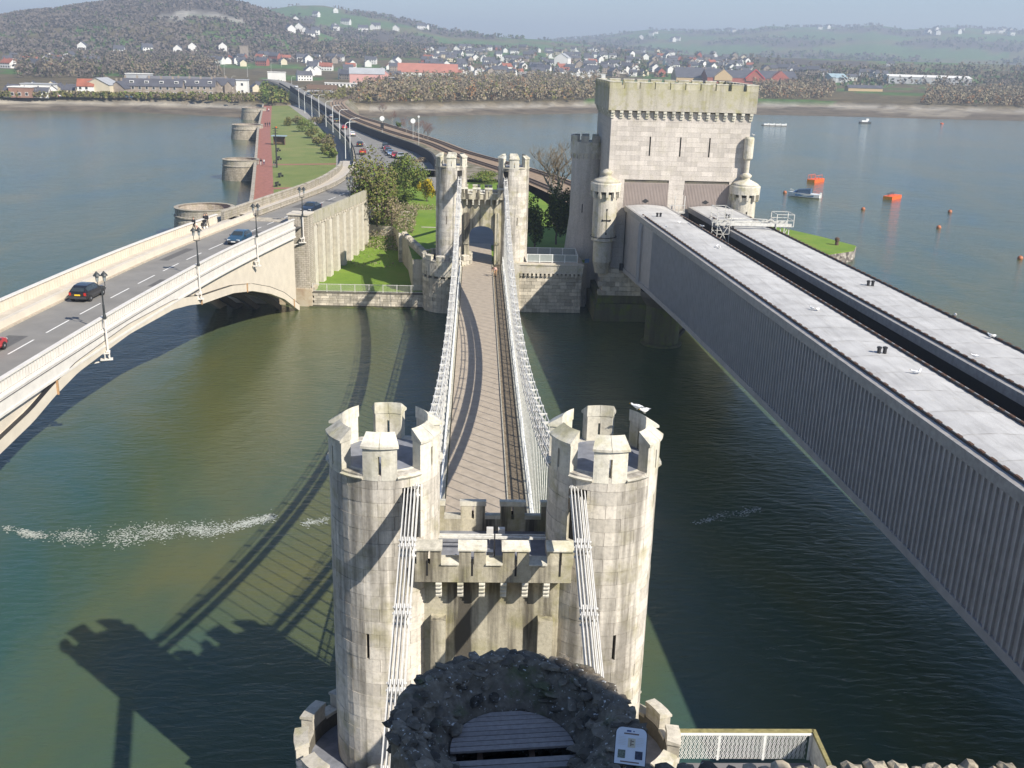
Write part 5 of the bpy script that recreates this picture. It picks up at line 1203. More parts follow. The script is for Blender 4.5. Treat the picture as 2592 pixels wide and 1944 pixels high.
def car_proto(secs):
    P = {}
    mb = MB(); n = 8
    for y, zl, zs, zb, zt, ws, wb, wt in secs:
        mb.v += [(-ws*0.9, y, zl), (-ws, y, zs), (-wb, y, zb), (-wt, y, zt), (wt, y, zt), (wb, y, zb), (ws, y, zs), (ws*0.9, y, zl)]
    for i in range(len(secs)-1):
        for k in range(n): a = i*n+k; b_ = i*n+(k+1) % n; mb.f.append((a, b_, b_+n, a+n)); mb.m.append(0)
    mb.f.append(tuple(range(n))); mb.m.append(0); mb.f.append(tuple((len(secs)-1)*n+k for k in range(n))[::-1]); mb.m.append(0)
    P['body'] = mesh_only(mb, 'body', 'paint_black')
    # glazing: quads lifted off the cabin faces
    def win(a, b_, k0, k1, s0=0.1, s1=0.9, t0=0.12, t1=0.88, lift=0.012):
        A, B = secs[a], secs[b_]
        def pt(S, side, hi): return Vector(((S[7] if hi else S[6])*side, S[0], S[4] if hi else S[3]))
        return A, B, pt
    cab = [i for i, s in enumerate(secs) if s[4]-s[3] > 0.2]
    g = MB()
    for side in (-1, 1):
        i0, i1 = cab[0], cab[-1]
        lo = [Vector((secs[i][6]*side, secs[i][0], secs[i][3])) for i in range(i0, i1+1)]; hi = [Vector((secs[i][7]*side, secs[i][0], secs[i][4])) for i in range(i0, i1+1)]
        nrm = Vector((side, 0, 0.35)).normalized()*0.012
        ex_lo = [lo[0]+Vector((0, -0.02, 0))]+lo+[Vector((secs[i1+1][6]*side*0.97, secs[i1+1][0]-0.25, secs[i1+1][3]))]
        L0 = [a.lerp(b_, 0.10)+nrm for a, b_ in zip(lo, hi)]; H0 = [a.lerp(b_, 0.86)+nrm for a, b_ in zip(lo, hi)]
        L0.append(Vector((secs[i1+1][6]*side, secs[i1+1][0]-0.18, secs[i1+1][3]+0.06))+nrm); H0.append(Vector((secs[i1+1][6]*side*0.985, secs[i1+1][0]-0.2, secs[i1+1][3]+0.09))+nrm)
        g.strip(L0, H0)
    P['side_window'] = mesh_only(g, 'side_window', 'car_glass')
    def cross(ia, ib, name, up):
        A, B = secs[ia], secs[ib]; g = MB(); lo, hi = (A, B) if A[4] < B[4] else (B, A)
        off = Vector((0, 0.012 if up else -0.012, 0.015))
        p = [Vector((-lo[7]*0.93, lo[0], lo[4])), Vector((lo[7]*0.93, lo[0], lo[4])), Vector((hi[7]*0.92, hi[0], hi[4])), Vector((-hi[7]*0.92, hi[0], hi[4]))]
        p = [p[0].lerp(p[3], 0.06)+off, p[1].lerp(p[2], 0.06)+off, p[1].lerp(p[2], 0.92)+off, p[0].lerp(p[3], 0.92)+off]; g.add(p, [(0, 1, 2, 3)]); return mesh_only(g, name, 'car_glass')
    P['windscreen'] = cross(cab[-1], cab[-1]+1, 'windscreen', True); P['rear_window'] = cross(cab[0]-1, cab[0], 'rear_window', False)
    yr, yf = secs[0][0], secs[-1][0]
    q = MB(); q.lathe([(0.2, -0.1), (0.3, -0.1), (0.31, 0), (0.3, 0.1), (0.2, 0.1)], n=16); P['tyre'] = mesh_only(q, 'tyre', 'tyre')
    q = MB(); q.lathe([(0.2, -0.09), (0.2, 0.085), (0.06, 0.105)], n=12); P['rim'] = mesh_only(q, 'rim', 'alloy')
    for nm, mt, sz in (('headlight', 'head_lamp', (0.36, 0.1, 0.14)), ('tail_light', 'tail_lamp', (0.2, 0.08, 0.26)), ('rear_plate', 'plate_yellow', (0.52, 0.03, 0.12)), ('front_plate', 'plate_white', (0.52, 0.03, 0.11)), ('mirror', 'bumper', (0.16, 0.1, 0.1))):
        q = MB(); q.box((0, 0, 0), sz); P[nm] = mesh_only(q, nm, mt)
    q = MB(); q.box((0, 0, 0), (1.5, 0.16, 0.2)); P['bumper'] = mesh_only(q, 'bumper', 'bumper')
    P['yr'], P['yf'] = yr, yf
    return P
PROT = {'hatchback': car_proto(HATCH), 'saloon': car_proto(SALOON)}
def car(kind, colr, pos_, dr, label, group=None, detail=True):
    P = PROT[kind]; g = thing('car', label, 'car', pos_, math.atan2(dr.y, dr.x)-math.pi/2, group)
    g.rotation_euler[0] = math.atan2(dr.z, math.hypot(dr.x, dr.y))
    bd = inst(P['body'], 'body', g); bd.material_slots[0].link = 'OBJECT'; bd.material_slots[0].material = MATS['paint_'+colr]
    for nm in ('side_window', 'windscreen', 'rear_window'): inst(P[nm], nm, g)
    yr, yf = P['yr'], P['yf']
    for sx in (-1, 1):
        for y in (yr+0.72, yf-0.78):
            w_ = inst(P['tyre'], 'wheel', g, (sx*0.80, y, 0.31), rot=(0, math.pi/2*sx, 0)); inst(P['rim'], 'rim', w_)
        inst(P['headlight'], 'headlight', g, (sx*0.56, yf-0.07, 0.64)); inst(P['tail_light'], 'tail_light', g, (sx*0.68, yr+0.02, 0.78)); inst(P['mirror'], 'mirror', g, (sx*0.95, 0.62, 0.98))
    inst(P['bumper'], 'bumper', g, (0, yf-0.02, 0.46)); inst(P['bumper'], 'bumper', g, (0, yr+0.03, 0.46))
    inst(P['rear_plate'], 'rear_plate', g, (0, yr-0.03 if kind == 'saloon' else yr-0.02, 0.70)); inst(P['front_plate'], 'front_plate', g, (0, yf+0.06, 0.46))
    return g
def road_car(y, off, away, kind, colr, label, group=None):
    t = RP.near_y(y); p, d = RP.at(t); nrm = Vector((d.y, -d.x, 0)).normalized(); q = p+nrm*off+Vector((0, 0, 0.01)); return car(kind, colr, q, d if away else -d, label, group)
def ypx(Z, x, y, z): return at_z(*Z(x, y), z).y
road_car(55.2, -1.95, True, 'hatchback', 'black', 'black hatchback with yellow rear plate driving away over the road bridge')
road_car(ypx(Z8, 40, 1180, 11)-1.9, -1.7, True, 'hatchback', 'red', 'bright red hatchback entering the road bridge behind the black one')
road_car(ypx(Z4, 560, 1215, 11)+1.0, 1.75, False, 'hatchback', 'blue', 'mid blue hatchback coming over the bridge with white headlamps')
road_car(ypx(Z4, 1035, 1000, 11)+1.0, 1.7, False, 'saloon', 'darkblue', 'dark blue saloon passing the stone abutment pillar')
road_car(ypx(Z4, 1530, 710, 9.3), 1.6, False, 'hatchback', 'maroon', 'dark maroon car half hidden by the evergreen bush on the bend')
road_car(ypx(Z4, 1427, 585, 8), -1.8, True, 'hatchback', 'red', 'red hatchback heading away, last before the causeway bend')
road_car(ypx(Z4, 1395, 530, 7.7), -1.8, True, 'hatchback', 'black', 'black hatchback heading away just ahead of the red one')
road_car(ypx(Z4, 1318, 450, 7.2), -1.6, True, 'saloon', 'white', 'white saloon heading away along the middle of the causeway')
road_car(ypx(Z4, 1272, 408, 7), -1.8, True, 'hatchback', 'red', 'small red car heading away ahead of the white saloon')
road_car(ypx(Z4, 1197, 360, 7), -1.8, True, 'hatchback', 'green', 'dark green car heading away past the shrubs')
road_car(ypx(Z4, 1143, 330, 7), -1.8, True, 'saloon', 'silver', 'silver saloon heading away next to the small bare shrub')
road_car(ypx(Z4, 1040, 262, 7.2), -1.8, True, 'saloon', 'lightblue', 'pale blue car heading away at the foot of the rising road')
road_car(ypx(Z4, 985, 162, 9.5), 1.6, False, 'saloon', 'darkblue', 'dark car coming down the rising road')
road_car(ypx(Z4, 908, 128, 10.8), -1.8, True, 'saloon', 'silver', 'grey car climbing to the far road summit')
road_car(ypx(Z4, 890, 112, 11), 1.7, False, 'saloon', 'white', 'white car at the far road summit')
for i, (x, y, c_, lb_) in enumerate([(1308, 850, 'black', 'dark car first in the parked row by the blackened wall'), (1326, 888, 'red', 'bright red car second in the parked row'), (1343, 915, 'darkblue', 'dark blue car parked between the red and the pale blue one'), (1368, 945, 'lightblue', 'pale blue car parked next to the red one at the row end'), (1415, 975, 'red', 'red car at the near end of the parked row'), (1475, 990, 'silver', 'grey car parked beyond the end of the row, nose to the wall')]):
    p_ = at_z(*Zc(x, y), 8.0); t = RP.near_y(p_.y); pr_, d_ = RP.at(t); car('hatchback', c_, Vector((p_.x, p_.y, pr_.z-0.02)), -d_, lb_, 'parked cars by the railway wall')

# ================================================================ lamps
simple('lamp_iron', (0.035, 0.04, 0.042), 0.5)
simple('lamp_glass', (0.25, 0.27, 0.27), 0.15)
def heritage_lamp(p, zb, zt, label, rz=0.3):
    g = thing('street_lamp', label, 'street lamp', (p.x, p.y, zb), rz, 'twin lantern lamps along the road bridge'); H = zt-zb
    mb = MB(); mb.tube([(0, 0, 0), (0, 0, 2.75)], 0.085, 8); mb.box((0, 0, 0.05), (0.34, 0.34, 0.1)); mb.build('lower_post', 'bridge_white', g)
    mb = MB(); mb.lathe([(0.15, 2.75), (0.15, 2.95), (0.09, 3.2), (0.085, 3.9), (0.06, 4.0), (0.055, H-1.25)], n=8); mb.build('post', 'lamp_iron', g)
    mb = MB()
    for s in (-1, 1): mb.tube([(0, 0, H-1.35), (s*0.22, 0, H-1.3), (s*0.27, 0, H-1.1), (s*0.27, 0, H-0.75)], 0.03, 5)
    mb.bar((-0.35, 0, H-1.28), (0.35, 0, H-1.28), 0.04); mb.build('bracket', 'lamp_iron', g)
    for s in (-1, 1):
        mb = MB(); mb.lathe([(0.10, H-0.78), (0.15, H-0.32)], (s*0.27, 0, 0), 6); ln = mb.build('lantern', 'lamp_glass', g)
        mb = MB(); mb.lathe([(0.3, H-0.32), (0.22, H-0.18), (0.08, H-0.02), (0.03, H+0.06)], (s*0.27, 0, 0), 8); mb.build('hood', 'lamp_iron', ln)
    mb = MB()
    for z, ln in ((-0.08, 0.6), (-0.62, 0.95)): mb.box((-0.15, 0, z), (ln, 0.5, 0.09))
    mb.bar((0.1, -0.18, -0.62), (0.1, -0.18, 0), 0.09); mb.bar((0.1, 0.18, -0.62), (-0.25, 0.18, 0), 0.08); mb.bar((-0.25, -0.18, -0.62), (-0.25, -0.18, 0), 0.08); mb.bar((0.15, 0, -0.66), (-1.5, 0, -0.95), 0.09); mb.build('foot_bracket', 'bridge_white', g)
    return g
near_edge = Path(offs(ROAD, 4.42))
for i, (y, lb_) in enumerate([(44.65, 'twin lantern lamp over open water, next to the black hatchback'), (65.5, 'twin lantern lamp before the blue hatchback, over the arch haunch'), (83.0, 'twin lantern lamp over the flat arch of the road bridge'), (98.2, 'twin lantern lamp on the corner of the stone abutment')]):
    p_, d_ = near_edge.at(near_edge.near_y(y)); heritage_lamp(p_, 9.3, 15.9, lb_)
ne2 = Path(offs(ROAD, 4.5))
for y, lb_ in ((117.5, 'twin lantern lamp above the pilastered retaining wall'), (137, 'twin lantern lamp beside the ivy tree on the bend')):
    p_, d_ = ne2.at(ne2.near_y(y)); heritage_lamp(p_, 8.4 if y < 130 else 8.0, 15.1 if y < 130 else 14.7, lb_)
mb = MB(); mb.tube([(0, 0, 0), (0, 0, 7.6), (0.15, 0, 8.15), (0.6, 0, 8.45), (2.0, 0, 8.6)], [0.10, 0.075, 0.07, 0.06, 0.05], 7); POST = mesh_only(mb, 'post', 'fence_paint')
mb = MB(); mb.box((2.2, 0, 8.58), (0.75, 0.24, 0.14)); HEAD = mesh_only(mb, 'lamp_head', 'steel_paint')
lefts = offs(ROAD, -4.1)
for i, (x, y, z) in enumerate([(1315, 690, 4.3), (1345, 565, 7.4), (1273, 475, 7.1), (1225, 430, 7), (1177, 390, 7), (1128, 325, 7), (1078, 325, 7), (1028, 295, 7), (988, 260, 7.2)]):
    p_ = at_z(*Z4(x, y), z); g = thing('road_lamp', 'tall white road lamp with long arm, one of the causeway row', 'street lamp', p_, 0.0, 'white lamps along the causeway road'); inst(POST, 'post', g, sc=(1, 1, 1 if i else 1.35)); hd = inst(HEAD, 'lamp_head', g, (0, 0, 0 if i else 3.0))
for i, (x, y) in enumerate([(1815, 105), (1770, 110), (1805, 560), (1430, 560), (1300, 480), (1345, 470), (1385, 470), (1530, 480), (1680, 450), (1745, 420)]):
    p_, r_ = hit(*ZA(x, y)); g = thing('road_lamp', 'tiny distant lamp column beyond the far end of the causeway', 'street lamp', p_, 0, 'distant lamp columns'); inst(POST, 'post', g); inst(HEAD, 'lamp_head', g)
# shelter, mast, benches, signals on the causeway
p_ = at_z(*Z4(850, 515), 3.95); g = thing('shelter', 'small brown timber shelter with blue-grey flat roof on the causeway lawn', 'shelter', p_)
q = MB(); q.box((0, 0.5, 1.3), (3.4, 0.15, 2.6)); q.box((-1.65, 0, 1.3), (0.15, 1.2, 2.6)); q.box((1.65, 0, 1.3), (0.15, 1.2, 2.6)); q.build('walls', 'timber_brown', g)
q = MB(); q.box((0, 0, 2.7), (4.6, 2.6, 0.2)); q.build('roof', 'roof_blue', g); q = MB(); q.box((0, 0.2, 0.5), (2.8, 0.5, 0.1)); q.build('bench', 'timber', g)
p_ = at_z(*Z4(832, 675), 3.95); g = thing('timber_mast', 'dark tall timber mast with crossbars beside the promenade', 'mast', p_)
q = MB(); q.tube([(0, 0, 0), (0, 0, 9.9)], [0.2, 0.13], 8); q.build('pole', 'iron_dark', g)
for z, l_ in ((9.6, 1.6), (9.0, 1.2), (8.3, 1.4)): q = MB(); q.bar((-l_/2, 0, z), (l_/2, 0, z), 0.12); q.build('crossbar', 'iron_dark', g)
q = MB(); q.box((0.3, 0, 9.9), (0.3, 0.2, 0.3)); q.build('beacon', 'orange_paint', g)
for i, (x, y) in enumerate([(845, 562), (850, 622), (860, 742), (840, 806)]):
    p_ = at_z(*Z4(x, y), 3.95); g = thing('park_bench', 'dark park bench on the causeway lawn beside the promenade', 'bench', p_, 1.3, 'benches along the promenade')
    q = MB(); q.box((0, 0, 0.45), (1.8, 0.5, 0.06)); q.build('seat', 'iron_dark', g); q = MB(); q.box((0, 0.27, 0.75), (1.8, 0.06, 0.45)); q.build('backrest', 'iron_dark', g)
    for sx in (-0.8, 0.8): q = MB(); q.box((sx, 0, 0.22), (0.08, 0.5, 0.44)); q.build('leg', 'iron_dark', g)
for i, (x, y, z) in enumerate([(1570, 450, 7), (1785, 470, 7), (1825, 520, 7)]):
    p_ = at_z(*Z4(x, y), z); g = thing('railway_signal', ('railway signal with round white back plate and black box' if i == 0 else 'railway signal with round white back plate on slim post' if i == 1 else 'slim white railway post with small round head'), 'signal', p_)
    H = 5.2 if i < 2 else 8; q = MB(); q.tube([(0, 0, 0), (0, 0, H)], 0.07, 6); q.build('post', 'steel_paint', g)
    q = MB(); rr = 0.75 if i < 2 else 0.3; q.tube([(0, -0.15, H), (0, -0.05, H)], rr, 16); q.build('disc', 'fence_paint', g)
    if i == 0: q = MB(); q.box((0, -0.2, H-2.2), (1.0, 0.5, 1.6)); q.build('box', 'iron_dark', g)
# ================================================================ town, woods, far shore
simple('render_white', (0.74, 0.73, 0.69), 0.85, var=0.06, scale=0.2)
simple('render_cream', (0.62, 0.55, 0.40), 0.85, var=0.08, scale=0.2)
simple('render_pink', (0.62, 0.34, 0.30), 0.85, var=0.05, scale=0.2)
simple('house_stone', (0.30, 0.25, 0.20), 0.9, var=0.2, scale=0.5)
simple('house_brick', (0.33, 0.10, 0.07), 0.9, var=0.15, scale=0.5)
simple('slate', (0.085, 0.085, 0.10), 0.6, var=0.2, scale=0.3)
simple('tile_red', (0.30, 0.10, 0.06), 0.8, var=0.2, scale=0.3)
simple('roof_salmon', (0.42, 0.17, 0.12), 0.8, var=0.1, scale=0.2)
simple('shed_grey', (0.38, 0.39, 0.40), 0.6, var=0.1, scale=0.2)
simple('window_dark', (0.03, 0.035, 0.04), 0.2)
simple('beam_red', (0.5, 0.04, 0.04), 0.5)
simple('sand_brick', (0.50, 0.36, 0.20), 0.85)
simple('pub_brown', (0.26, 0.15, 0.11), 0.9, var=0.15, scale=0.5)
simple('shed_dark', (0.17, 0.165, 0.17), 0.7, var=0.15, scale=0.2)
simple('wood_brown', (0.125, 0.10, 0.085), 0.9, var=0.25, scale=0.3)
def gable(mb_w, mb_r, w_, d, h, rh, ov=0.35, x=0.0, y=0.0, z=0.0, chim=1):
    """walls with gables on the x ends... ridge along x"""
    X, Y = w_/2, d/2
    vs = [(x-X, y-Y, z), (x+X, y-Y, z), (x+X, y+Y, z), (x-X, y+Y, z), (x-X, y-Y, z+h), (x+X, y-Y, z+h), (x+X, y+Y, z+h), (x-X, y+Y, z+h), (x-X, y, z+h+rh), (x+X, y, z+h+rh)]
    mb_w.add(vs, [(0, 1, 5, 4), (2, 3, 7, 6), (1, 2, 6, 9, 5), (3, 0, 4, 8, 7)])
    k = rh/Y; t = 0.18
    for s in (-1, 1):
        a = [(x-X-ov, y, z+h+rh+t), (x+X+ov, y, z+h+rh+t), (x+X+ov, y+s*(Y+ov), z+h-k*ov+t), (x-X-ov, y+s*(Y+ov), z+h-k*ov+t)]; b_ = [(p[0], p[1], p[2]-t) for p in a]
        mb_r.add(a+b_, [(0, 1, 2, 3), (4, 5, 6, 7), (0, 1, 5, 4), (1, 2, 6, 5), (2, 3, 7, 6), (3, 0, 4, 7)])
    for c in range(chim):
        cx = x+(-X+0.7 if c == 0 else X-0.7); mb_r.box((cx, y, z+h+rh+0.5), (0.8, 0.6, 1.4))
VAR = []
for i, (wm, rm, w_, d, h, rh) in enumerate([('render_white', 'slate', 9, 7.5, 5.2, 3.0), ('render_white', 'slate', 13, 8, 5.4, 3.2), ('render_white', 'tile_red', 10, 8, 4.2, 3.0), ('render_cream', 'slate', 11, 8, 5.2, 3.0), ('house_stone', 'slate', 14, 8, 5.6, 3.2), ('render_white', 'slate', 20, 8, 5.4, 3.0), ('house_brick', 'slate', 12, 8, 5.4, 3.2)]):
    a, b_ = MB(), MB(); gable(a, b_, w_, d, h, rh, chim=2 if w_ > 10 else 1); win = MB()
    for sx in np.arange(-w_/2+1.3, w_/2-0.6, 2.5):
        for z in (1.0, 3.4):
            for sy in (-1, 1): win.box((sx, sy*(d/2+0.02), z+0.6), (1.1, 0.08, 1.1))
    mb = MB(); mb.v = list(a.v); mb.f = list(a.f); mb.m = [0]*len(a.f); mb.mi = 1; mb.add(b_.v, b_.f); mb.mi = 2; mb.add(win.v, win.f)
    VAR.append(mesh_only(mb, 'house', [wm, rm, 'window_dark']))
VL = ['white gabled house with slate roof', 'wide white house with slate roof', 'white house with red tiled roof', 'cream house with slate roof', 'brown stone terrace with slate roof', 'long white terrace with slate roof', 'red brick house with slate roof']
hr = random.Random(5)
def far_house(u, v, place, kind=None, rz=None, sc=None, grp=None):
    p_, r_ = hit(u, v); k = kind if kind is not None else hr.choices(range(7), weights=[5, 4, 3, 2, 4, 2, 1])[0]
    o = bpy.data.objects.new('house', VAR[k]); COL.objects.link(o); o.location = p_-Vector((0, 0, 0.4)); o.rotation_euler = (0, 0, rz if rz is not None else hr.choice((0.1, 0.35, 1.6, 1.9, -0.3))+hr.uniform(-0.2, 0.2)); s = sc or hr.uniform(0.85, 1.15); o.scale = (s, s, s)
    return tag(o, '%s %s' % (VL[k], place), 'house', grp or place)
nC = 0
occ = []
def free(u, v, du, dv):
    for a, b_ in occ:
        if abs(a-u) < du and abs(b_-v) < dv: return False
    occ.append((u, v)); return True
tries = 0
while nC < 185 and tries < 6000:                    # the town across the plain
    tries += 1; u = hr.uniform(1070, 1905); v = hr.uniform(126, 196)
    vmin = 126+max(0, (u-1500)*0.04); 
    if v < vmin or not free(u, v, 13, 4.2): continue
    if 1020 < u < 1150 and v > 186: continue
    far_house(u, v, 'in the dense town beyond the shore'); nC += 1
for u, v in [(hr.uniform(5, 245), hr.uniform(152, 178)) for _ in range(26)]: far_house(u, v, 'among trees on the left far shore', hr.choice((0, 2, 1, 2)))
for i in range(16): far_house(hr.uniform(535, 725), hr.uniform(147, 168), 'below the quarried hill by the far road', hr.choice((2, 6, 0, 3)))
for i in range(34): 
    u, v = hr.uniform(765, 1010), hr.uniform(150, 205)
    if 890 < u < 985 and v > 178: continue
    far_house(u, v, 'on the mainland behind the pink building', hr.choice((0, 1, 2, 4)))
for u, v in [(371, 134), (449, 137), (486, 130), (563, 131), (207, 129), (300, 140)]: far_house(u, v, 'alone at the foot of the wooded hill', 0, sc=1.3)
for u, v in [(751, 58), (775, 90), (786, 97), (760, 80), (735, 86), (803, 44), (852, 33), (850, 77), (877, 63), (952, 74), (945, 76), (1077, 75), (1065, 74), (1003, 79), (849, 76), (800, 88), (920, 80)]: far_house(u, v, 'scattered on the green hillside', hr.choice((0, 1)), sc=1.5)
for u, v in [(845, 134), (855, 133), (866, 134), (878, 134)]: far_house(u, v, 'in the short row below the green hillside', 0)
for i in range(13): far_house(hr.uniform(1915, 2060), hr.uniform(178, 192), 'right of the railway tower by the retail sheds', hr.choice((0, 1, 4)))
for u, v in [(2195, 196), (2212, 197), (2235, 199), (2160, 205), (2255, 168), (2090, 192)]: far_house(u, v, 'among trees behind the green field', 1)
for i in range(14): far_house(hr.uniform(2330, 2560), hr.uniform(78, 90), 'on the skyline of the distant right hills', 0, sc=2.2)
for u, v in [(1645, 90), (1655, 86), (1620, 100), (1700, 106), (1712, 104), (1840, 80), (1850, 82), (2065, 74), (2085, 73)]: far_house(u, v, 'on the distant hill above the town', 0, sc=2.0)
# special buildings with their own parts
def building(name, label, u, v, w_, d, h, rh, wm, rm, rz=0.0, rows=2, wstep=3.0, gables=0, dormers=0, wcol='window_dark', win_w=1.2, win_h=1.4, flat=False):
    p_, r_ = hit(u, v); g = thing(name, label, 'building', p_-Vector((0, 0, 0.3)), rz)
    a, b_ = MB(), MB()
    if flat: a.box((0, 0, h/2), (w_, d, h)); b_.box((0, 0, h+0.2), (w_+0.8, d+0.8, 0.4))
    else: gable(a, b_, w_, d, h, rh, chim=0)
    a.build('wall', wm, g); rf = b_.build('roof', rm, g)
    for k in range(gables):
        x = -w_/2+(k+0.5)*w_/gables; aa, bb = MB(), MB(); gable(aa, bb, 3.0, 4.2, h, 2.2, x=0, y=0, chim=0)
        for q, mt, nm in ((aa, wm, 'bay'), (bb, rm, 'bay_roof')):
            q.v = [(x+p[1], -d/2-0.4+p[0]*0.8, p[2]) for p in q.v]; q.build(nm, mt, g)
    for r_i in range(rows):
        x = -w_/2+wstep/2
        while x < w_/2-0.5:
            q = MB(); z = 1.4+r_i*(h/rows); q.box((x, -d/2-0.03, z+win_h/2-0.3), (win_w+0.3, 0.1, win_h+0.3)); f = q.build('window', 'render_white', g)
            q = MB(); q.box((x, -d/2-0.09, z+win_h/2-0.3), (win_w, 0.06, win_h)); q.build('pane', wcol, f); x += wstep
    for k in range(dormers):
        x = -w_/2+(k+0.6)*w_/dormers; q = MB(); q.box((x, -d*0.24, h+rh*0.55), (2.2, 1.6, 1.3)); dm = q.build('dormer', 'render_white', rf); q = MB(); q.box((x, -d*0.24-0.82, h+rh*0.55), (1.7, 0.06, 0.8)); q.build('pane', wcol, dm)
    if not flat and rm == 'slate':
        for x in np.arange(-w_/2+1, w_/2, max(6, w_/5)): q = MB(); q.box((x, 0.3, h+rh+0.7), (1.0, 0.7, 1.8)); q.build('chimney', 'house_stone', rf)
    return g
building('terrace_row', 'brown stone terrace with dormers and white windows facing the water', 380, 243, 31, 9, 5.6, 3.6, 'house_stone', 'slate', 0.12, 2, 3.6, dormers=4)
building('terrace_row', 'shorter stone terrace with slate roof next to the dormered terrace', 490, 242, 21, 9, 5.6, 3.6, 'house_stone', 'slate', 0.12, 2, 3.4, dormers=3)
building('stone_villa', 'stone pair of villas with two pointed gables at the terrace end', 561, 241, 12, 9, 5.8, 3.6, 'house_stone', 'slate', 0.12, 2, 3.0, gables=2)
building('white_hall', 'white flat-roofed hall beside the stone villas', 603, 237, 9, 12, 8, 0, 'render_white', 'shed_grey', 0.12, 2, 4, flat=True)
building('cream_shed', 'large cream gable-ended shed by the left terrace', 248, 243, 13, 14, 6.2, 3.4, 'render_cream', 'shed_grey', 1.45, 0)
building('red_roofed_house', 'white house with steep red roof beside the cream shed', 207, 243, 8, 8, 5.5, 3.4, 'render_white', 'tile_red', 0.2, 2, 3)
building('stone_cottage', 'small stone cottage between cream shed and terrace', 293, 244, 8, 8, 4.6, 3.4, 'house_stone', 'slate', 1.5, 1, 3)
building('curved_pub', 'low brown building with white parapet on the left shore', 42, 246, 11, 9, 5, 0, 'pub_brown', 'render_white', 0.1, 1, 3.4, flat=True)
building('white_garage', 'low white garage block behind the brick building', 85, 236, 16, 10, 5, 0, 'render_white', 'shed_grey', 0.1, 1, 5, flat=True)
building('long_warehouse', 'long low grey warehouse behind the terraces', 470, 218, 52, 14, 4.4, 2.0, 'house_stone', 'shed_dark', 0.1, 0)
building('white_warehouse', 'small flat white-roofed warehouse left of the long grey one', 345, 200, 18, 12, 4, 0, 'shed_grey', 'render_white', 0.1, 0, flat=True)
building('pink_building', 'pink rendered building with twin gables behind the railway curve', 928, 214, 27, 13, 8.5, 4.2, 'render_pink', 'shed_grey', 0.1, 1, 6.5, gables=0)
building('pink_gable', 'pink gabled wing joined to the right of the pink building', 966, 213, 9, 11, 8.5, 4.6, 'render_pink', 'shed_grey', 1.65, 0)
building('signal_box', 'dark glazed signal box beside the pink building', 982, 216, 9, 5, 6, 0, 'window_dark', 'shed_grey', 0.1, 0, flat=True)
building('brick_hut', 'small red brick hut in front of the signal box', 979, 222, 6, 5, 3.6, 0, 'house_brick', 'house_brick', 0.1, 0, flat=True)
building('lineside_shed', 'dark-roofed grey lineside shed beside the far road', 812, 238, 18, 8, 3.2, 2.4, 'shed_grey', 'timber_brown', 0.15, 0)
building('site_cabins', 'row of white site cabins along the railway yard', 880, 221, 34, 4, 3, 0, 'render_white', 'render_white', 0.12, 1, 2.6, flat=True)
building('blue_container', 'long blue container beside the white cabins', 945, 222, 14, 3, 2.8, 0, 'blue_paint', 'blue_paint', 0.12, 0, flat=True)
building('salmon_roofed_hall', 'broad hall with shallow salmon-red roof by the wood', 1083, 193, 58, 34, 4, 8, 'render_white', 'roof_salmon', 0.05, 0)
building('long_white_shed', 'very long low white shed beyond the wood', 1270, 191, 62, 12, 4, 0, 'shed_grey', 'render_white', 0.05, 0, flat=True)
building('white_chapel', 'tall plain white chapel rising from the town', 1425, 173, 20, 16, 12, 5, 'render_white', 'shed_grey', 1.3, 0)
building('white_shed', 'white flat shed roof in front of the town', 1490, 197, 36, 14, 4, 0, 'render_white', 'render_white', 0, 0, flat=True)
sm = building('supermarket', 'brick retail store with dark roof and red-framed gables', 1900, 212, 92, 26, 6, 7, 'house_brick', 'slate', 0.05, 0)
for k, x in enumerate((-30, 2, 28)):
    q = MB(); q.add([(x-9, -14.2, 3), (x+9, -14.2, 3), (x+9, -14.2, 6.5), (x, -14.2, 13.5), (x-9, -14.2, 6.5), (x-9, -6, 3), (x+9, -6, 3), (x+9, -6, 6.5), (x, -6, 13.5), (x-9, -6, 6.5)], [(0, 1, 2, 3, 4), (4, 3, 8, 9), (3, 2, 7, 8)]); gb = q.build('gable', ['sand_brick', 'house_brick', 'house_brick'][k], sm)
    if k == 1: q = MB(); q.bar((x-10, -14.6, 5.6), (x, -14.6, 14.2), 0.8); q.bar((x+10, -14.6, 5.6), (x, -14.6, 14.2), 0.8); q.build('red_beam', 'beam_red', gb)
building('dark_barn', 'large dark-roofed barn behind the railway tower', 1768, 208, 48, 24, 5, 9, 'sand_brick', 'slate', 0.05, 0)
building('glass_roofed_shed', 'pale green roofed shed beside the field', 2120, 209, 26, 12, 5, 4, 'shed_grey', 'roof_blue', 0.6, 0)
building('long_grey_factory', 'long pale factory roof at the right edge of the plain', 2352, 213, 86, 20, 7, 2, 'shed_grey', 'render_white', -0.05, 0)
building('low_barn', 'low dark barn with pale gable on the green field', 2195, 231, 32, 9, 3, 2.4, 'sand_brick', 'slate', 0.05, 0)
building('church_tower', 'square brown church tower above the houses by the far road', 617, 150, 9, 9, 15, 0, 'house_stone', 'house_stone', 0.1, 0, flat=True)
building('overbridge', 'white overbridge parapet where the far road meets the town', 697, 205, 14, 3, 7, 0, 'render_white', 'render_white', 0.1, 0, flat=True)
for u, v in [(18, 236), (70, 229), (118, 240), (135, 233), (160, 241), (172, 236), (120, 226), (95, 250), (10, 252), (640, 232), (655, 225), (60, 252)]: far_house(u, v, 'on the left far shore by the mud bank', hr.choice((0, 1, 3)), sc=0.62)
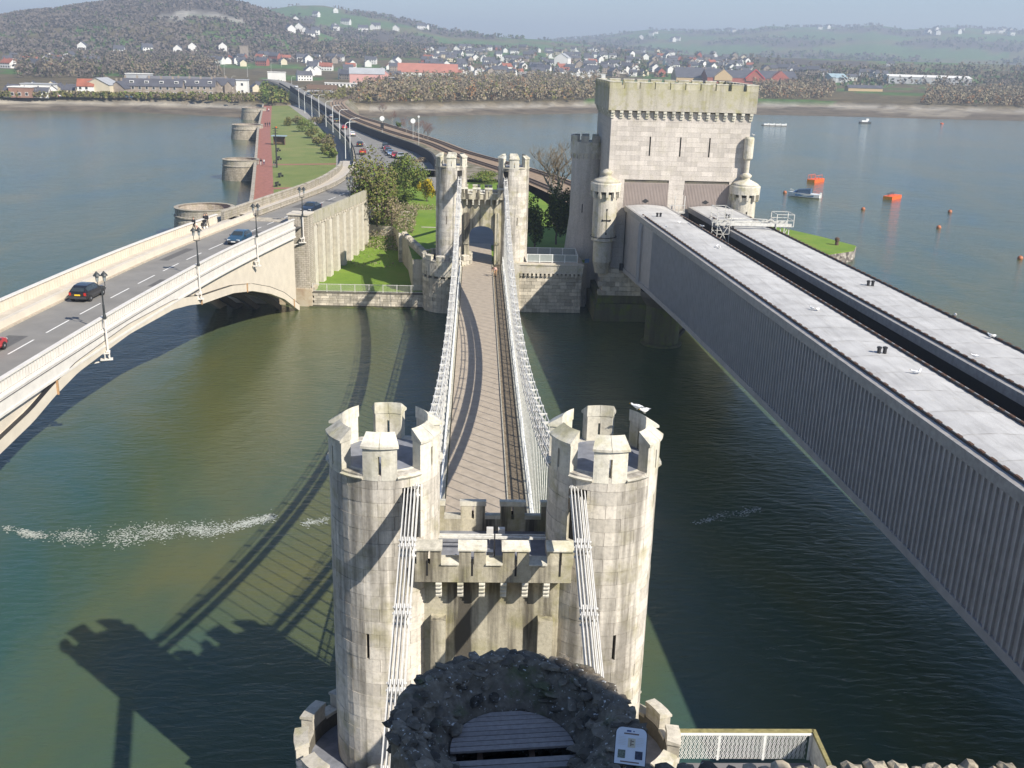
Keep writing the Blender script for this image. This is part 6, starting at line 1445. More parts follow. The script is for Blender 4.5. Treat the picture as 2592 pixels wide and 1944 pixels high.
# parked vehicles along the left shore
for i in range(16):
    u = hr.uniform(115, 190) if i < 9 else hr.uniform(300, 560); p_, r_ = hit(u, 247+hr.uniform(-2, 2)); car('hatchback', hr.choice(['white', 'silver', 'red', 'white', 'blue']), p_+Vector((0, 0, 0.1)), Vector((1, hr.uniform(-0.3, 0.3), 0)).normalized(), 'tiny parked car in front of the shore houses', 'cars parked on the far left shore')
# ---- woods: far masses nobody could count
wr = random.Random(31)
def wood(name, region, n, hh, mats, per=26, size=0.9, weights=None):
    mb = MB(); cache = {}
    for i in range(n):
        u, v = region(wr)
        key = (round(u/3), round(v*2))
        if key not in cache: cache[key] = hit(u, v)[0]
        p_ = cache[key]+Vector((wr.uniform(-2, 2), wr.uniform(-4, 4), 0)); H = hh*wr.uniform(0.6, 1.25); mi = wr.choices(range(len(mats)), weights=weights)[0]
        for k in range(per):
            a = wr.uniform(0, 6.28); rr = H*0.36*math.sqrt(wr.random()); z = H*(0.15+0.85*wr.random()); f = 1-0.75*max(0, z/H-0.4)
            mb.mi = mi if wr.random() < 0.8 else wr.randrange(len(mats)); leafq(mb, p_+Vector((math.cos(a)*rr*f, math.sin(a)*rr*f, z)), size*wr.uniform(0.5, 1.3), None, 0.7)
    return mb.build(name, mats, kind='stuff')
def rect(u0, u1, v0, v1, tilt=0.0): return lambda r: ((lambda u: (u, r.uniform(v0, v1)+tilt*(u-u0)))(r.uniform(u0, u1)))
wood('scrub_wood', rect(905, 1520, 200, 262, -0.012), 1500, 6.5, ['dry_stalk', 'leaf_brown', 'leaf_rust', 'leaf_olive'], 30, 0.8, [5, 6, 0.5, 1.4])
wood('scrub_wood', rect(1915, 2120, 212, 252), 480, 6.0, ['dry_stalk', 'leaf_brown', 'leaf_rust'], 30, 0.8, [6, 6, 0.6])
wood('scrub_wood', rect(2355, 2760, 226, 270, 0.01), 620, 6.0, ['dry_stalk', 'leaf_brown', 'leaf_rust'], 28, 0.8, [6, 6, 0.7])
wood('bare_wood', rect(35, 545, 150, 198), 850, 9, ['wood_grey', 'leaf_brown', 'leaf_dark'], 26, 1.2, [6, 3, 1.0])
wood('shore_scrub', rect(-80, 660, 246, 258), 620, 2.6, ['leaf_olive', 'leaf_brown', 'leaf_green'], 20, 0.7, [4, 4, 1])
wood('verge_scrub', rect(660, 720, 222, 262), 220, 4.5, ['leaf_green', 'leaf_olive', 'leaf_dark'], 26, 0.8, [4, 3, 2])
wood('verge_scrub', rect(770, 900, 226, 262), 180, 3.0, ['leaf_brown', 'leaf_olive'], 22, 0.7)
wood('town_trees', rect(760, 1080, 118, 150), 420, 11, ['wood_grey', 'leaf_brown', 'leaf_dark'], 22, 1.7, [5, 3, 1])
wood('town_trees', rect(1080, 2000, 120, 190, 0.02), 420, 8, ['wood_grey', 'leaf_dark', 'leaf_brown'], 18, 1.4)
wood('town_trees', rect(2000, 2700, 172, 222), 520, 8, ['wood_grey', 'leaf_dark', 'leaf_brown'], 18, 1.4, [4, 1, 4])
def scatter_hill(name, n, ur, rr, mats, size, per, cond, weights=None):
    mb = MB()
    for i in range(n):
        u = wr.uniform(*ur); r_ = rr[0]*(rr[1]/rr[0])**wr.random(); cd = col_data(u); z = land_z(u, r_, cd); c = land_cover(u, r_, z, cd)
        if not cond(c, u, r_): continue
        dx, dy = hdir(u); p_ = Vector((CAM[0]+dx*r_, CAM[1]+dy*r_, z)); mi = wr.choices(range(len(mats)), weights=weights)[0]
        for k in range(per):
            mb.mi = mi; leafq(mb, p_+Vector((wr.uniform(-1, 1)*size*1.2, wr.uniform(-1, 1)*size*1.2, size*wr.uniform(0.2, 1.9))), size*wr.uniform(0.5, 1.1), None, 0.8)
    return mb.build(name, mats, kind='stuff')
dark = lambda c, u, r_: sum(c) < 0.30
scatter_hill('hill_wood', 7500, (-150, 860), (1250, 2080), ['wood_grey', 'wood_brown', 'leaf_dark'], 2.4, 7, dark, [6, 4, 0.6])
scatter_hill('hill_wood', 5200, (560, 1600), (1600, 3100), ['wood_grey', 'wood_brown', 'leaf_dark'], 3.2, 6, lambda c, u, r_: sum(c) < 0.28, [5, 2, 2])
scatter_hill('hill_wood', 5200, (1150, 2760), (2700, 5300), ['wood_grey', 'leaf_dark'], 5.0, 7, lambda c, u, r_: sum(c) < 0.28)
# ================================================================ castle foreground (in the shade of an added castle tower out of view)
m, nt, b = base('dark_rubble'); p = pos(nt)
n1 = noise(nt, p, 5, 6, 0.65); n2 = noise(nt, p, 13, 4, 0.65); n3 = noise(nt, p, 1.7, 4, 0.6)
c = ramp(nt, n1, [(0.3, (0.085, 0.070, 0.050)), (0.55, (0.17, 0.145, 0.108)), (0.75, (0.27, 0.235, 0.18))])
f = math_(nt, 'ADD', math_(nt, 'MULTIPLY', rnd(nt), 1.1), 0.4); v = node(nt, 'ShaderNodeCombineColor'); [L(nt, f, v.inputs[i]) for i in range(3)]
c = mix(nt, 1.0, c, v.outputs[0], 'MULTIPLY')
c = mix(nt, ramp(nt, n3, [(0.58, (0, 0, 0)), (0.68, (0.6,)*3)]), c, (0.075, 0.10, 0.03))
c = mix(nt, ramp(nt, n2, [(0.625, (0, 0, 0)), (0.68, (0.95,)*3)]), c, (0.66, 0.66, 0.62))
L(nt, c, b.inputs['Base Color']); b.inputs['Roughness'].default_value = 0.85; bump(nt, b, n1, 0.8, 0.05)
simple('sunlit_stone', (0.36, 0.31, 0.23), 0.9, var=0.35, scale=9, bumpy=0.6, bscale=20, objvar=0.2)  # paler copy of the rubble, sunlight painted into the coping's right end
simple('old_board', (0.34, 0.30, 0.27), 0.8, var=0.15, scale=14, bumpy=0.2, bscale=50, objvar=0.1)
simple('sign_white', (0.62, 0.66, 0.72), 0.35, var=0.02)
simple('sign_brown', (0.16, 0.11, 0.09), 0.5)
simple('sign_blue', (0.05, 0.08, 0.22), 0.5)
simple('sign_beige', (0.55, 0.50, 0.38), 0.5)
simple('sign_green', (0.12, 0.14, 0.11), 0.5, var=0.6, scale=40)
simple('sign_dark', (0.04, 0.045, 0.07), 0.5, var=0.5, scale=40)
fr_ = random.Random(77)
def rock_mesh(seed, mat, flat=0.6):
    r = random.Random(seed); bm = bmesh.new(); bmesh.ops.create_icosphere(bm, subdivisions=2, radius=0.5)
    for v_ in bm.verts:
        d = v_.co.normalized(); cube = d/max(abs(d.x), abs(d.y), abs(d.z)); k = 0.42*(0.75+0.35*mnoise.noise(d*1.3+Vector((seed, 0, 0))))
        v_.co = (d*0.45+cube*0.55)*k*1.1; v_.co.z *= flat
    me = bpy.data.meshes.new('stone'); bm.to_mesh(me); bm.free(); me.materials.append(MATS[mat]); return me
RKS = [rock_mesh(i, 'dark_rubble', fr_.uniform(0.4, 0.75)) for i in range(9)]; RKL = [rock_mesh(20+i, 'sunlit_stone', 0.75) for i in range(4)]
WC = Vector((-0.15, -22.0, 0)); ZW = 23.9
def well_top(r): return ZW-0.05-0.62*max(0, (1.55-r)/0.6)**1.3-0.35*max(0, r-1.75)**0.8
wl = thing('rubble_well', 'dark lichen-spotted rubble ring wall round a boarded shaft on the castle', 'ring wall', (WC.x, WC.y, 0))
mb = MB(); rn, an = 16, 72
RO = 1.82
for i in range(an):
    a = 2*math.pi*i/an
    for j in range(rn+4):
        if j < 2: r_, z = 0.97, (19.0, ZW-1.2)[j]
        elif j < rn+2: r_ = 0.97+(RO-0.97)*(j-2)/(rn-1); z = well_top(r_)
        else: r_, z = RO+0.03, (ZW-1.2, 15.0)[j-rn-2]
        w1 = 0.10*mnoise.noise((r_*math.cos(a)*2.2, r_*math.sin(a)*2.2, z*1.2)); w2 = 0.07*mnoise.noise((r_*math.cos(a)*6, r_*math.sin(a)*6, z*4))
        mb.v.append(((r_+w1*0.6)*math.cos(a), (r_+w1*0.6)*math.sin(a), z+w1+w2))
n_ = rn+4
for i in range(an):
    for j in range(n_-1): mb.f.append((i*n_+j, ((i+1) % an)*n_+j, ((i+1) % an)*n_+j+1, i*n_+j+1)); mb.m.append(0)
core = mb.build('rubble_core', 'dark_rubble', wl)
for i in range(285):
    a = fr_.uniform(-0.75, math.pi+0.75); k = fr_.random()
    if k < 0.22: r_ = fr_.uniform(RO-0.13, RO); z = ZW-0.12-fr_.random()*0.5
    elif k < 0.36: r_ = 0.99; z = ZW-0.55-fr_.random()*0.8
    else: r_ = 0.99+(RO-1.0)*math.sqrt(fr_.random()); z = well_top(r_)
    s = fr_.uniform(0.14, 0.36); inst(fr_.choice(RKS), 'stone', core, (r_*math.cos(a), r_*math.sin(a), z), rot=(fr_.uniform(-0.25, 0.25), fr_.uniform(-0.25, 0.25), fr_.uniform(0, 6.28)), sc=(s*fr_.uniform(0.9, 1.9), s, s*fr_.uniform(0.45, 0.8)))
# boarded floor: planks cut to the round shaft
RB = 0.955; zf = ZW-0.60
def plank(ya, yb, z, nm='plank'):
    def hx(y): return math.sqrt(max(0.0, RB*RB-y*y))
    pts = [(-hx(ya), ya), (hx(ya), ya), (hx((ya+yb)/2), (ya+yb)/2), (hx(yb), yb), (-hx(yb), yb), (-hx((ya+yb)/2), (ya+yb)/2)]
    q = MB(); q.prism(pts, z-0.04, z); o = q.build(nm, 'old_board', wl); o.rotation_euler = (0, 0, 0.09); return o
y = RB-0.03
for k in range(8): plank(y-0.098, y, zf); y -= 0.116
edge_y = y
y -= 0.13
for k in range(2): plank(y-0.115, y, zf-0.06); y -= 0.135
y -= 0.12
for k in range(3): plank(y-0.125, y, zf-0.1); y -= 0.13
q = MB(); q.lathe([(0.96, zf-0.9), (0.96, zf-0.85)], n=24); q.build('shaft_bottom', 'opening_shade', wl)
for x in (-0.5, 0.3): q = MB(); q.box((x, -0.2, zf-0.2), (0.09, 1.4, 0.12)); q.build('joist', 'timber_brown', wl)
# wall running right from the ring, its sunlit end beyond the shadow
cw = thing('castle_wall', 'rubble castle wall with rounded coping stones beside the shaft', 'wall', (4, -23.4, 0))
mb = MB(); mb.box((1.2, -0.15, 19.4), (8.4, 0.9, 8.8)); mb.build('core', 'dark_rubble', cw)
x = -2.9
while x < 5.2:
    s = fr_.uniform(0.24, 0.42)
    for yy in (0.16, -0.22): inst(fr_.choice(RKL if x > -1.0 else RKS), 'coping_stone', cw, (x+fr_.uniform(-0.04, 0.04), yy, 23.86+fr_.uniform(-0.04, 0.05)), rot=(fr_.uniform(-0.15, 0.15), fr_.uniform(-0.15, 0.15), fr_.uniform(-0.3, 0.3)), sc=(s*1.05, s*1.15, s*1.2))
    x += s*0.80
for i in range(60): s = fr_.uniform(0.15, 0.35); inst(fr_.choice(RKS), 'stone', cw, (fr_.uniform(-3.0, -1.6), fr_.uniform(-0.6, 0.45), 23.5+fr_.uniform(-0.1, 0.2)), rot=(fr_.uniform(-0.5, 0.5), fr_.uniform(-0.5, 0.5), fr_.uniform(0, 6)), sc=(s*1.5, s, s))
lw = thing('castle_wall', 'low dark rubble wall left of the boarded shaft', 'wall', (-2.6, -23.4, 0))
mb = MB(); mb.box((0, -0.5, 18.9), (2.6, 2.0, 8.0)); mb.build('core', 'dark_rubble', lw)
for i in range(40): s = fr_.uniform(0.2, 0.45); inst(fr_.choice(RKS), 'stone', lw, (fr_.uniform(-1.3, 1.2), fr_.uniform(-0.7, 0.5), 22.9+fr_.uniform(-0.08, 0.12)), rot=(fr_.uniform(-0.4, 0.4), fr_.uniform(-0.4, 0.4), fr_.uniform(0, 6)), sc=(s*1.4, s, s))
# information panel
pc = Vector(CAM)+Vector(ray(*Zm(700, 1544, 1.4747)(1322, 508))).normalized()*14.55
ip = thing('information_panel', 'small white round-topped information panel mounted beside the shaft', 'sign', pc)
to = (Vector(CAM)-pc).normalized(); to = (to+Vector((0, 0, 0.12))).normalized(); ip.rotation_euler = to.to_track_quat('Z', 'Y').to_euler(); ip.rotation_mode = 'XYZ'
e_ = Matrix.Identity(3); rx_ = Vector((0, 0, 1)).cross(to).normalized(); uy_ = to.cross(rx_); Mx = Matrix((rx_, uy_, to)).transposed(); ip.rotation_euler = Mx.to_euler()
HWp, HHp = 0.205, 0.235
pts = [(-HWp, -HHp), (HWp, -HHp), (HWp, HHp-0.08)]+[(HWp-0.08+0.08*math.cos(t), HHp-0.08+0.08*math.sin(t)) for t in np.linspace(0.2, 1.57, 5)]+[(-HWp+0.08-0.08*math.sin(t), HHp-0.08+0.08*math.cos(t)) for t in np.linspace(0, 1.37, 5)]+[(-HWp, HHp-0.08)]
q = MB(); q.prism(pts, -0.02, 0.0); q.build('board', 'sign_white', ip)
q = MB(); q.prism([(a*1.05, b_*1.04) for a, b_ in pts], -0.035, -0.021); q.build('frame', 'iron_dark', ip)
for nm, mt, x, y, w_, h_ in (('emblem', 'sign_blue', -0.035, 0.19, 0.06, 0.022), ('emblem', 'sign_blue', 0.03, 0.19, 0.02, 0.015), ('title', 'sign_brown', 0, 0.155, 0.2, 0.018), ('plan', 'sign_beige', 0.01, 0.04, 0.1, 0.12), ('plan_mark', 'sign_brown', 0.0, 0.04, 0.012, 0.085), ('plan_mark', 'sign_brown', 0.025, 0.06, 0.03, 0.012), ('plan_mark', 'sign_brown', 0.025, 0.02, 0.03, 0.012), ('photo', 'sign_green', -0.115, -0.11, 0.1, 0.105), ('photo', 'sign_dark', 0.115, -0.11, 0.1, 0.105), ('title', 'sign_brown', 0, -0.205, 0.25, 0.016)):
    q = MB(); q.box((x, y, 0.0025 if nm != 'plan_mark' else 0.006), (w_, h_, 0.003)); q.build(nm, mt, ip)
for k in range(6):
    for sx in (-0.12, 0.12): q = MB(); q.box((sx, 0.11-0.02*k, 0.0025), (0.1, 0.004, 0.003)); q.build('text_line', 'steel_paint', ip)
q = MB(); q.box((0, -0.2, -0.06), (0.3, 0.06, 0.08)); q.box((0, -0.35, -0.2), (0.08, 0.5, 0.3)); q.build('mount', 'iron_dark', ip)
# rock and castle mass below, and an unseen castle tower added to shade the foreground
mb = MB(); mb.prism([(-8.5, -4.2), (8.6, -4.2), (14.5, -3.0), (16, -70), (-14, -70), (-11, -20)], -1, 6.1); mb.build('castle_rock', 'quay_stone', kind='structure')
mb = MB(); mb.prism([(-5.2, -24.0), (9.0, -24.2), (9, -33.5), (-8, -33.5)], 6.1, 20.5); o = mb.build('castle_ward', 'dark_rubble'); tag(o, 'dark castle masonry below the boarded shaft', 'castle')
ct = thing('castle_shade_tower', 'tall round rubble castle tower with battlements standing beyond the boarded shaft', 'tower', (14.4, -40.8, 6))
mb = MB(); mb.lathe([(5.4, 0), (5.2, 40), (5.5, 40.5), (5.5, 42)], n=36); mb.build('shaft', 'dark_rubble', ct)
for k in range(10): a = k*0.628; q = MB(); q.arc((0, 0), 4.7, 5.5, a, a+0.38, 42.0, 44.0, 4); q.build('merlon', 'dark_rubble', ct)
# caged platform on the right, domed stone on the left
cg = thing('mesh_platform', 'steel platform with white diamond mesh side and mossy timber rail above the water', 'platform', (7.45, -1.3, 6.3))
W_ = 5.6
q = MB(); q.box((W_/2, -0.35, -0.1), (W_, 1.2, 0.1)); q.build('floor', 'shed_dark', cg)
q = MB()
mx = 0.17
nX = int(W_/mx)
for i in range(nX):
    for s in (-1, 1):
        for j in range(8):
            x0 = i*mx; z0 = 0.02+j*0.142; a_ = (x0+(mx/2 if (j % 2 == 0) == (s > 0) else 0), 0.43, z0); b2 = (x0+(0 if (j % 2 == 0) == (s > 0) else mx/2), 0.43, z0+0.142); q.bar(a_, b2, 0.02, 0.02)
            if s > 0: q.bar((x0+mx/2+(mx/2 if (j % 2 == 0) else 0), 0.43, z0), (x0+mx/2+(0 if (j % 2 == 0) else mx/2), 0.43, z0+0.142), 0.02, 0.02)
q.build('mesh', 'fence_paint', cg, kind='stuff')
for x in (0, 1.87, 3.73, W_): q = MB(); q.box((x, 0.46, 0.55), (0.09, 0.07, 1.2)); q.build('post', 'fence_paint', cg)
q = MB(); q.box((W_/2, 0.46, 1.17), (W_+0.1, 0.08, 0.07)); q.build('top_rail', 'fence_paint', cg)
q = MB(); q.box((W_/2, 0.60, 1.2), (W_+0.25, 0.16, 0.14)); q.bar((W_+0.15, 0.66, 1.2), (W_+0.1, -1.6, 1.2), 0.16, 0.14); q.build('timber_rail', 'mossy_timber', cg)
q = MB(); q.box((W_+0.08, -0.5, 0.55), (0.05, 2.0, 1.15)); q.build('side_sheet', 'steel_paint', cg)
q = MB(); q.lathe([(0.62, 0), (0.62, 0.9), (0.56, 1.15), (0.38, 1.4), (0.12, 1.5)], n=16); o = q.build('domed_stone', 'tower_cap', smooth=True); o.location = (-4.3, -3.1, 6.1); tag(o, 'pale domed stone post at the foot of the left gateway tower', 'post')

# ================================================================ boats and buoys
simple('boat_white', (0.78, 0.78, 0.76), 0.3, var=0.04)
simple('boat_blue', (0.05, 0.12, 0.24), 0.35)
simple('canvas_blue', (0.045, 0.09, 0.16), 0.8)
simple('buoy_orange', (0.40, 0.14, 0.06), 0.6, var=0.2)
simple('pontoon_dark', (0.05, 0.05, 0.05), 0.8)
def hull(ln, bm_, h, mat, nm, g, zoff=0.0, fl=0.85):
    q = MB(); n = 10; rows = []
    for i in range(n+1):
        t = i/n; w_ = bm_/2*(1-max(0, (t-0.45)/0.55)**2.2)*(0.92+0.08*min(1, t*4)); y = -ln/2+ln*t; sh = h*(1+0.35*max(0, t-0.4)); rows.append([(-w_, y, sh), (-w_*fl, y, h*0.15), (0, y, -0.25), (w_*fl, y, h*0.15), (w_, y, sh)])
    for a, b_ in zip(rows[:-1], rows[1:]):
        o_ = len(q.v); q.v += a+b_
        for k in range(4): q.f.append((o_+k, o_+k+1, o_+5+k+1, o_+5+k)); q.m.append(0)
        q.f.append((o_+0, o_+5, o_+9, o_+4)); q.m.append(0)
    o_ = len(q.v); q.v += rows[0]; q.f.append(tuple(o_+k for k in range(5))); q.m.append(0)
    o = q.build(nm, mat, g); o.location = (0, 0, zoff); return o
pb = at_z(*ZB(430, 700), 0); g = thing('motor_boat', 'white and blue motor boat with dark blue canvas canopy moored on the water', 'boat', pb, 0.75+0.35); g.scale = (1.3, 1.3, 1.3)
h = hull(6.2, 2.3, 0.75, 'boat_white', 'hull', g)
q = MB(); q.box((1.0, -0.2, 0.45), (0.1, 3.6, 0.3), 0.02); q.box((-1.0, -0.2, 0.45), (0.1, 3.6, 0.3), -0.02); q.build('hull_stripe', 'boat_blue', g)
q = MB(); q.prism([(-0.95, -1.3), (0.95, -1.3), (0.8, 1.2), (-0.8, 1.2)], 0.8, lambda p_: 1.75 if p_[1] < 0 else 1.45); q.build('canopy', 'canvas_blue', g)
q = MB(); q.box((0, 1.5, 1.05), (1.4, 0.8, 0.35), taper=0.7); q.build('cuddy', 'boat_blue', g); q = MB(); q.box((0, -3.15, 0.55), (0.45, 0.35, 1.0)); q.build('outboard', 'boat_white', g)
q = MB(); q.tube([(-0.6, 2.0, 1.0), (-0.5, 2.7, 1.4), (0.5, 2.7, 1.4), (0.6, 2.0, 1.0)], 0.03, 5); q.build('bow_rail', 'steel_paint', g)
for i, (a, rail) in enumerate((((525, 575), True), ((1145, 712), False))):
    p_ = at_z(*ZB(*a), 0); g = thing('orange_work_raft', 'orange box raft with upright railing and notice boards' if rail else 'orange box raft with low open top and dark spars', 'raft', p_, -0.75)
    q = MB(); q.box((0, 0, 0.35), (2.4, 6.2, 0.95)); q.box((0, 3.3, 0.5), (2.0, 0.8, 0.6), taper=0.8); q.build('hull', 'orange_paint', g)
    q = MB(); q.box((0, -3.12, 0.35), (2.3, 0.05, 0.85)); q.build('stern_panel', 'amber_paint', g)
    q = MB()
    if rail:
        for y in (-2.8, -0.6, 1.6): [q.bar((x, y, 0.8), (x, y, 2.0), 0.08) for x in (-1.1, 1.1)]
        for x in (-1.1, 1.1): q.bar((x, -2.8, 1.95), (x, 1.6, 1.95), 0.07)
        q.build('railing', 'orange_paint', g)
        for y in (-1.2, 0.4): q = MB(); q.box((-1.12, y, 1.5), (0.06, 1.0, 0.7)); q.build('board', 'sign_brown', g)
    else:
        for x in (-0.7, 0.0): q.bar((x, -2.4, 1.3), (x, 1.8, 1.5), 0.1)
        for y in (-2.0, 1.4): q.bar((-0.4, y, 0.8), (-0.4, y, 1.4), 0.1)
        q.build('spars', 'iron_dark', g)
    q = MB(); q.lathe([(0.1, -0.3), (0.4, -0.1), (0.4, 0.2), (0.1, 0.45)], (0, 4.6, 0), 10); q.build('mooring_buoy', 'buoy_orange', g)
BY = [((277, 668), 'beside the blue canopied motor boat'), ((910, 803), 'below the open orange raft'), ((1612, 824), 'out on the open water, upstream one'), ((1522, 952), 'out on the open water, nearer the jetty'), ((2180, 1202), 'by itself far out from the tubes'), ((2690, 0), None)]
for a, tx_ in BY:
    if tx_ is None: continue
    p_ = at_z(*ZB(*a), 0); g = thing('mooring_buoy', 'round rusty orange mooring buoy '+tx_, 'buoy', p_)
    q = MB(); q.lathe([(0.08, -0.3), (0.42, -0.12), (0.5, 0.18), (0.4, 0.5), (0.1, 0.66)], n=14); q.build('float', 'buoy_orange', g, smooth=True)
    q = MB(); q.tube([(0, 0, 0.62), (0.1, 0, 0.85), (0, 0, 0.98), (-0.1, 0, 0.85), (0, 0, 0.62)], 0.03, 5); q.build('ring', 'iron_dark', g)
p_ = at_z(*ZB(190, 122), 0); g = thing('raft_line', 'line of four pale floating rafts near the far mud bank', 'raft', p_); g.scale = (0.5, 0.5, 0.7)
for k in range(4): q = MB(); q.box((-9+k*6.2, 0, 0.7), (4.4, 3, 1.4)); q.box((-6.2+k*6.2, 0, 0.8), (0.9, 2.6, 2.0)); q.build('float', 'boat_white' if k != 1 else 'boat_white', g)
q = MB(); q.box((0, 0, 0.1), (26, 3.4, 0.5)); q.build('deck', 'pontoon_dark', g)
p_ = at_z(*ZB(925, 102), 0); g = thing('work_boat', 'dark hulled work boat with white cabin near the far shore', 'boat', p_); g.scale = (0.5, 0.5, 0.6)
q = MB(); q.box((0, 0, 0.5), (13, 4, 1.4)); q.build('hull', 'pontoon_dark', g); q = MB(); q.box((-1, 0, 1.9), (7, 3, 1.6)); q.box((2.2, 0, 3.2), (3, 2.4, 2.0)); q.build('cabin', 'boat_white', g)
p_ = at_z(*ZB(1545, 107), 0); g = thing('dinghy', 'small orange dinghy at the edge of the far mud bank', 'boat', p_); g.scale = (0.6, 0.6, 0.6); hull(5, 2, 0.8, 'orange_paint', 'hull', g); q = MB(); q.box((0, -0.4, 0.7), (1.5, 0.4, 0.1)); q.build('thwart', 'boat_white', g)

# ================================================================ gulls
simple('gull_white', (0.80, 0.80, 0.79), 0.7, var=0.03)
simple('gull_grey', (0.30, 0.32, 0.35), 0.7, var=0.05)
simple('gull_bill', (0.6, 0.35, 0.03), 0.5)
def gull_meshes():
    q = MB(); prof = [(0.01, -0.30), (0.05, -0.22), (0.095, -0.08), (0.10, 0.04), (0.07, 0.14), (0.045, 0.19), (0.055, 0.235), (0.05, 0.28), (0.015, 0.31)]
    n = 8; o_ = len(q.v)
    for r_, y in prof:
        zc = 0.16+(0.10*max(0, (y-0.1)/0.2))
        for k in range(n): a = 2*math.pi*k/n; q.v.append((r_*math.cos(a), y, zc+r_*math.sin(a)*1.05))
    for i in range(len(prof)-1):
        for k in range(n): q.f.append((i*n+k, i*n+(k+1) % n, (i+1)*n+(k+1) % n, (i+1)*n+k)); q.m.append(0)
    q.f.append(tuple(range(n))); q.m.append(0); q.f.append(tuple((len(prof)-1)*n+k for k in range(n))[::-1]); q.m.append(0)
    for s in (-1, 1): q.bar((s*0.035, 0.0, 0.0), (s*0.03, 0.0, 0.09), 0.014)
    body = mesh_only(q, 'body', 'gull_white', True)
    q = MB()
    for s in (-1, 1): q.add([(s*0.1, 0.08, 0.2), (s*0.115, -0.08, 0.18), (s*0.04, -0.36, 0.17), (s*0.03, 0.0, 0.265)], [(0, 1, 2, 3)])
    wing = mesh_only(q, 'wing', 'gull_grey'); q = MB(); q.bar((0, 0.3, 0.265), (0, 0.37, 0.25), 0.02); bill = mesh_only(q, 'bill', 'gull_bill'); return body, wing, bill
GB, GW, GBI = gull_meshes()
def gull(p_, rz, label, group='gulls resting on the bridges', s=0.95):
    g = thing('gull', label, 'gull', p_, rz, group); g.scale = (s, s, s); inst(GB, 'body', g); inst(GW, 'wing', g); inst(GBI, 'bill', g)
ZR_ = 15.2
for i, (a, tx_) in enumerate([((272, 272), 'white gull on the tube roof near the tower'), ((340, 247), 'white gull on the tube roof near the tower'), ((465, 268), 'white gull at the inner edge of the tube roof'), ((545, 378), 'white gull in a pair on the tube roof'), ((560, 383), 'white gull in a pair on the tube roof'), ((1062, 718), 'white gull standing beside the roof vent'), ((1092, 722), 'white gull standing beside the roof vent'), ((1620, 1065), 'white gull in a pair halfway along the tube roof'), ((1643, 1063), 'white gull in a pair halfway along the tube roof'), ((1838, 752), 'white gull on the outer edge of the far tube'), ((2030, 865), 'white gull on the outer edge of the far tube'), ((2048, 868), 'white gull on the outer edge of the far tube'), ((1945, 978), 'white gull on the roof of the far tube')]):
    gull(at_z(*Z2(*a), ZR_), [0.4, 2.2, 1.2, -0.6, 2.9][i % 5], tx_)
for i, a in enumerate(((5.40, 1.15), (5.62, 0.75))): gull((*a, ZC+1.47), 1.2+i, 'white gull perched on the right gateway tower merlon', 'gulls on the gateway tower', 0.85)
gull(at_z(*Z5(1357, 440), 23.96), 0.5, 'white gull perched on the turret finial of the railway tower', 'gull on the railway tower')
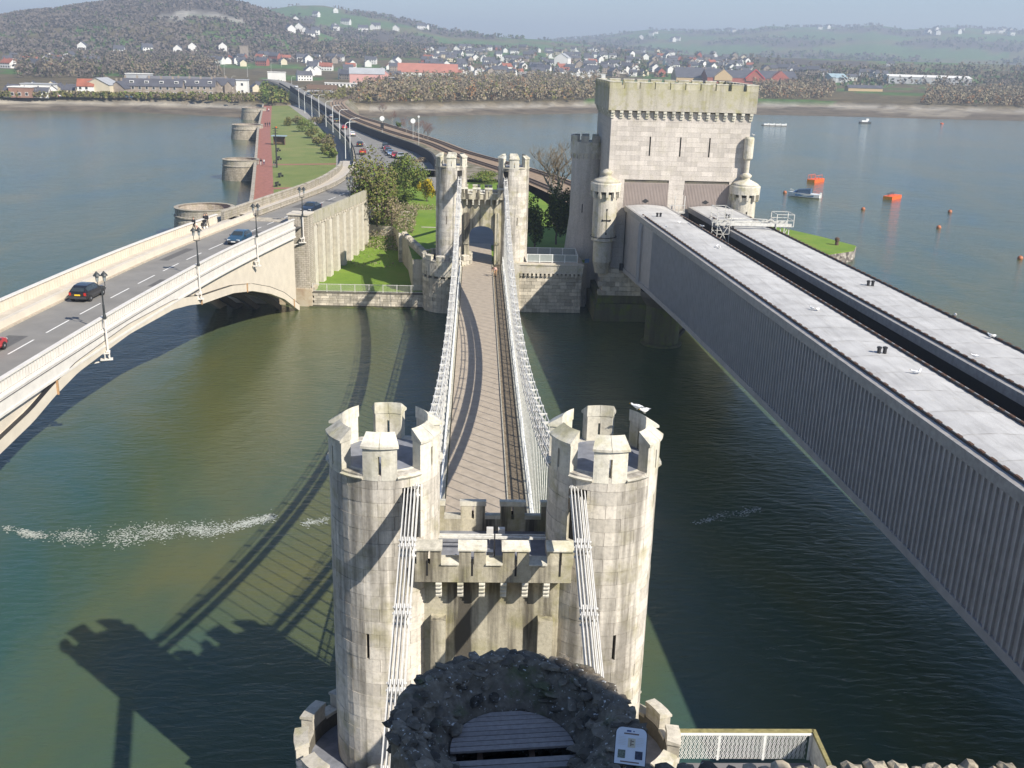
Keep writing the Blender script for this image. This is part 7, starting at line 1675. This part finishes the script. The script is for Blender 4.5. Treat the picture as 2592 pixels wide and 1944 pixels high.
# ================================================================ people
simple('skin', (0.50, 0.31, 0.23), 0.6, var=0.05)
simple('cloth_black', (0.02, 0.02, 0.025), 0.9)
simple('cloth_blue', (0.05, 0.08, 0.17), 0.9)
simple('cloth_red', (0.40, 0.05, 0.05), 0.9)
simple('cloth_white', (0.70, 0.69, 0.66), 0.9)
simple('cloth_tan', (0.42, 0.26, 0.14), 0.9)
simple('cloth_pink', (0.62, 0.38, 0.32), 0.9)
simple('hair_dark', (0.05, 0.035, 0.025), 0.8)
def person(p_, rz, label, top='cloth_black', legs='cloth_blue', pose='walk', hair='hair_dark', h=1.74, group=None):
    g = thing('person', label, 'person', p_, rz, group); k = h/1.74
    lean = 0.0
    J = {'pel': (0, 0, 0.95), 'che': (0, 0.02, 1.28), 'nec': (0, 0.03, 1.47), 'hea': (0, 0.05, 1.64), 'cro': (0, 0.04, 1.74)}
    if pose == 'walk': lf, rf, lh, rh = (0.10, 0.28), (-0.10, -0.26), (-0.22, -0.2), (0.22, 0.22)
    else: lf, rf, lh, rh = (0.10, 0.04), (-0.10, -0.03), (0.25, 0.08), (-0.25, 0.06)
    J.update({'lk': (0.10, lf[1]*0.6+0.03, 0.50), 'la': (0.10, lf[1], 0.08), 'lt': (0.11, lf[1]+0.16, 0.04), 'rk': (-0.10, rf[1]*0.35+0.04, 0.50), 'ra': (-0.10, rf[1], 0.09), 'rt': (-0.11, rf[1]+0.15, 0.05),
              'ls': (0.19, 0.02, 1.41), 'le': (0.25, lh[1]*0.4, 1.14), 'lw': (0.24, lh[1]+0.05, 0.90), 'lf': (0.23, lh[1]+0.08, 0.80), 'rs': (-0.19, 0.02, 1.41), 're': (-0.25, rh[1]*0.4, 1.14), 'rw': (-0.24, rh[1]+0.05, 0.90), 'rf': (-0.23, rh[1]+0.08, 0.80), 'lh': (0.095, 0, 0.90), 'rh': (-0.095, 0, 0.90)})
    if pose == 'bend':        # stooping, arms reaching down
        for nme, c_ in {'pel': (0, -0.18, 0.90), 'che': (0, 0.12, 1.12), 'nec': (0, 0.30, 1.20), 'hea': (0, 0.44, 1.16), 'cro': (0, 0.53, 1.12), 'ls': (0.19, 0.26, 1.15), 'rs': (-0.19, 0.26, 1.15), 'le': (0.22, 0.34, 0.90), 're': (-0.22, 0.34, 0.90), 'lw': (0.18, 0.42, 0.66), 'rw': (-0.18, 0.42, 0.66), 'lf': (0.16, 0.45, 0.56), 'rf': (-0.16, 0.45, 0.56), 'lh': (0.1, -0.17, 0.86), 'rh': (-0.1, -0.17, 0.86), 'lk': (0.11, 0.02, 0.48), 'rk': (-0.11, 0.0, 0.48), 'la': (0.11, -0.06, 0.08), 'ra': (-0.11, -0.06, 0.08), 'lt': (0.12, 0.1, 0.04), 'rt': (-0.12, 0.1, 0.04)}.items(): J[nme] = c_
    rad = {'pel': 0.15, 'che': 0.165, 'nec': 0.062, 'hea': 0.105, 'cro': 0.07, 'lk': 0.065, 'rk': 0.065, 'la': 0.045, 'ra': 0.045, 'lt': 0.04, 'rt': 0.04, 'ls': 0.075, 'rs': 0.075, 'le': 0.048, 're': 0.048, 'lw': 0.034, 'rw': 0.034, 'lf': 0.03, 'rf': 0.03, 'lh': 0.10, 'rh': 0.10}
    E = [('pel', 'che'), ('che', 'nec'), ('nec', 'hea'), ('hea', 'cro'), ('pel', 'lh'), ('lh', 'lk'), ('lk', 'la'), ('la', 'lt'), ('pel', 'rh'), ('rh', 'rk'), ('rk', 'ra'), ('ra', 'rt'), ('che', 'ls'), ('ls', 'le'), ('le', 'lw'), ('lw', 'lf'), ('che', 'rs'), ('rs', 're'), ('re', 'rw'), ('rw', 'rf')]
    names = list(J); me = bpy.data.meshes.new('body'); me.from_pydata([Vector(J[n_])*k for n_ in names], [(names.index(a), names.index(b_)) for a, b_ in E], [])
    tmp = bpy.data.objects.new('body', me); COL.objects.link(tmp); tmp.modifiers.new('s', 'SKIN'); sv = me.skin_vertices[0].data
    for i, n_ in enumerate(names): sv[i].radius = (rad[n_]*k, rad[n_]*k); sv[i].use_root = (n_ == 'pel')
    sub = tmp.modifiers.new('u', 'SUBSURF'); sub.levels = 1; sub.render_levels = 1
    dg = bpy.context.evaluated_depsgraph_get(); nm_ = bpy.data.meshes.new_from_object(tmp.evaluated_get(dg)); bpy.data.objects.remove(tmp)
    nm_.materials.clear()
    for mt in (top, legs, 'skin', 'tyre'): nm_.materials.append(MATS[mt])
    hd, fl, fr2 = [Vector(J[n_])*k for n_ in ('hea', 'lf', 'rf')]; pz = J['pel'][2]*k
    for f in nm_.polygons:
        c_ = f.center
        f.material_index = 2 if ((c_-hd).length < 0.17*k or (c_-fl).length < 0.11*k or (c_-fr2).length < 0.11*k) else (3 if c_.z < 0.1*k else (1 if c_.z < (pz+0.02 if pose != 'bend' else pz-0.04) else 0)); f.use_smooth = True
    b_ = bpy.data.objects.new('body', nm_); COL.objects.link(b_); b_.parent = g
    bm = bmesh.new(); bmesh.ops.create_icosphere(bm, subdivisions=2, radius=0.125*k)
    bmesh.ops.delete(bm, geom=[v_ for v_ in bm.verts if v_.co.z < -0.045*k or (v_.co.y > 0.05*k and v_.co.z < 0.05*k)], context='VERTS'); hm = bpy.data.meshes.new('hair'); bm.to_mesh(hm); bm.free(); hm.materials.append(MATS[hair])
    ho = bpy.data.objects.new('hair', hm); COL.objects.link(ho); ho.parent = g; ho.location = hd+Vector((0, -0.015, 0.03))*k
    if pose == 'bend': ho.rotation_euler = (-1.1, 0, 0)
    return g
def foot(off, y, dz=0.11): p_, d_ = RP.at(RP.near_y(y)); nrm = Vector((d_.y, -d_.x, 0)).normalized(); return p_+nrm*off+Vector((0, 0, dz)), d_
zz = Zm(400, 480, 10.05)
for (x, y, top, legs, lb_) in [((925), 1060, 'cloth_black', 'cloth_black', 'person in a long dark coat walking with a small child on the bridge footway'), (1200, 960, 'cloth_black', 'cloth_blue', 'person in black pushing along the footway towards the stone viewing bay'), (1255, 950, 'cloth_black', 'cloth_black', 'person in black walking alongside the one pushing')]:
    p_ = at_z(*zz(x, y), 11.1); person(p_, 2.9, lb_, top, legs)
p_ = at_z(*zz(985, 1030), 11.1); person(p_, 2.9, 'small child in white top holding hands with the adult in a dark coat', 'cloth_white', 'cloth_red', h=1.05)
pc_ = at_z(*zz(1170, 985), 11.1); g = thing('pushchair', 'dark pushchair with pale wheels on the bridge footway', 'pushchair', pc_, 2.9)
q = MB(); q.box((0, 0, 0.55), (0.5, 0.7, 0.35), taper=0.8); q.box((0, -0.25, 0.85), (0.48, 0.25, 0.4)); q.build('seat', 'cloth_black', g); q = MB(); q.bar((0.22, -0.5, 1.05), (0.22, 0.3, 0.4), 0.03); q.bar((-0.22, -0.5, 1.05), (-0.22, 0.3, 0.4), 0.03); q.bar((-0.22, -0.5, 1.05), (0.22, -0.5, 1.05), 0.03); q.build('frame', 'steel_paint', g)
for sx in (-0.26, 0.26):
    for y in (-0.3, 0.35): q = MB(); q.tube([(sx-0.03, y, 0.14), (sx+0.03, y, 0.14)], 0.14, 12); q.build('wheel', 'boat_white', g)
person(Vector((1.75, at_z(*Z1(1372, 885), ZD).y, ZD-0.02)), 2.4, 'person in pink top stooping at the far end of the chain bridge deck', 'cloth_pink', 'cloth_tan', 'bend')
PR = [((742, 655), 'cloth_white', 'cloth_blue', 'person in white stooping on the promenade next to the bastion', 'bend'), ((722, 660), 'cloth_black', 'cloth_white', 'person in dark top walking beside the one in white on the promenade', 'walk'), ((812, 672), 'cloth_blue', 'cloth_white', 'person in navy top and pale trousers beside the timber mast', 'stand'), ((822, 674), 'cloth_black', 'cloth_white', 'person in black with pale trousers beside the timber mast', 'stand'), ((752, 390), 'cloth_black', 'cloth_black', 'person in black, left of three walking abreast on the promenade', 'walk'), ((767, 389), 'cloth_black', 'cloth_black', 'person in black, middle of three walking abreast on the promenade', 'walk'), ((782, 388), 'cloth_black', 'cloth_blue', 'person in black, right of three walking abreast on the promenade', 'walk'), ((765, 285), 'cloth_red', 'cloth_blue', 'person in red top at the far end of the promenade', 'walk'), ((775, 287), 'cloth_white', 'cloth_black', 'person in white top at the far end of the promenade', 'walk')]
for a, tp, lg, lb_, ps in PR: person(at_z(*Z4(*a), ZP+0.005), 0.25 if ps != 'stand' else 1.6, lb_, tp, lg, ps)

# ================================================================ foam lines on the water
m, nt, b = base('foam'); b.inputs['Base Color'].default_value = (0.52, 0.55, 0.50, 1); b.inputs['Roughness'].default_value = 0.7
mb = MB(); r = random.Random(91); zq = Zm(0, 1150, 2.0895)
def foam(line, n, spread, mb=mb, s0=0.010, s1=0.042):
    for i in range(n):
        t = r.random()
        if mnoise.noise((t*14, 0.3, len(line))) < r.uniform(-0.5, 0.35): continue
        k = t*(len(line)-1); j = min(int(k), len(line)-2); u = line[j][0]+(line[j+1][0]-line[j][0])*(k-j); v = line[j][1]+(line[j+1][1]-line[j][1])*(k-j); w_ = (line[j][2]+(line[j+1][2]-line[j][2])*(k-j))*spread
        p_ = at_z(u+r.gauss(0, 6), v+r.gauss(0, 1)*w_, 0); s = r.uniform(s0, s1); a = r.uniform(-0.5, 0.5); e = r.uniform(1.2, 3.0); n_ = 6; zf_ = 0.012+0.05*r.random()
        pts = [(p_.x+(math.cos(q_)*s*e*math.cos(a)-math.sin(q_)*s*math.sin(a))*r.uniform(0.7, 1.2), p_.y+(math.cos(q_)*s*e*math.sin(a)+math.sin(q_)*s*math.cos(a))*r.uniform(0.7, 1.2), zf_) for q_ in [2*math.pi*c_/n_ for c_ in range(n_)]]; mb.add(pts, [tuple(range(n_))])
foam([(*zq(30, 395), 4), (*zq(180, 430), 5), (*zq(400, 435), 9), (*zq(620, 445), 13), (*zq(800, 415), 12), (*zq(1000, 400), 9), (*zq(1150, 405), 9), (*zq(1290, 370), 5), (*zq(1450, 330), 5)], 6000, 1.0)
foam([(*zq(1600, 370), 4), (*zq(1745, 345), 5)], 500, 0.9)
foam([(1765, 1325, 2), (1830, 1305, 5), (1880, 1297, 5), (1930, 1288, 2)], 500, 1.1)
mb.build('foam', 'foam', kind='stuff')

# ================================================================ air
m = bpy.data.materials.new('haze_mat'); m.use_nodes = True; nt = m.node_tree; nt.nodes.clear()
o_ = nt.nodes.new('ShaderNodeOutputMaterial'); pv = nt.nodes.new('ShaderNodeVolumePrincipled'); pv.inputs['Color'].default_value = (0.72, 0.84, 1.0, 1); pv.inputs['Density'].default_value = HAZE; pv.inputs['Anisotropy'].default_value = 0.1
nt.links.new(pv.outputs[0], o_.inputs['Volume']); MATS['haze_mat'] = m
mb = MB(); mb.box((0, 4600, 128.0), (20000, 10100, 261.0)); mb.build('haze', 'haze_mat', kind='stuff')
